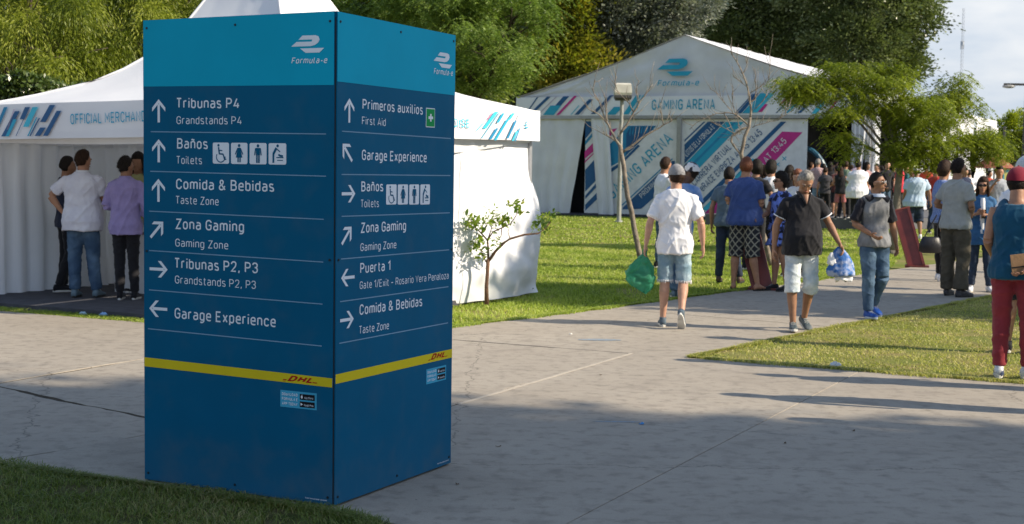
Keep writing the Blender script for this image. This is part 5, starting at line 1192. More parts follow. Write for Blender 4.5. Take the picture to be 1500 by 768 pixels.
# lemon sapling with single leaves
SG = G(713, 446); SG.z = -.03; SY = SG.y
sap = thing('lemon_sapling', 'small lemon sapling with brown stem before the sunlit white tent wall', 'tree', SG)
SBARK = mat('sapling_bark', (.16, .085, .05), (.10, .06, .04), 14, .9, .6, 50)
def SP(px, py, dy=0): return at(px, py, SY + dy) - SG
tw = [[(713, 446, 0), (712.5, 420, 0), (714, 400, 0), (715, 380, 0)], [(716, 382, 0), (726, 368, -.02), (738, 356, -.05), (747, 350, -.06), (768, 344, -.05), (789, 342, 0), (800, 334, .05), (808, 322, .1)],
      [(715, 382, 0), (715, 366, .05), (714, 352, .1), (705, 342, .12), (696, 333, .1), (689, 322, .05)], [(714, 352, .1), (722, 340, .05), (735, 334, 0), (748, 328, -.05), (756, 316, -.1), (758, 306, -.1)],
      [(714, 352, .1), (719, 338, .15), (722, 322, .2), (723, 312, .2)], [(747, 350, -.05), (744, 340, -.05), (746, 334, -.02)], [(712, 384, 0), (706, 370, -.1), (700, 358, -.15)], [(735, 334, 0), (734, 346, .08), (727, 356, .1)], [(705, 342, .12), (708, 326, .2), (709, 318, .2)]]
rad = [(.032, .022), (.020, .007), (.016, .005), (.010, .004), (.008, .003), (.006, .003), (.009, .003), (.007, .003), (.006, .003)]
tm = MB(); tm.tube([SP(*p) for p in tw[0]], [.030, .024, .022, .024], 10); tm.build('trunk', SBARK, sap, True)
tm = MB()
for l, (r0, r1) in list(zip(tw, rad))[1:]:
    n = len(l); tm.tube([SP(*p) for p in l], [r0 + (r1-r0)*i/(n-1) for i in range(n)], 7)
tm.build('branches', SBARK, sap, True)
lm = MB(); P0 = lambda u, v: (u*.085, (v-.5)*.042*math.sin(math.pi*(.06+.90*u))**.8, .010*math.sin(u*3.1) + .10*abs(v-.5)*.10 - .018*u*u)
lm.grid(P0, 6, 3); LM1 = lm.mesh('leaf', leafmat('leaf_lemon', [(.19, .27, .02), (.19, .27, .02)], .45, .35)); LM2 = lm.mesh('leaf', leafmat('leaf_lemon_dark', [(.07, .13, .012), (.07, .13, .012)], .3, .3, .6)); LM3 = lm.mesh('leaf', leafmat('leaf_lemon_yellow', [(.22, .25, .02), (.22, .25, .02)], .5, .35))
for M_ in (LM1, LM2, LM3): M_.polygons.foreach_set('use_smooth', [True]*len(M_.polygons))
rr = random.Random(3)
spots = [(758, 302, 14, 8), (748, 300, 9, 4), (760, 312, 8, 6), (724, 312, 20, 9), (710, 318, 16, 9), (690, 325, 24, 9), (700, 333, 22, 10), (684, 332, 10, 6), (737, 324, 20, 8), (726, 330, 18, 8), (745, 322, 10, 7), (700, 355, 24, 9), (692, 364, 12, 7), (708, 372, 12, 8), (726, 352, 16, 8), (730, 362, 8, 6), (706, 380, 6, 5),
         (785, 335, 14, 7), (795, 328, 22, 9), (805, 320, 22, 9), (790, 318, 10, 6), (812, 315, 8, 5)]
rest = MB()
for (px, py, n, sp) in sorted(spots, key=lambda q: rr.random()):
    for i in range(int(n*1.6)):
        dark = px > 775 or rr.random() < .35
        p = SP(px + rr.gauss(0, sp*.62), py + rr.gauss(0, sp*.55), rr.gauss(0, .09) + (.06 if px > 775 else 0))
        nlf = globals().get('nlf', 0) + 1
        if nlf > 290:
            i0 = len(rest.v); a_, b_ = rr.random()*6.283, rr.gauss(0, .5); e_ = Vector((math.cos(a_)*math.cos(b_), math.sin(a_)*math.cos(b_), math.sin(b_)))*.06; f_ = Vector((-math.sin(a_), math.cos(a_), rr.gauss(0, .5))).normalized()*.014
            rest.v += [tuple(p), tuple(p + e_*.5 + f_), tuple(p + e_), tuple(p + e_*.5 - f_)]; rest.f.append((i0, i0+1, i0+2, i0+3)); continue
        o = obj('leaf', LM2 if dark else (LM3 if rr.random() < .2 else LM1), sap); o.location = p
        o.rotation_euler = (rr.gauss(0, .7), rr.gauss(-.5, .5), rr.random()*6.283); s = rr.uniform(.6, 1.1); o.scale = (s, s, s)
rest.build('leaves', LM1.materials[0], sap, kind='stuff')
# bare trees
BARE = mat('bare_bark', (.29, .245, .19), (.15, .125, .10), 10, .9, .6, 40)
BARE_D = mat('bare_bark_dark', (.13, .10, .08), (.07, .055, .045), 10, .9, .6, 40)
def bare(base, paths, lab, m, w0):
    g = G(*base); g.z = -.03; o = thing('bare_tree', lab, 'tree', g); Y = g.y; tb = MB(); bb = MB()
    rr = random.Random(len(paths))
    for k, (pts, r0, r1) in enumerate(paths):
        P = [at(p[0], p[1], Y + (p[2] if len(p) > 2 else 0)) - g for p in pts]; n = len(P)
        # rounder curve
        Q = []
        for i in range(n-1):
            a, b = P[i], P[i+1]; Q.append(a); Q.append(a.lerp(b, .5) + Vector([rr.gauss(0, .012)*(b-a).length*2 for _ in range(3)]))
        Q.append(P[-1]); n = len(Q)
        (tb if k == 0 else bb).tube(Q, [max(.006, .66*(r0 + (r1-r0)*i/(n-1))) for i in range(n)], 9)
        if k:
            for i in range(1, n):
                for q in range(1):
                    d = (Q[i]-Q[i-1]).normalized() + Vector((rr.gauss(0, .6), rr.gauss(0, .6), rr.gauss(.5, .5))); L_ = rr.uniform(.12, .38); a_ = Q[i].lerp(Q[i-1], rr.random()); b_ = a_ + d.normalized()*L_*.5
                    bb.tube([a_, b_, b_ + (d + Vector((rr.gauss(0, .4), 0, .5))).normalized()*L_*.6], [.005, .004, .0025], 4)
    tb.build('trunk', m, o, True); bb.build('branches', m, o, True); return o
bare((947, 408), [([(947, 410), (940, 385), (933, 355), (925, 310), (916, 265), (909.5, 222), (908, 212)], .075, .048),
    ([(909, 216), (902, 205), (894, 190), (887, 176), (878, 150), (873, 140)], .038, .008), ([(890, 182), (882, 172), (866, 163), (860, 158)], .016, .006), ([(889, 178), (888, 165), (889, 152), (884, 138)], .018, .006),
    ([(911, 224), (925, 214), (940, 202), (955, 193), (972, 183), (984, 178), (980, 168)], .034, .008), ([(972, 183), (970, 172), (968, 150)], .014, .005), ([(908, 196), (918, 183), (928, 165), (938, 148), (950, 132), (956, 124)], .032, .007), ([(928, 165), (922, 152), (915, 145), (908, 138)], .016, .006), ([(936, 150), (932, 130), (936, 118)], .012, .005), ([(904, 208), (890, 200), (876, 192)], .012, .004), ([(876, 148), (868, 132), (872, 118)], .010, .004), ([(903, 130), (901, 120), (903, 112)], .008, .004)],
    'leafless young tree leaning left in front of the lamp post', BARE, 0)
bare((1131, 388), [([(1131, 390), (1124, 366), (1113, 330), (1103, 296), (1094, 262), (1088, 235), (1086, 224), (1091, 200), (1097, 186), (1099, 172)], .078, .040),
    ([(1099, 172), (1100, 158), (1098, 142), (1095, 128), (1088, 108), (1080, 92), (1072, 80), (1070, 65)], .034, .008), ([(1099, 136), (1110, 130), (1120, 122), (1126, 118)], .014, .005), ([(1098, 150), (1106, 146), (1107, 120), (1106, 100)], .022, .007), ([(1106, 160), (1118, 148), (1124, 138)], .013, .005), ([(1126, 118), (1128, 95), (1127, 78)], .009, .004),
    ([(1098, 186), (1088, 176), (1078, 168), (1066, 165), (1050, 166), (1030, 175), (1020, 180), (1010, 190)], .026, .006), ([(1060, 166), (1068, 180), (1074, 193), (1076, 200)], .014, .006), ([(1078, 168), (1073, 154), (1072, 140), (1074, 128)], .014, .005), ([(1074, 165), (1060, 150), (1055, 140), (1040, 130)], .010, .004), ([(1080, 168), (1082, 184), (1084, 198)], .012, .005),
    ([(1099, 186), (1090, 188), (1080, 194), (1072, 200), (1071, 208), (1078, 218), (1086, 228)], .036, .022), ([(1078, 198), (1066, 190), (1052, 184), (1040, 178)], .012, .005), ([(1102, 187), (1115, 182), (1128, 178), (1140, 176), (1150, 168), (1158, 150)], .014, .004), ([(1088, 108), (1094, 96), (1092, 84)], .008, .004), ([(1095, 128), (1084, 118), (1074, 112)], .008, .004)],
    'leafless tree with curled pale branches before the striped banner', BARE, 0)
# ------------------------------------------------------------------ people
def skin(name, c): return mat(name, c, tuple(x*.82 for x in c), 14, .5, .08, 60, spec=.35)
SK_L = skin('skin_fair', (.52, .29, .20)); SK_M = skin('skin_tan', (.40, .205, .125)); SK_D = skin('skin_brown', (.31, .16, .095)); SK_K = skin('skin_dark', (.10, .05, .032))
def cloth(name, c, c2=None, bump=.12, scale=9): return mat(name, c, c2 or tuple(x*.84 for x in c), scale, .85, bump, 26, sheen=.15, spec=.2)
HAIR_K = mat('hair_black', (.010, .008, .007), (.022, .016, .013), 60, .6, .5, 90, spec=.15); HAIR_B = mat('hair_brown', (.045, .024, .014), (.022, .012, .008), 60, .6, .5, 90, spec=.15)
HAIR_R = mat('hair_red', (.22, .065, .02), (.12, .035, .012), 60, .5, .5, 90); HAIR_G = mat('hair_grey', (.30, .28, .25), (.14, .13, .12), 40, .55, .5, 90)
DENIM = mat('denim_blue', (.035, .075, .14), (.10, .17, .26), 4.5, .85, .2, 60, fac=(.42, .66)); DENIM_L = mat('denim_washed', (.17, .27, .34), (.36, .46, .52), 6, .85, .25, 50, fac=(.4, .62)); DENIM_D = mat('denim_dark', (.012, .02, .045), (.03, .05, .09), 5, .85, .2, 60)
DENIM_W = mat('denim_bleached', (.40, .48, .55), (.62, .66, .68), 7, .85, .25, 50, fac=(.4, .6))
BLACKC = cloth('cloth_black', (.014, .014, .018)); WHITEC = cloth('cloth_white', (.78, .78, .80), (.70, .70, .74)); EYEW = mat('eye_white', (.38, .33, .29), None, 3, .3); EYEB = mat('eye_dark', (.015, .01, .008), None, 3, .2); LIP = mat('lip', (.30, .10, .08), None, 5, .5)
SOLE = mat('sole_white', (.62, .61, .58), (.45, .44, .41), 14, .6); SOLE_K = mat('sole_black', (.02, .02, .02), None, 14, .6)
def lattice_mat(name, base, line, s, w):
    if name in MATS: return MATS[name]
    m = mat(name, base, tuple(x*.8 for x in base), 10, .85, .1, 30); t = m.node_tree; p = t.nodes['Principled BSDF']
    src = p.inputs['Base Color'].links[0].from_socket; c = t.nodes.new('ShaderNodeTexCoord'); prev = src
    for ang in (R(38), R(-38)):
        for k, (ww, off) in enumerate(((w, 0), )):
            mp_ = t.nodes.new('ShaderNodeMapping'); mp_.inputs['Rotation'].default_value = (0, ang, 0); mp_.inputs['Scale'].default_value = (s, s, s)
            wv = t.nodes.new('ShaderNodeTexWave'); wv.wave_type = 'BANDS'; wv.bands_direction = 'X'; wv.inputs['Scale'].default_value = 1
            gt = t.nodes.new('ShaderNodeMath'); gt.operation = 'GREATER_THAN'; gt.inputs[1].default_value = 1 - ww
            t.links.new(c.outputs['Object'], mp_.inputs['Vector']); t.links.new(mp_.outputs[0], wv.inputs['Vector']); t.links.new(wv.outputs['Fac'], gt.inputs[0])
            x = t.nodes.new('ShaderNodeMix'); x.data_type = 'RGBA'; x.inputs['B'].default_value = (*line, 1)
            t.links.new(gt.outputs[0], x.inputs['Factor']); t.links.new(prev, x.inputs['A']); prev = x.outputs['Result']
    t.links.new(prev, p.inputs['Base Color']); return m
PLAID = lattice_mat('plaid_shorts', (.02, .022, .028), (.30, .28, .22), 4.6, .10)
CHECKB = lattice_mat('check_shirt_blue', (.30, .38, .60), (.10, .16, .40), 10, .3); CHECKR = lattice_mat('check_shirt_red', (.62, .56, .55), (.42, .20, .20), 7, .3)
FLORAL = mat('floral_dress', (.16, .24, .68), (.012, .015, .05), 13, .8, .1, 30, fac=(.49, .52)); TIE = mat('bundle_print', (.03, .13, .40), (.34, .40, .58), 11, .7, .4, 25, fac=(.46, .58))
KHAKI = mat('cargo_khaki', (.055, .048, .035), (.10, .085, .06), 7, .9, .2, 40)

def person(spot, yaw, H, label, top, bottom, hair=('short', HAIR_K), skinm=SK_M, pose=None, shoes=(BLACKC, SOLE), det=2, fem=False, belly=0.0, build=.95, cap=None, head=(0, 0), z=0.0, group=None, glasses=None, seed=None):
    """spot = (x, y) of the feet. Local frame: faces -Y, 1.75 m tall, scaled to H. Person's right hand is on the -x side."""
    ps = dict(aR=((-.245, .03, 1.13), (-.26, -.05, .88)), aL=((.245, .03, 1.13), (.26, -.05, .88)), lR=((-.10, -.015, .50), (-.11, .02, .085)), lL=((.10, -.015, .50), (.11, .02, .085)),
              footR=(-4, 0), footL=(4, 0), hip=(0, 0), chest=(0, 0), headsh=(0, -.015), curl=.55)
    ps.update(pose or {}); seed = seed if seed is not None else int(abs(spot[0]*131 + spot[1]*17)) % 97
    o = thing('person', label, 'person', (spot[0], spot[1], z), R(yaw), group); s = H/1.75; o.scale = (s, s, s)
    vox = {3: .0085, 2: .011, 1: .016, 0: .024}[det]; hp = Vector((*ps['hip'], 0)); ch = Vector((*ps['chest'], 0)); hs = Vector((*ps['headsh'], 0)) + ch
    fz = .93 if fem else 1.0
    def cen(zz):
        t = min(1, max(0, (zz-.9)/.5)); return hp.lerp(ch, t)
    prof = [(.84, .165, .118), (.92, .172, .122), (1.0, .155, .108), (1.08, .142, .10), (1.18, .152, .108), (1.28, .172, .118), (1.36, .178, .116), (1.41, .150, .098), (1.455, .100, .074), (1.495, .060, .056)]
    if fem: prof = [(.84, .178, .12), (.92, .178, .125), (1.0, .150, .105), (1.08, .125, .092), (1.18, .135, .105), (1.27, .152, .125), (1.35, .152, .105), (1.40, .130, .085), (1.45, .082, .063), (1.49, .052, .050)]
    def pr(zz):
        zs = [p[0] for p in prof]; w = np.interp(zz, zs, [p[1] for p in prof]); d = np.interp(zz, zs, [p[2] for p in prof]); b = belly*math.exp(-((zz-1.06)/.13)**2)
        return w*build + b*.6, d*build + b*.8, -b*.5
    def torso(mb, z0, z1, inf, n=9, loose=0.0, nn=20, topflat=None):
        rs = []
        for k in range(n+1):
            zz = z0 + (z1-z0)*k/n; w, d, yo = pr(zz); c = cen(zz); lo = loose*max(0, min(1, (1.22-zz)/.3))
            if lo: w = max(w, .150*build) ; d = max(d, .105*build)
            w += inf + lo*.6; d += inf + lo
            ring = []
            for j in range(nn):
                a = 2*math.pi*j/nn; ca, sa_ = math.cos(a), math.sin(a); e = .85
                ring.append((c.x + w*math.copysign(abs(ca)**e, ca), c.y + yo + d*math.copysign(abs(sa_)**e, sa_) + .012*(zz > 1.1), zz))
            rs.append(ring)
        mb.rings(rs)
    shx = .172*build*(.88 if fem else 1); SHO = {-1: Vector((-shx, 0, 1.395)) + ch, 1: Vector((shx, 0, 1.395)) + ch}
    HIPJ = {-1: Vector((-.085, 0, .92)) + hp, 1: Vector((.085, 0, .92)) + hp}
    aw = .92 if fem else 1.0; B = MB(); X = MB()
    hd_yaw, hd_pitch = head
    HC = Vector((0, -.01, 1.624)) + hs; HR = Matrix.Rotation(R(hd_yaw), 3, 'Z') @ Matrix.Rotation(R(hd_pitch), 3, 'X')
    torso(B, .86, 1.49, -.012)
    B.tube([Vector((0, .012, 1.44)) + ch, Vector((0, .0, 1.50)) + ch, HC + Vector((0, .018, -.06))], [(.072*aw, .064*aw), (.061*aw, .061*aw), (.058*aw, .060*aw)], 14)
    def headf(d, p):
        x, y, zz = p
        if d.z < 0: x *= 1 - .30*(-d.z)**1.6; y *= 1 - .10*(-d.z)
        if d.y < 0: y *= .93 if d.z > -.2 else 1.0
        if d.y > 0 and d.z < -.2: y *= .78
        return Vector((x, y, zz))
    B.ell(HC, (.077*aw**.5, .097, .118), 22, HR, headf)
    hv = lambda x, y, zz: HC + HR @ Vector((x, y, zz))
    if det >= 1:
        B.tube([hv(0, -.082, .022), hv(0, -.100, -.012), hv(0, -.106, -.026), hv(0, -.085, -.034)], [.008, .012, .014, .010], 8)
        B.ell(hv(0, -.070, -.088), (.030, .026, .024), 10, HR); B.ell(hv(0, -.080, -.058), (.026, .018, .014), 10, HR)
        for sx in (-1, 1):
            B.ell(hv(sx*.078, .008, -.008), (.010, .018, .032), 10, HR); B.ell(hv(sx*.03, -.082, .030), (.026, .012, .010), 8, HR)
    arms = {}
    for sx, key in ((-1, 'aR'), (1, 'aL')):
        el, wr = Vector(ps[key][0]) + ch*.7, Vector(ps[key][1]) + ch*.7; S0 = SHO[sx]; arms[sx] = (S0, el, wr); k = aw*build**.5
        B.tube([S0 - Vector((sx*.06, 0, -.006)), S0, S0.lerp(el, .3), S0.lerp(el, .7), el], [.040*k, .052*k, .050*k, .043*k, .039*k], 12)
        B.tube([el, el.lerp(wr, .25), el.lerp(wr, .65), wr], [.041*k, .043*k, .033*k, (.024*k, .028*k)], 12)
        fd = (wr - el).normalized(); thumb = Vector((0, -1, 0)) if abs(fd.y) < .8 else Vector((0, 0, 1))
        wd = (thumb - fd*thumb.dot(fd)).normalized(); pn_ = fd.cross(wd); pn_ = pn_ if (pn_.x*sx < 0) else -pn_
        B.tube([wr - fd*.01, wr + fd*.03, wr + fd*.075, wr + fd*.098], [(.027*k, .019*k), (.036*k, .018*k), (.041*k, .016*k), (.038*k, .013*k)], 12, ref=wd)
        if det >= 1:
            cu = ps['curl']; ln = (.078, .086, .080, .062)
            for q in range(4):
                b0 = wr + fd*.088 + wd*(.029 - .0195*q)*k; f1 = fd; p1 = b0 + (fd + pn_*cu*.45).normalized()*ln[q]*.48; p2 = p1 + (fd*.7 + pn_*cu*1.4).normalized()*ln[q]*.32; p3 = p2 + (fd*(.55 - cu*.5) + pn_*cu*1.7 + fd*.05).normalized()*ln[q]*.24
                X.tube([b0, p1, p2, p3], [.0098, .0090, .0080, .0062], 6)
            t0 = wr + fd*.028 + wd*.030; t1 = t0 + (fd*.7 + wd*.6 + pn_*.3).normalized()*.04; t2 = t1 + (fd*.9 + wd*.1 + pn_*.5).normalized()*.032
            X.tube([t0 - wd*.01, t1, t2], [.014, .011, .0075], 6)
    legs = {}
    for sx, key, fk in ((-1, 'lR', 'footR'), (1, 'lL', 'footL')):
        kn, an = Vector(ps[key][0]), Vector(ps[key][1]); h0 = HIPJ[sx]; legs[sx] = (h0, kn, an); k = build**.5*(1.02 if fem else 1)
        B.tube([h0, h0.lerp(kn, .35), h0.lerp(kn, .75), kn], [.092*k, .082*k, .062*k, .054*k], 12)
        cal = kn.lerp(an, .3) + Vector((0, .016, 0)); B.tube([kn, cal, kn.lerp(an, .65) + Vector((0, .008, 0)), an], [.053*k, .058*k, .042*k, .032*k], 12)
        # foot
        pit, tyaw = ps[fk][1], ps[fk][0]; fr = Matrix.Rotation(R(tyaw), 3, 'Z') @ Matrix.Rotation(R(pit), 3, 'X')
        def fp(x, y, zz, an=an, fr=fr): return an + fr @ Vector((x, y, zz))
        if shoes != 'bare':
            S_ = MB(); T_ = MB(); sk = []
            for (y, w, hh, zz) in ((.072, .022, .030, -.045), (.060, .034, .042, -.040), (.02, .037, .052, -.030), (-.03, .036, .045, -.034), (-.09, .043, .031, -.046), (-.14, .045, .024, -.052), (-.178, .034, .019, -.056), (-.195, .014, .010, -.062)):
                sk.append([fp(w*math.copysign(abs(math.cos(a))**.7, math.cos(a)), y, zz + hh*math.copysign(abs(math.sin(a))**.8, math.sin(a)) + (0 if math.sin(a) > 0 else 0)) if math.sin(a) > 0 else fp(w*math.cos(a), y, max(-.075, zz + hh*math.sin(a))) for a in [6.2832*j/14 for j in range(14)]])
            S_.rings(sk); S_.tube([fp(0, .015, -.04), fp(0, .022, .015)], [(.036, .05), (.037, .044)], 12)
            so = S_.build('shoe', shoes[0], o, True)
            T_.rings([[fp(w_*x, y_, zc) for x, y_ in [(math.copysign(abs(math.cos(a))**.8, math.cos(a))*.040*(1.1 if math.sin(a) > .2 else (.86)), -.06 - .140*math.sin(a)) for a in [6.2832*j/20 for j in range(20)]]] for w_, zc in ((1.0, -.086), (1.10, -.078), (1.10, -.066), (1.02, -.060))])
            T_.build('sole', shoes[1], so)
            if det >= 2:
                A_ = MB()
                for q in range(4):
                    y = -.045 - .018*q; A_.tube([fp(-.024, y, .006 - .010*q), fp(0, y, .014 - .011*q), fp(.024, y, .006 - .010*q)], .0028, 5)
                A_.build('lace', SOLE, so)
        else:
            B.rings([[fp(w*math.cos(a), y, zz + hh*math.sin(a)) for a in [6.2832*j/12 for j in range(12)]] for (y, w, hh, zz) in ((.06, .02, .025, -.05), (.04, .032, .038, -.04), (-.01, .033, .042, -.03), (-.08, .040, .026, -.05), (-.13, .044, .017, -.06), (-.175, .03, .010, -.066))])
            for q in range(5): X.ell(fp((-.034 + .017*q), -.172 - .006*(2-abs(q-2)), -.066), (.009, .014, .009), 8)
            F_ = MB(); F_.rings([[fp(w_*x, y_, zc) for x, y_ in [(math.cos(a)*.045, -.055 - .135*math.sin(a)) for a in [6.2832*j/18 for j in range(18)]]] for w_, zc in ((1.0, -.090), (1.05, -.076))])
            F_.tube([fp(-.035, -.06, -.07), fp(-.015, -.11, -.03), fp(0, -.145, -.062)], .005, 6); F_.tube([fp(.035, -.06, -.07), fp(.02, -.11, -.03), fp(0, -.145, -.062)], .005, 6)
            F_.build('flip_flop', SOLE_K, o)
    fuse(B, 'body', skinm, o, vox, 2 if det else 1, 0, 0, X)
    # top
    kind, tm_ = top['kind'], top['m']; hem = top.get('hem', .84); inf = top.get('inf', .014)
    C_ = MB(); torso(C_, hem, top.get('neck', 1.488), inf, 12, top.get('loose', .02))
    slv = top.get('sleeve', 'short'); SL = C_ if not top.get('sleeve_m') else MB()
    if slv != 'tank':
        for sx in (-1, 1): C_.tube([Vector((sx*.03, .008, 1.462)) + ch, Vector((sx*.10, .006, 1.432)) + ch, SHO[sx] + Vector((0, 0, .004))], [(.05, .030), (.068, .040), (.058, .050)], 12, ref=(0, 1, 0))
    for sx in (-1, 1):
        S0, el, wr = arms[sx]; k = aw*build**.5
        if slv == 'short':
            t = top.get('slen', .62); e_ = S0.lerp(el, t); SL.tube([S0 - Vector((sx*.06, 0, -.008)), S0 + Vector((0, 0, .0)), S0.lerp(el, t*.5), e_], [.050*k, .064*k, .066*k, .070*k + top.get('wide', 0)], 14)
            if top.get('sleeve_m'): SL.tube([Vector((sx*.055, -.0, 1.452)) + ch, S0 - Vector((sx*.03, 0, -.006))], [(.045, .078), (.066, .092)], 14)
        elif slv == 'long':
            SL.tube([S0 - Vector((sx*.06, 0, -.008)), S0, S0.lerp(el, .5), el], [.050*k, .062*k, .058*k, .053*k], 12); SL.tube([el, el.lerp(wr, .5), el.lerp(wr, top.get('slen', .97))], [.056*k, .050*k, .041*k], 12)
        elif slv == 'tank':
            SL.tube([Vector((sx*.075, 0, 1.47)) + ch, Vector((sx*.115, 0, 1.43)) + ch], [(.035, .06), (.035, .085)], 12)
    if kind == 'dress':
        rs = []
        for k in range(7):
            t = k/6; zz = .98 - (.98 - top.get('skirt', .58))*t; w = .155 + .075*t; rs.append([(hp.x + w*math.cos(a)*(1+.05*t*math.sin(a*7)), hp.y + (.115 + .075*t)*math.sin(a)*(1+.05*t*math.cos(a*6)), zz) for a in [6.2832*j/36 for j in range(36)]])
        C_.rings(rs)
    gv = max(vox, .0105)
    tp = fuse(C_, 'dress' if kind == 'dress' else top.get('name', 'shirt'), tm_, o, gv, 2, top.get('fold', .008 if det else 0), seed, label=top.get('label'))
    if top.get('sleeve_m'): fuse(SL, 'sleeves', top['sleeve_m'], o, gv, 2, .007, seed+5)
    if top.get('collar'):
        K_ = MB(); n_ = 18; K_.rings([[(ch.x + r_*math.cos(a), ch.y + .006 + r_*.95*math.sin(a) - (.03 if math.sin(a) < -.5 else 0)*(q), zz - .02*(math.sin(a) < -.3)) for a in [6.2832*j/n_ for j in range(n_)]] for q, (r_, zz) in enumerate(((.066, 1.478), (.062, 1.512), (.070, 1.514), (.082, 1.476)))], caps=False)
        K_.build('collar', top['collar'], o, True)
    if top.get('trim'):
        for sx in (-1, 1):
            S0, el, wr = arms[sx]; e_ = S0.lerp(el, top.get('slen', .62)); d = (el - S0).normalized(); K_ = MB(); K_.tube([e_ - d*.012, e_ - d*.002], [.0745*aw*build**.5 + top.get('wide', 0)]*2, 16); K_.build('cuff_trim', top['trim'], o, True)
    # bottom
    bk = bottom['kind']
    if bk != 'none':
        C_ = MB(); rs = []
        bi = bottom.get('inf', .012)
        torso(C_, .87, bottom.get('waist', .99), bi if hem > .8 else bi - .002, 4)
        ends = {'trousers': .97, 'shorts': bottom.get('len', .60), 'jeans': .97}[bk if bk in ('trousers', 'shorts', 'jeans') else 'trousers']
        for sx in (-1, 1):
            h0, kn, an = legs[sx]; k = build**.5; w_ = bottom.get('w', 1.0)
            if bk == 'shorts':
                full = (kn - h0).length + (an - kn).length; dl = full*ends*.88; L1 = (kn-h0).length
                if dl <= L1: C_.tube([h0 + Vector((0, 0, .03)), h0.lerp(kn, .4), h0.lerp(kn, dl/L1)], [.094*k, .086*k*w_, .083*k*w_], 14)
                else: C_.tube([h0 + Vector((0, 0, .03)), h0.lerp(kn, .4), kn, kn.lerp(an, (dl-L1)/(an-kn).length)], [.096*k, .088*k*w_, .080*k*w_, .082*k*w_], 14)
            else:
                C_.tube([h0 + Vector((0, 0, .03)), h0.lerp(kn, .4), kn], [.100*k, .091*k*w_, .073*k*w_], 14)
                C_.tube([kn, kn.lerp(an, .35) + Vector((0, .012, 0)), kn.lerp(an, ends)], [.073*k*w_, .068*k*w_, .058*k*w_*bottom.get('flare', 1)], 14)
        if bottom.get('fray'):
            for sx in (-1, 1):
                h0, kn, an = legs[sx]; c_ = h0.lerp(kn, min(1, ((kn-h0).length + (an-kn).length)*ends*.88/(kn-h0).length)); K_ = MB()
                for q in range(60):
                    a_ = 6.2832*q/60 + random.random()*.1; rr_ = .083*build**.5*w_ + .002; p_ = c_ + Vector((rr_*math.cos(a_), rr_*math.sin(a_), .006)); K_.tube([p_, p_ + Vector((random.gauss(0, .004), random.gauss(0, .004), -.012 - .03*random.random()))], [.0035, .0012], 4)
                K_.build('frayed_hem', WHITEC, o)
        C_.ell(HIPJ[-1].lerp(HIPJ[1], .5) + Vector((0, .03, -.02)), (.155*build, .115*build, .09), 16)
        fuse(C_, 'shorts' if bk == 'shorts' else bottom.get('name', 'trousers'), bottom['m'], o, gv, 2, .0055 if det else 0, seed+9, fscale=(8, 8, 9))
        if bottom.get('belt'):
            K_ = MB(); w, d, yo = pr(1.0); K_.tube([cen(1)+Vector((0, yo+.008, .975)), cen(1)+Vector((0, yo+.008, 1.01))], [(w+.016, d+.018)]*2, 24, ref=(1, 0, 0)); K_.build('belt', bottom['belt'], o, True)
    # hair
    hk, hm = hair
    if hk != 'none':
        rr = noise
        def hairf(d, p):
            x, y, zz = headf(d, p); front = -d.y
            lim = float(np.interp(front, [-1, -.25, 0, .3, .5, 1], [-.66, -.60, -.10, .38, .60, .64]))
            if hk in ('long', 'curly'): lim -= .12
            k = 1/(1 + math.exp(-(d.z - lim)*16)); th = {'short': .13, 'buzz': .05, 'long': .22, 'bun': .16, 'curly': .36, 'bald': .04}[hk]
            if hk == 'bald' and d.z > .55: k = 0
            w = 1 + th*k + k*(.05*rr.noise(Vector((d.x*3 + seed, d.y*3, d.z*3))) + .05*rr.noise(Vector((d.x*9, d.y*9, d.z*6 + seed)))*(3 if hk == 'curly' else 1)) - .08*(1-k)
            return Vector((x*w, y*w, zz*w*1.0))
        K_ = MB(); K_.ell(HC + HR @ Vector((0, .004, .006)), (.077, .097, .118), 34 if det else 18, HR, hairf)
        if hk == 'long': K_.tube([hv(0, .05, .02), hv(0, .088, -.08), hv(0, .095, -.19), hv(0, .09, -.28)], [(.07, .05), (.085, .04), (.085, .03), (.05, .014)], 16, ref=tuple(HR @ Vector((1, 0, 0)))); [K_.tube([hv(sx*.062, -.01, .05), hv(sx*.085, -.005, -.05), hv(sx*.082, .0, -.15), hv(sx*.07, .0, -.22)], [(.02, .05), (.02, .045), (.024, .035), (.01, .015)], 8) for sx in (-1, 1)]
        if hk == 'bun': K_.ell(hv(0, .115, .06), (.05, .045, .045), 14, HR)
        if det >= 2 and hk != 'bald':
            hr_ = random.Random(seed); cnt_ = 0; ln_ = {'short': .020, 'buzz': .007, 'long': .035, 'bun': .012, 'curly': .030}[hk]
            while cnt_ < 900:
                d = Vector((hr_.gauss(0, 1), hr_.gauss(0, 1), hr_.gauss(.2, 1))).normalized(); lim = float(np.interp(-d.y, [-1, -.25, 0, .3, .5, 1], [-.68, -.64, -.16, .34, .56, .60]))
                if d.z < lim: continue
                cnt_ += 1; p_ = hairf(d, (d.x*.077, d.y*.097, d.z*.118)); tan = Vector((hr_.gauss(0, .5), .6 - d.y*.2, -.7 + hr_.gauss(0, .5))) + d*(.45 if hk != 'curly' else 1.0); tan.normalize()
                sd_ = tan.cross(d); sd_ = sd_.normalized()*.0022 if sd_.length > 1e-3 else Vector((.002, 0, 0)); q0 = HC + HR @ (p_ + Vector((0, .004, .006)) - d*.002); T1_ = HR @ tan*ln_*hr_.uniform(.6, 1.4); S1_ = HR @ sd_
                i_ = len(K_.v); K_.v += [tuple(q0 - S1_), tuple(q0 + S1_), tuple(q0 + T1_)]; K_.f.append((i_, i_+1, i_+2))
        K_.build('hair', hm, o, True)
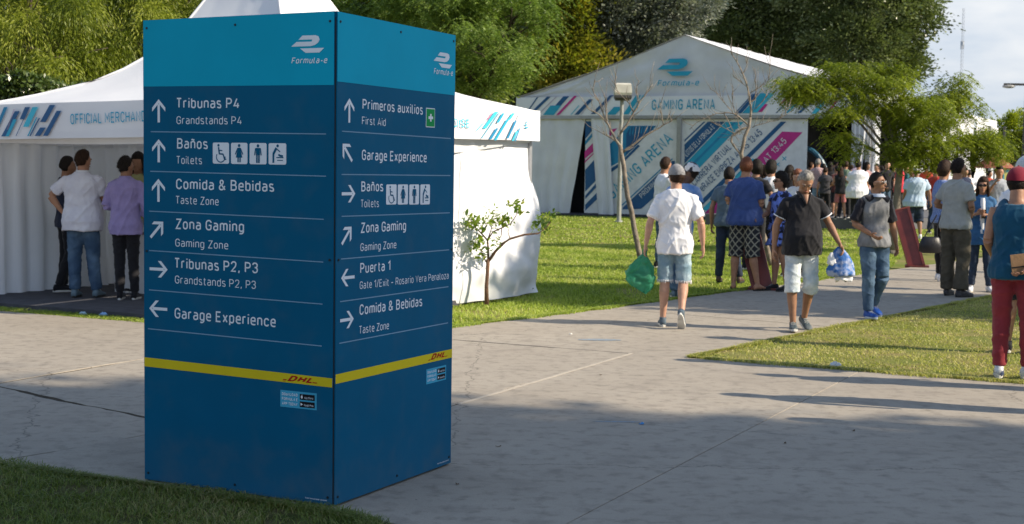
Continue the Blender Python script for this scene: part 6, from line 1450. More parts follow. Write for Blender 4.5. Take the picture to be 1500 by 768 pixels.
    if cap:
        cm, back = cap[0], cap[1]; sg = 1 if back else -1
        K_ = MB(); nn = 24
        def capf(u, v):
            a = 6.2832*u; ph = (1-v)*1.62; rx, ry, rz = .090, .112, .118
            return hv(rx*math.cos(a)*math.sin(ph), .004 + ry*math.sin(a)*math.sin(ph), .028 + rz*math.cos(ph)*(1 if ph < 1.57 else 1))
        K_.grid(capf, nn, 9, True); K_.ell(hv(0, .004, .147), (.009, .009, .006), 8, HR); co = K_.build('cap', cm, o, True)
        V_ = MB(); tmp = []
        def brf(u, v, t):
            a = math.pi*(.12 + .76*u); r0 = v; x = .086*math.cos(a)*(1 + .0*v); y = (.100*math.sin(a) + .078*v*math.sin(a)**.7)
            return hv(x, sg*y + .004, .030 - .018*v - .020*(2*u-1)**2 + t)
        V_.grid(lambda u, v: brf(u, v, 0), 14, 5); V_.grid(lambda u, v: brf(u, v, -.004), 14, 5); V_.build('brim', cap[2] if len(cap) > 2 else cm, co, True)
    if det >= 2:
        E_ = MB(); P_2 = MB(); E3 = MB()
        for sx in (-1, 1):
            E_.ell(hv(sx*.030, -.0835, .008), (.011, .007, .0042), 8, HR); P_2.ell(hv(sx*.030, -.0895, .008), (.0065, .004, .0052), 8, HR)
            E3.tube([hv(sx*.016, -.092, .030), hv(sx*.034, -.090, .036), hv(sx*.050, -.078, .030)], .0042, 6)
        E_.build('eyes', EYEW, o, True); P_2.build('pupils', EYEB, o, True); E3.build('eyebrows', hm if hk != 'none' else HAIR_K, o, True)
        M3 = MB(); M3.tube([hv(-.022, -.092, -.057), hv(0, -.100, -.055), hv(.022, -.092, -.057)], [(.003, .005)]*3, 6); M3.build('mouth', LIP, o, True)
    if glasses:
        G_ = MB()
        for sx in (-1, 1):
            G_.ell(hv(sx*.032, -.098, .008), (.026, .005, .019), 12, HR); G_.tube([hv(sx*.056, -.09, .012), hv(sx*.080, -.02, .012), hv(sx*.08, .02, .006)], .003, 5)
        G_.tube([hv(-.01, -.103, .012), hv(.01, -.103, .012)], .003, 5); G_.build('sunglasses' if glasses == 'dark' else 'spectacles', EYEB if glasses == 'dark' else mat('spectacle_grey', (.25, .24, .25), None, 4, .2), o, True)
    o['_s'] = s
    return o
def spot(px, py): p = G(px, py); return (p.x, p.y)
def local(o, v):
    bpy.context.view_layer.update(); return o.matrix_world @ Vector(v)
TS = lambda m, **k: dict(kind='shirt', m=m, **k)

# walker in white, seen from behind (yaw 180: person's left is on the picture's left)
walker = person(spot(986, 479), 172, 1.76, 'man walking away in white t-shirt, grey cap and frayed denim shorts with green bag', TS(WHITEC, hem=.80, loose=.022, inf=.016, slen=.80, fold=.010), dict(kind='shorts', m=DENIM_L, len=.58, w=1.02, fray=1), ('short', HAIR_B), SK_L, det=3, build=.99, belly=.015,
    pose=dict(aR=((-.275, .05, 1.14), (-.30, -.01, .90)), aL=((.27, .06, 1.14), (.31, .03, .90)), lR=((-.10, -.02, .50), (-.09, .20, .17)), lL=((.10, -.03, .51), (.115, -.04, .085)), footR=(-5, 48), footL=(6, 0), curl=.5),
    shoes=(mat('shoe_blue_grey', (.10, .15, .20), (.05, .07, .09), 30, .7, .3, 60), SOLE), cap=(cloth('cap_grey', (.26, .26, .27), (.21, .21, .22), .15, 30), False, cloth('cap_grey2', (.16, .16, .18))), head=(26, 3), glasses='dark')
# polo man
polo = person(spot(1171, 484), 6, 1.73, 'grey-haired man in black v-neck polo and bleached denim shorts looking down', TS(BLACKC, hem=.83, loose=.035, inf=.018, slen=.66, trim=WHITEC, wide=.006, fold=.007), dict(kind='shorts', m=DENIM_W, len=.68, w=1.04), ('short', HAIR_G), SK_D, det=3, build=1.01, belly=.05,
    pose=dict(aR=((-.275, .05, 1.15), (-.30, .03, .90)), aL=((.30, .0, 1.17), (.37, -.14, .97)), lR=((-.11, -.05, .50), (-.10, -.08, .085)), lL=((.105, -.02, .50), (.10, .16, .12)), footR=(-14, -6), footL=(6, 20), headsh=(.005, -.045), curl=.7),
    shoes=(mat('shoe_dark_runner', (.03, .05, .06), (.10, .12, .13), 24, .6, .3, 60), SOLE), head=(-6, 40))
vn = MB(); vn.grid(lambda u, v: ((u-.5)*.085*v**.9 + .004, -(.118 - .036*v**1.5) - .014 + .02*(2*u-1)**2*v, 1.375 + .115*v), 7, 8); vn.build('open_neck', SK_D, polo, True)
for sx in (-1, 1):
    vn = MB(); vn.tube([(.004 + sx*.002, -.130, 1.372), (.004 + sx*.026, -.120, 1.42), (.004 + sx*.050, -.092, 1.478), (sx*.070, -.04, 1.500), (sx*.062, .03, 1.512)], [(.006, .010), (.008, .014), (.010, .018), (.010, .020), (.008, .018)], 8); vn.build('lapel', BLACKC, polo, True)
# raglan man
RAG = mat('raglan_grey', (.13, .135, .15), (.24, .245, .26), 6, .85, .2, 30, fac=(.4, .7))
raglan = person(spot(1277, 466), 14, 1.72, 'man in grey raglan tee with black sleeves, jeans and bright blue trainers', TS(RAG, hem=.86, loose=.03, inf=.016, slen=.86, sleeve_m=cloth('raglan_black', (.014, .014, .022)), wide=.002, collar=mat('collar_pale', (.34, .40, .50), None, 20, .8)), dict(kind='jeans', m=DENIM, w=1.08, belt=BLACKC), ('buzz', HAIR_K), SK_D, det=3,
    pose=dict(aR=((-.25, .05, 1.14), (-.13, -.13, 1.02)), aL=((.265, .06, 1.13), (.31, .04, .90)), lR=((-.085, -.05, .50), (-.08, -.06, .085)), lL=((.09, -.06, .50), (.085, .14, .15)), footR=(0, -4), footL=(8, 18), chest=(0, 0), curl=.6),
    shoes=(mat('shoe_royal_blue', (.01, .10, .48), (.01, .05, .25), 20, .5, .2, 60), mat('sole_pale_blue', (.45, .52, .60), None, 12, .6)), head=(48, 0), glasses='clear')
# tall man grey tee
tall = person(spot(1396, 434), 128, 1.92, 'tall man in grey t-shirt and dark cargo trousers standing at path edge, arm folded', TS(cloth('tee_grey', (.30, .31, .30), (.36, .365, .35)), hem=.86, loose=.04, inf=.02, slen=.7), dict(kind='trousers', m=KHAKI, w=1.25, flare=1.35), ('short', HAIR_K), SK_D, det=2,
    pose=dict(aR=((-.24, .02, 1.14), (-.10, -.20, 1.06)), aL=((.27, .05, 1.16), (.18, -.15, 1.10)), lR=((-.11, -.03, .50), (-.13, .03, .085)), lL=((.10, -.02, .50), (.12, -.05, .085)), footR=(-15, 0), footL=(15, 0)),
    shoes=(mat('shoe_black_runner', (.025, .025, .03), (.07, .07, .08), 20, .6), SOLE_K), head=(-16, 4))
# cardigan woman
card = person(spot(1434, 427), -12, 1.66, 'woman in sunglasses with open blue cardigan, white top and dark jeans', TS(cloth('cardigan_blue', (.045, .14, .30), (.03, .10, .24)), hem=.72, inf=.026, loose=.03, sleeve='long', slen=.80, name='cardigan'), dict(kind='jeans', m=DENIM_D, w=.92), ('long', HAIR_B), SK_M, det=2, fem=True,
    pose=dict(aR=((-.22, .02, 1.14), (-.10, -.20, 1.20)), aL=((.24, .0, 1.13), (.08, -.20, 1.18)), lR=((-.09, -.02, .5), (-.12, 0, .085)), lL=((.10, -.02, .5), (.15, .02, .085)), footR=(-12, 0), footL=(14, 0)),
    shoes=(WHITEC, SOLE), head=(-8, 2), glasses='dark')
f_ = MB(); f_.grid(lambda u, v: ((u-.5)*.175*(1 - .25*v), -float(np.interp(.90 + .54*v, [.9, 1.0, 1.08, 1.18, 1.27, 1.36, 1.44], [.170, .152, .138, .134, .146, .126, .090])) - .006 + .35*(u-.5)**2, .90 + .54*v), 8, 10); f_.build('white_top', WHITEC, card, True)
# blue tee man, plaid shorts
bluet = person(spot(1088, 425), 152, 1.90, 'red-haired man in blue t-shirt, plaid shorts and flip-flops by the leaning beam', TS(cloth('tee_royal', (.035, .065, .20), (.05, .085, .24)), hem=.86, loose=.05, inf=.024, slen=.78), dict(kind='shorts', m=PLAID, len=.66, w=1.2), ('short', HAIR_R), SK_M, det=2, build=1.05, belly=.05,
    pose=dict(aR=((-.22, .0, 1.15), (-.12, -.20, 1.03)), aL=((.22, .06, 1.17), (.02, -.2, 1.05)), lR=((-.12, -.0, .50), (-.20, .0, .09)), lL=((.11, -.01, .50), (.12, .03, .09)), footR=(-25, 0), footL=(20, 0)), shoes='bare', head=(10, 6))
# companion behind him
person(spot(1064, 414), 160, 1.76, 'person in slate-blue t-shirt and jeans half hidden behind the man in plaid shorts', TS(cloth('tee_slate', (.12, .17, .22)), hem=.86, loose=.04), dict(kind='jeans', m=DENIM_D), ('short', HAIR_K), SK_M, det=1,
    pose=dict(lR=((-.12, 0, .5), (-.20, .0, .085)), lL=((.1, 0, .5), (.12, 0, .085))), shoes=(mat('shoe_brown', (.08, .05, .035), None, 20, .6), SOLE_K))
# floral woman
flor = person(spot(1141, 426), -62, 1.68, 'woman in short blue and black floral dress with dark curly hair and sunglasses', dict(kind='dress', m=FLORAL, sleeve='short', hem=.9, skirt=.68, inf=.012, slen=.35), dict(kind='none'), ('curly', HAIR_K), SK_M, det=2, fem=True, build=1.1,
    pose=dict(aR=((-.2, -.10, 1.15), (-.10, -.34, 1.08)), aL=((.23, .03, 1.14), (.25, -.06, .90)), lR=((-.09, -.02, .5), (-.09, -.02, .085)), lL=((.09, -.01, .5), (.11, .05, .085))), shoes=(BLACKC, SOLE_K), head=(-12, 0), glasses='dark')
# companions ahead of the walker
person(spot(992, 437), 176, 1.80, 'man in dark cap, blue top and jeans walking in front of the man in white', TS(cloth('top_blue_pale', (.10, .22, .48), (.50, .54, .62), .1, 3), hem=.84, loose=.03), dict(kind='jeans', m=DENIM), ('buzz', HAIR_K), SK_K, det=1,
    pose=dict(lR=((-.05, -.01, .5), (-.03, .03, .085)), lL=((.05, -.04, .5), (.04, -.06, .085)), headsh=(-.09, -.01), chest=(-.05, 0)), shoes=(mat('shoe_slate', (.12, .18, .22), None, 20, .6), SOLE), cap=(mat('cap_white_dark', (.6, .6, .62), (.02, .02, .03), 9, .7, fac=(.48, .52)), False, BLACKC), head=(70, 0))
g7 = at(972, 300, 24.5)
pm = person((g7.x, 24.5), 110, 1.92, 'man in white t-shirt raising a dark phone before the gaming banner', TS(WHITEC, hem=.86, loose=.03), dict(kind='jeans', m=DENIM), ('short', HAIR_B), SK_M, det=1, pose=dict(aR=((-.2, -.14, 1.2), (-.10, -.34, 1.36)), aL=((.2, -.14, 1.2), (.06, -.34, 1.36))), head=(20, 8))
def crowd(px, head_y, Y, yaw, lab, top, bottom, hair=('short', HAIR_K), sk=SK_M, pose=None, z=0.0, **k):
    p = at(px, head_y, Y); k.setdefault('det', 1)
    rq = random.Random(px*7 + int(Y)); base = dict(hip=(rq.uniform(-.03, .03), 0), chest=(rq.uniform(-.03, .03), rq.uniform(-.03, .02)))
    w = rq.uniform(.03, .09); base['lR'] = ((-.10 - w*.4, rq.uniform(-.05, .02), .50), (-.10 - w, rq.uniform(-.10, .08), .085)); base['lL'] = ((.10 + w*.3, rq.uniform(-.05, .02), .50), (.10 + w*.5, rq.uniform(-.08, .08), .085))
    for sd, kk in ((-1, 'aR'), (1, 'aL')):
        c_ = rq.choice(('down', 'down', 'bent', 'hip', 'up'))
        base[kk] = {'down': ((sd*.25, .04, 1.14), (sd*.27, rq.uniform(-.14, .04), .89)), 'bent': ((sd*.24, .02, 1.14), (sd*.10, -.22, rq.uniform(1.05, 1.25))), 'hip': ((sd*.32, .06, 1.15), (sd*.19, -.05, .98)), 'up': ((sd*.25, -.06, 1.16), (sd*.13, -.24, 1.38))}[c_]
    base.update(pose or {}); pose = base; k.setdefault('head', (rq.uniform(-35, 35), rq.uniform(-4, 14)))
    if True: pass
    z_sc = 0; return person((p.x, Y), yaw, max(1.5, p.z - z), lab, top, bottom, hair, sk, pose, z=z, **k)
crowd(1107, 236, 24.5, 150, 'person all in black with dark cap standing behind the blonde bare tree', TS(BLACKC, hem=.84), dict(kind='trousers', m=BLACKC), ('curly', HAIR_K), SK_D)
crowd(1133, 237, 26, 160, 'person in white shirt and dark trousers, dark hair pinned up, back turned', TS(WHITEC, hem=.95), dict(kind='trousers', m=BLACKC), ('curly', HAIR_K), SK_M, dict(aR=((-.25, 0, 1.15), (-.2, -.15, 1.2))))
crowd(1168, 249, 23, -25, 'red-haired woman in white top and open black jacket behind the grey-haired man', TS(WHITEC, hem=.9), dict(kind='trousers', m=BLACKC), ('long', HAIR_R), SK_L, dict(aL=((.24, -.1, 1.3), (.12, -.16, 1.55))), fem=True)
crowd(1343, 244, 36, 170, 'heavy-set man in pale blue shirt and white cap walking away', TS(cloth('shirt_pale_blue', (.48, .60, .72), (.42, .54, .68)), hem=.80, loose=.06, inf=.03, slen=.8), dict(kind='shorts', m=DENIM_D, len=.7, w=1.2), ('buzz', HAIR_K), SK_D, dict(aR=((-.30, .0, 1.15), (-.34, 0, .92)), lR=((-.1, -.05, .5), (-.12, .1, .12))), build=1.2, cap=(WHITEC, False), shoes=(WHITEC, SOLE), head=(-10, 5))
crowd(1384, 238, 22.5, 100, 'woman in blue checked shirt and black trousers with black shoulder bag', TS(CHECKB, hem=.86, loose=.02, sleeve='long', slen=.6), dict(kind='trousers', m=BLACKC, w=.9), ('curly', HAIR_B), SK_M, dict(aR=((-.25, -.02, 1.12), (-.22, -.2, 1.05)), aL=((.24, .0, 1.12), (.22, -.14, 1.18))), fem=True, shoes=(WHITEC, SOLE))
crowd(1464, 243, 30, -10, 'dark-haired young man in pale t-shirt facing the camera under the slim pole', TS(cloth('tee_pale', (.42, .45, .50)), hem=.86), dict(kind='jeans', m=DENIM_D), ('short', HAIR_K), SK_M, fem=False)
crowd(1449, 250, 52, 20, 'small distant person in orange-red shirt at the parasol stall', TS(cloth('tee_orange', (.45, .06, .03)), hem=.86), dict(kind='jeans', m=DENIM_D), det=0)
ZF = .30
dk = MB(); pts = [PT(9.0, 0, -4.6), PT(WA+1.0, 0, -4.6), PT(WA+3.6, 0, 0), PT(WA+3.6, 0, 8), PT(9.0, 0, 8)]
dk.prism([tuple(p.xy) for p in pts], -.04, ZF); deck = dk.build('entrance_deck', mat('deck_grey', (.14, .14, .15), (.10, .10, .11), 3, .8, .2, 30), None, label='low grey entrance deck under the crowd at the marquee', cat='deck')
Q = 'people gathered at the marquee entrance'
cw = lambda px, hy, Y, yaw, lab, t, b, **k: crowd(px, hy, Y, yaw, lab, t, b, z=ZF, group=Q, **k)
cw(1199, 233, 45.5, 150, 'person in red and white checked shirt left of the marquee entrance', TS(CHECKR, hem=.84, loose=.03), dict(kind='jeans', m=DENIM_L), hair=('short', HAIR_G))
cw(1216, 238, 45, 170, 'person in all black next to the checked shirt in the entrance queue', TS(BLACKC), dict(kind='shorts', m=BLACKC), hair=('long', HAIR_K))
cw(1226, 243, 44, 200, 'person in dark red-brown top queueing beside the sage green vest', TS(cloth('top_maroon', (.10, .03, .03))), dict(kind='shorts', m=BLACKC), hair=('short', HAIR_K), sk=SK_M)
cw(1238, 236, 43.2, 145, 'person in sage green sleeveless top and black trousers at the marquee entrance', TS(cloth('top_sage', (.15, .21, .15)), sleeve='none', hem=.86), dict(kind='trousers', m=BLACKC, w=1.15), hair=('short', HAIR_B), sk=SK_M)
cw(1254, 233, 45, 30, 'person in lilac top seen over the white shirt in the entrance', TS(cloth('top_lilac', (.30, .24, .33))), dict(kind='jeans', m=DENIM_D), hair=('short', HAIR_K))
cw(1258, 236, 39.5, 180, 'broad person in long white t-shirt and black trousers behind the fern-leaved tree trunk', TS(WHITEC, hem=.70, loose=.10, inf=.05, slen=.9, wide=.02), dict(kind='trousers', m=BLACKC), hair=('short', HAIR_K), build=1.25)
cw(1207, 240, 47, 160, 'dark-clothed person deep in the marquee entrance shadow', TS(BLACKC), dict(kind='trousers', m=BLACKC))
cw(1188, 238, 48.5, 120, 'dark-clothed person by the white banner edge', TS(cloth('top_ink', (.02, .025, .05))), dict(kind='trousers', m=BLACKC), hair=('short', HAIR_B))
cw(1284, 240, 44, -60, 'bare-armed person in cream vest left of the black tee at the side opening', TS(cloth('vest_cream', (.5, .42, .34)), sleeve='none'), dict(kind='jeans', m=DENIM), sk=SK_L, pose=dict(aL=((.26, -.05, 1.2), (.12, -.2, 1.3))))
cw(1298, 236, 42, 20, 'man in black t-shirt with hand on hip at the side opening', TS(BLACKC, hem=.88), dict(kind='jeans', m=DENIM), sk=SK_L, pose=dict(aL=((.32, .05, 1.14), (.2, -.1, .98)), aR=((-.3, .04, 1.14), (-.18, -.1, 1.0))))
cw(1318, 236, 41.5, 60, 'man in bright red t-shirt standing sideways by the white drape', TS(cloth('tee_red', (.55, .03, .05), (.48, .025, .045)), hem=.82, loose=.03), dict(kind='trousers', m=BLACKC), sk=SK_M, pose=dict(aL=((.24, .03, 1.15), (.16, -.16, 1.0))))
cw(1309, 240, 50, 0, 'dark figure in shade behind the red t-shirt', TS(BLACKC), dict(kind='trousers', m=BLACKC))
cw(1356, 241, 52, 160, 'person in orange-red top beyond the pale blue shirt', TS(cloth('tee_orange', (.45, .06, .03))), dict(kind='jeans', m=DENIM_D), det=0)
cw(1366, 246, 56, 160, 'dark-clad figure next to the second white drape', TS(BLACKC), dict(kind='trousers', m=BLACKC), det=0)
cw(1334, 243, 54, 10, 'small figure in dark red inside the side of the marquee', TS(cloth('top_maroon', (.10, .03, .03))), dict(kind='trousers', m=BLACKC), det=0)
cw(1222, 234, 47.5, 130, 'tall dark-haired person in navy jacket at the back of the entrance queue', TS(cloth('jacket_navy', (.02, .03, .07)), sleeve='long'), dict(kind='trousers', m=BLACKC))
cw(1246, 242, 46.5, 190, 'shorter person in dark olive top between the lilac and the sage tops', TS(cloth('top_olive', (.05, .055, .03))), dict(kind='jeans', m=DENIM_D), hair=('long', HAIR_B))
cw(1269, 238, 46, 20, 'person in pale pink top just left of the tied entrance drape', TS(cloth('top_pink', (.45, .28, .28))), dict(kind='jeans', m=DENIM), hair=('long', HAIR_K), fem=True)
cw(1232, 244, 41.8, 165, 'person in black vest and bare legs in front of the entrance queue', TS(BLACKC, sleeve='none'), dict(kind='shorts', m=cloth('shorts_pink', (.40, .14, .14)), len=.5), hair=('long', HAIR_B))
cw(1210, 245, 42.2, 175, 'person in dark grey top with white bag strap near the banner corner', TS(cloth('top_charcoal', (.05, .05, .06))), dict(kind='trousers', m=BLACKC), hair=('short', HAIR_B))
cw(1291, 243, 47, 200, 'shaded figure in brown top inside the side opening', TS(cloth('top_brown', (.08, .045, .03))), dict(kind='trousers', m=BLACKC))
cw(1326, 242, 46, 100, 'shaded figure in teal top behind the man in bright red', TS(cloth('top_teal', (.02, .12, .13))), dict(kind='jeans', m=DENIM_D))
crowd(1373, 244, 40, 150, 'person in red polo passing between the pale blue shirt and the checked shirt', TS(cloth('polo_red', (.40, .04, .03))), dict(kind='jeans', m=DENIM_D), det=1)
crowd(1412, 246, 44, 20, 'distant visitor in dark blue top behind the tall man', TS(cloth('jacket_navy', (.02, .03, .07))), dict(kind='jeans', m=DENIM), det=1)
crowd(1420, 249, 50, 190, 'distant visitor in white top beyond the woman with the cardigan', TS(WHITEC), dict(kind='trousers', m=BLACKC), det=1)
crowd(1120, 243, 27.5, 200, 'person in maroon top and dark jeans behind the queue by the pink banner stripe', TS(cloth('top_maroon', (.10, .03, .03))), dict(kind='jeans', m=DENIM_D), ('long', HAIR_B), SK_M, fem=True)
crowd(1156, 243, 28.5, 170, 'person in black top with hair down between white shirt and red-haired woman', TS(BLACKC), dict(kind='jeans', m=DENIM), ('long', HAIR_K), SK_M, fem=True)
# red trousers, teal tank
REDT = cloth('trouser_brick', (.28, .035, .045), (.22, .028, .038))
tank = person(spot(1480, 553), 158, 1.77, 'man in teal tank top, maroon cap and brick red trousers at the right edge', TS(cloth('tank_teal', (.006, .062, .12), (.008, .075, .14)), hem=.83, loose=.04, inf=.018, sleeve='tank', neck=1.455), dict(kind='trousers', m=REDT, w=1.0), ('buzz', HAIR_K), SK_M, det=3, build=1.0,
    pose=dict(aR=((-.28, .08, 1.13), (-.12, .19, .955)), aL=((.22, .02, 1.15), (.18, -.18, 1.0)), lR=((-.12, -.03, .50), (-.13, -.04, .085)), lL=((.09, -.05, .50), (.09, .03, .085)), footR=(-30, 0), footL=(4, 0), headsh=(0, -.02), curl=.8),
    shoes=(mat('trainer_white_navy', (.60, .61, .64), (.05, .07, .16), 9, .5, .1, 30, fac=(.56, .62)), SOLE), cap=(cloth('cap_maroon', (.20, .012, .03), (.16, .01, .025)), False), head=(-28, 2))
crowd(1507, 231, 13.6, 165, 'person in pale cap mostly hidden behind the maroon cap', TS(WHITEC, hem=.84, loose=.03), dict(kind='shorts', m=BLACKC, len=.6), ('short', HAIR_K), SK_M, dict(aR=((-.245, .03, 1.13), (-.26, -.05, .88)), aL=((.245, .03, 1.13), (.26, -.05, .88)), lR=((-.1, 0, .5), (-.11, 0, .085)), lL=((.1, 0, .5), (.12, 0, .085))), cap=(cloth('cap_white_pale', (.52, .56, .60)), False), det=2)
# merchandise tent customers
z_ = .05
wp = person((AB(*((Am + um*.9).xy @ F2, (Am + um*.9).xy @ S2)))[:2] if False else tuple(at(121, 300, 17.25).xy), 176, 1.80, 'broad man in white polo and jeans, hand on hip, back turned in the merchandise tent', TS(cloth('polo_white_cool', (.66, .66, .72), (.58, .58, .66)), hem=.80, loose=.05, inf=.02, slen=.75, collar=WHITEC), dict(kind='jeans', m=DENIM, w=1.05), ('short', HAIR_B), SK_M, det=2, build=1.1, belly=.05, z=z_,
    pose=dict(aL=((.38, .02, 1.20), (.26, -.02, 1.02)), aR=((-.24, -.06, 1.16), (-.16, -.28, 1.16)), lL=((.10, -.0, .5), (.09, .02, .085)), lR=((-.11, -.04, .5), (-.15, -.05, .085))), shoes=(mat('shoe_slate', (.12, .18, .22), None, 20, .6), SOLE_K), head=(-30, 8))
pr2 = person(tuple(at(184, 300, 17.05).xy), 182, 1.73, 'man in lilac shirt and black trousers with his back turned at the merchandise tent', TS(cloth('shirt_lilac', (.30, .25, .48), (.25, .21, .42)), hem=.80, loose=.03, inf=.018, sleeve='long', slen=.35, collar=cloth('shirt_lilac', (.30, .25, .48))), dict(kind='trousers', m=BLACKC, w=.95), ('short', HAIR_K), SK_D, det=2, z=z_,
    pose=dict(aL=((.24, .02, 1.15), (.12, -.16, 1.12)), aR=((-.25, .03, 1.13), (-.22, -.09, .92)), lL=((.08, -.02, .5), (.07, 0, .085)), lR=((-.09, -.02, .5), (-.10, -.04, .085))), head=(-40, 4))
person(tuple(at(97, 300, 17.9).xy), 120, 1.72, 'person in black trousers and dark shoes behind the white polo in the tent', TS(cloth('top_ink', (.02, .025, .05))), dict(kind='trousers', m=BLACKC), ('short', HAIR_K), SK_D, det=1, z=z_, pose=dict(lR=((-.1, -.03, .5), (-.1, .12, .1)), aR=((-.24, -.05, 1.15), (-.2, -.2, 1.05))))
person(tuple(at(203, 300, 18.1).xy), 8, 1.78, 'dark-haired vendor in yellow-green vest facing the customers behind the counter', TS(cloth('vest_lime', (.30, .30, .14)), sleeve='none'), dict(kind='trousers', m=BLACKC), ('long', HAIR_K), SK_D, det=1, z=z_, head=(-15, 6))
# three visitors beyond the right edge, whose shadows cross the plaza
for k, (tx, ty, ln) in enumerate(((1112, 549, 1.72), (1060, 577, 1.8), (1160, 614, 1.7))):
    t_ = G(tx, ty); L_ = ln/math.tan(SUN_EL); p = t_ + Vector((SUN_H.x, SUN_H.y, 0))*L_
    person((p.x, p.y), (200, 20, 160)[k], ln, ['visitor in grey tee beyond the right edge, farthest of three', 'visitor in grey tee beyond the right edge, middle of three', 'visitor in grey tee beyond the right edge, nearest of three'][k], TS(MATS['tee_grey'], hem=.84), dict(kind='jeans', m=DENIM), det=0, pose=dict(aR=((-.32, 0, 1.15), (-.22, -.1, .98))) if k < 2 else None)
for k, (x, y) in enumerate(((9.3, 15.2), (10.4, 17.0), (12.5, 19.5), (10.8, 22.3), (9.6, 24.2), (7.9, 14.0))):
    person((x, y), 40*k, 1.75, 'visitor beyond the right edge, ' + ['by the island lawn', 'second along the path', 'third along the path', 'fourth along the path', 'farthest along the path', 'nearest the plaza corner'][k], TS((WHITEC, MATS['tee_grey'], BLACKC)[k % 3], hem=.84), dict(kind='jeans', m=DENIM), det=0)
flush()

# ------------------------------------------------------------------ carried things
def free(name, lab, cat, mb, m, loc, smooth=True, mats=None):
    o = mb.build(name, m, None, smooth, label=lab, cat=cat); o.location = loc; return o
BAGG = mat('bag_green_plastic', (.07, .42, .25), (.14, .52, .34), 9, .3, .9, 9, trans=.6)
_p = BAGG.node_tree.nodes['Principled BSDF']; _p.inputs['Alpha'].default_value = .72
hw = local(walker, (.325, .02, .80))
hand = hw
b_ = MB()
def bagf(u, v):
    t = 1-v; a = 6.2832*u; w = float(np.interp(t, [0, .08, .35, .6, .85, 1], [.012, .035, .12, .165, .15, .09])); d = float(np.interp(t, [0, .1, .5, .85, 1], [.012, .03, .07, .075, .03]))
    n_ = .022*noise.noise(Vector((math.cos(a)*3, math.sin(a)*3, v*7))) + .010*noise.noise(Vector((math.cos(a)*9, math.sin(a)*9, v*20)))
    e = .8; ca, sa_ = math.copysign(abs(math.cos(a))**e, math.cos(a)), math.copysign(abs(math.sin(a))**e, math.sin(a))
    return (w*ca*(1+n_*4) - .06*t, d*sa_ + n_*1.5, -.40*t - .05*ca*t + n_)
b_.grid(bagf, 56, 30, True); b_.f.append(tuple(30*i for i in range(56)))
bag = free('carrier_bag', 'translucent green carrier bag hanging from the hand of the walker in white', 'bag', b_, BAGG, hand)
m_ = MB()
for q in (-1, 1): m_.tube([(q*.015, 0, -.03), (q*.02, .01, .03), (0, .005, .06), (-q*.02, -.01, .02)], [.012, .008, .006, .008], 6)
m_.build('handle', BAGG, bag, True)
m_ = MB(); m_.ell((-.05, 0, -.25), (.085, .03, .075), 12); m_.build('dark_contents', mat('contents_navy', (.02, .03, .05), None, 8, .7), bag)
w2 = local(polo, (.375, -.16, .885)); m_ = MB()
def sack(u, v, k=1.0, z0=.05, z1=-.30, sd=0):
    a = 6.2832*u; t = v; w = (.03 + .13*math.sin(min(1, t*1.25)*1.75))*k; d = (.025 + .065*math.sin(min(1, t*1.3)*1.7))*k
    f = 1 + .30*noise.noise(Vector((math.cos(a)*1.6, math.sin(a)*1.6, t*3+sd))) + .16*math.sin(a*5 + t*4 + sd)*t
    return (w*f*math.cos(a) + .03*t, d*f*math.sin(a), z0 + (z1-z0)*t + .05*noise.noise(Vector((math.cos(a)*2, math.sin(a)*2, sd+4)))*t)
m_.grid(sack, 40, 18, True); m_.f.append(tuple(18*i for i in reversed(range(40)))); m_.f.append(tuple(18*i + 17 for i in range(40)))
bun = m_.build('clothing_bundle', TIE, None, True, label='crumpled blue and white cloth bundle held by the man in black polo', cat='clothing'); bun.location = w2; bun.scale = (.85, .85, .88)
m_ = MB(); m_.grid(lambda u, v: tuple(Vector(sack(u, v, .62, -.20, -.36, 7)) + Vector((.03, -.02, 0))), 30, 10, True); m_.f.append(tuple(10*i + 9 for i in range(30)))
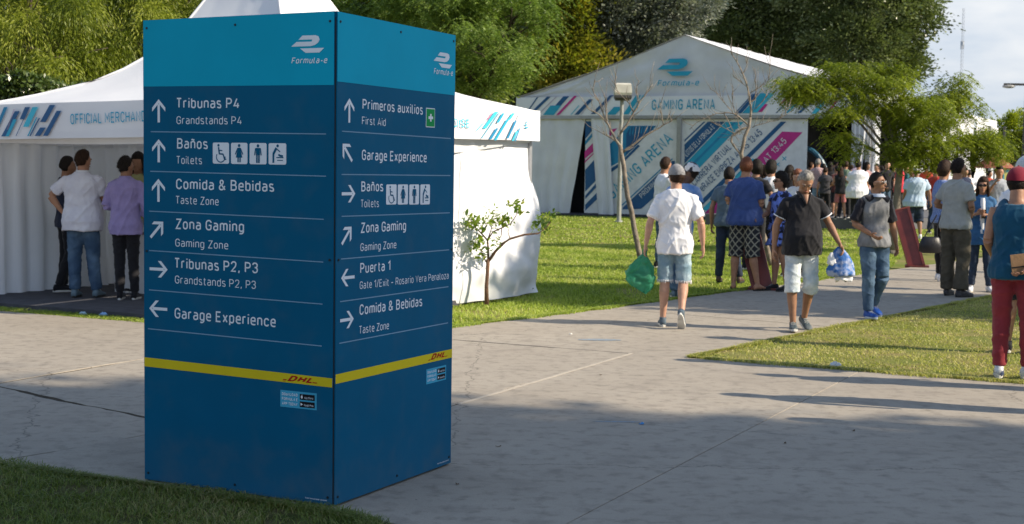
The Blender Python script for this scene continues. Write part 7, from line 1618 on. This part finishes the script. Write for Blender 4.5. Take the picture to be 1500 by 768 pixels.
m_.build('white_fringe', WHITEC, bun, True)
m_ = MB(); m_.grid(lambda u, v: tuple(Vector(sack(u, v, .45, -.02, -.17, 3)) + Vector((-.11, -.02, 0))), 30, 10, True); m_.f.append(tuple(10*i + 9 for i in range(30)))
m_.build('white_sleeve', WHITEC, bun, True)
t3 = local(tank, (-.045, .20, .965)); m_ = MB(); fr = Matrix.Rotation(R(158-75), 3, 'Z') @ Matrix.Rotation(R(-8), 3, 'X')
m_.box((0, 0, 0), (.022, .13, .17), frame=fr)
fo = free('leather_folder', 'tan leather folder held at the hip of the man in teal tank top', 'folder', m_, mat('tan_leather', (.38, .22, .11), (.30, .17, .08), 6, .6, .2, 50), t3, False)
m_ = MB(); m_.box(fr @ Vector((0, 0, -.02)), (.027, .134, .010), frame=fr); m_.build('strap', BLACKC, fo)
hb_ = at(1363, 358, 22.2); m_ = MB()
m_.rings([[(w*math.cos(a), d*math.sin(a), zz) for a in [6.2832*j/18 for j in range(18)]] for w, d, zz in ((.13, .05, -.14), (.18, .075, -.11), (.18, .08, .0), (.14, .05, .10), (.12, .03, .12))])
hbg = free('handbag', 'black shoulder bag hanging beside the woman in checked shirt', 'bag', m_, mat('bag_black', (.015, .015, .02), None, 6, .4, .2, 30), hb_)
m_ = MB(); m_.tube([(-.10, 0, .10), (-.04, .02, .22), (.10, .05, .46)], .010, 6); m_.tube([(.10, 0, .10), (.10, .03, .24), (.16, .05, .46)], .010, 6); m_.build('strap', BLACKC, hbg)
ph = local(pm, (-.02, -.40, 1.44)); m_ = MB(); m_.box((0, 0, 0), (.15, .02, .10), rot=R(110)); free('phone', 'dark phone held up by the man in white before the banner', 'phone', m_, EYEB, ph, False)
hd_ = local(card, (.0, -.25, 1.20)); m_ = MB(); m_.box((0, 0, 0), (.07, .012, .13), rot=.2); free('phone', 'phone held in both hands by the woman in the blue cardigan', 'phone', m_, EYEB, hd_, False)
flush()
bpy.context.view_layer.update()
for o in list(sc.objects):
    if '_s' in o: del o['_s']
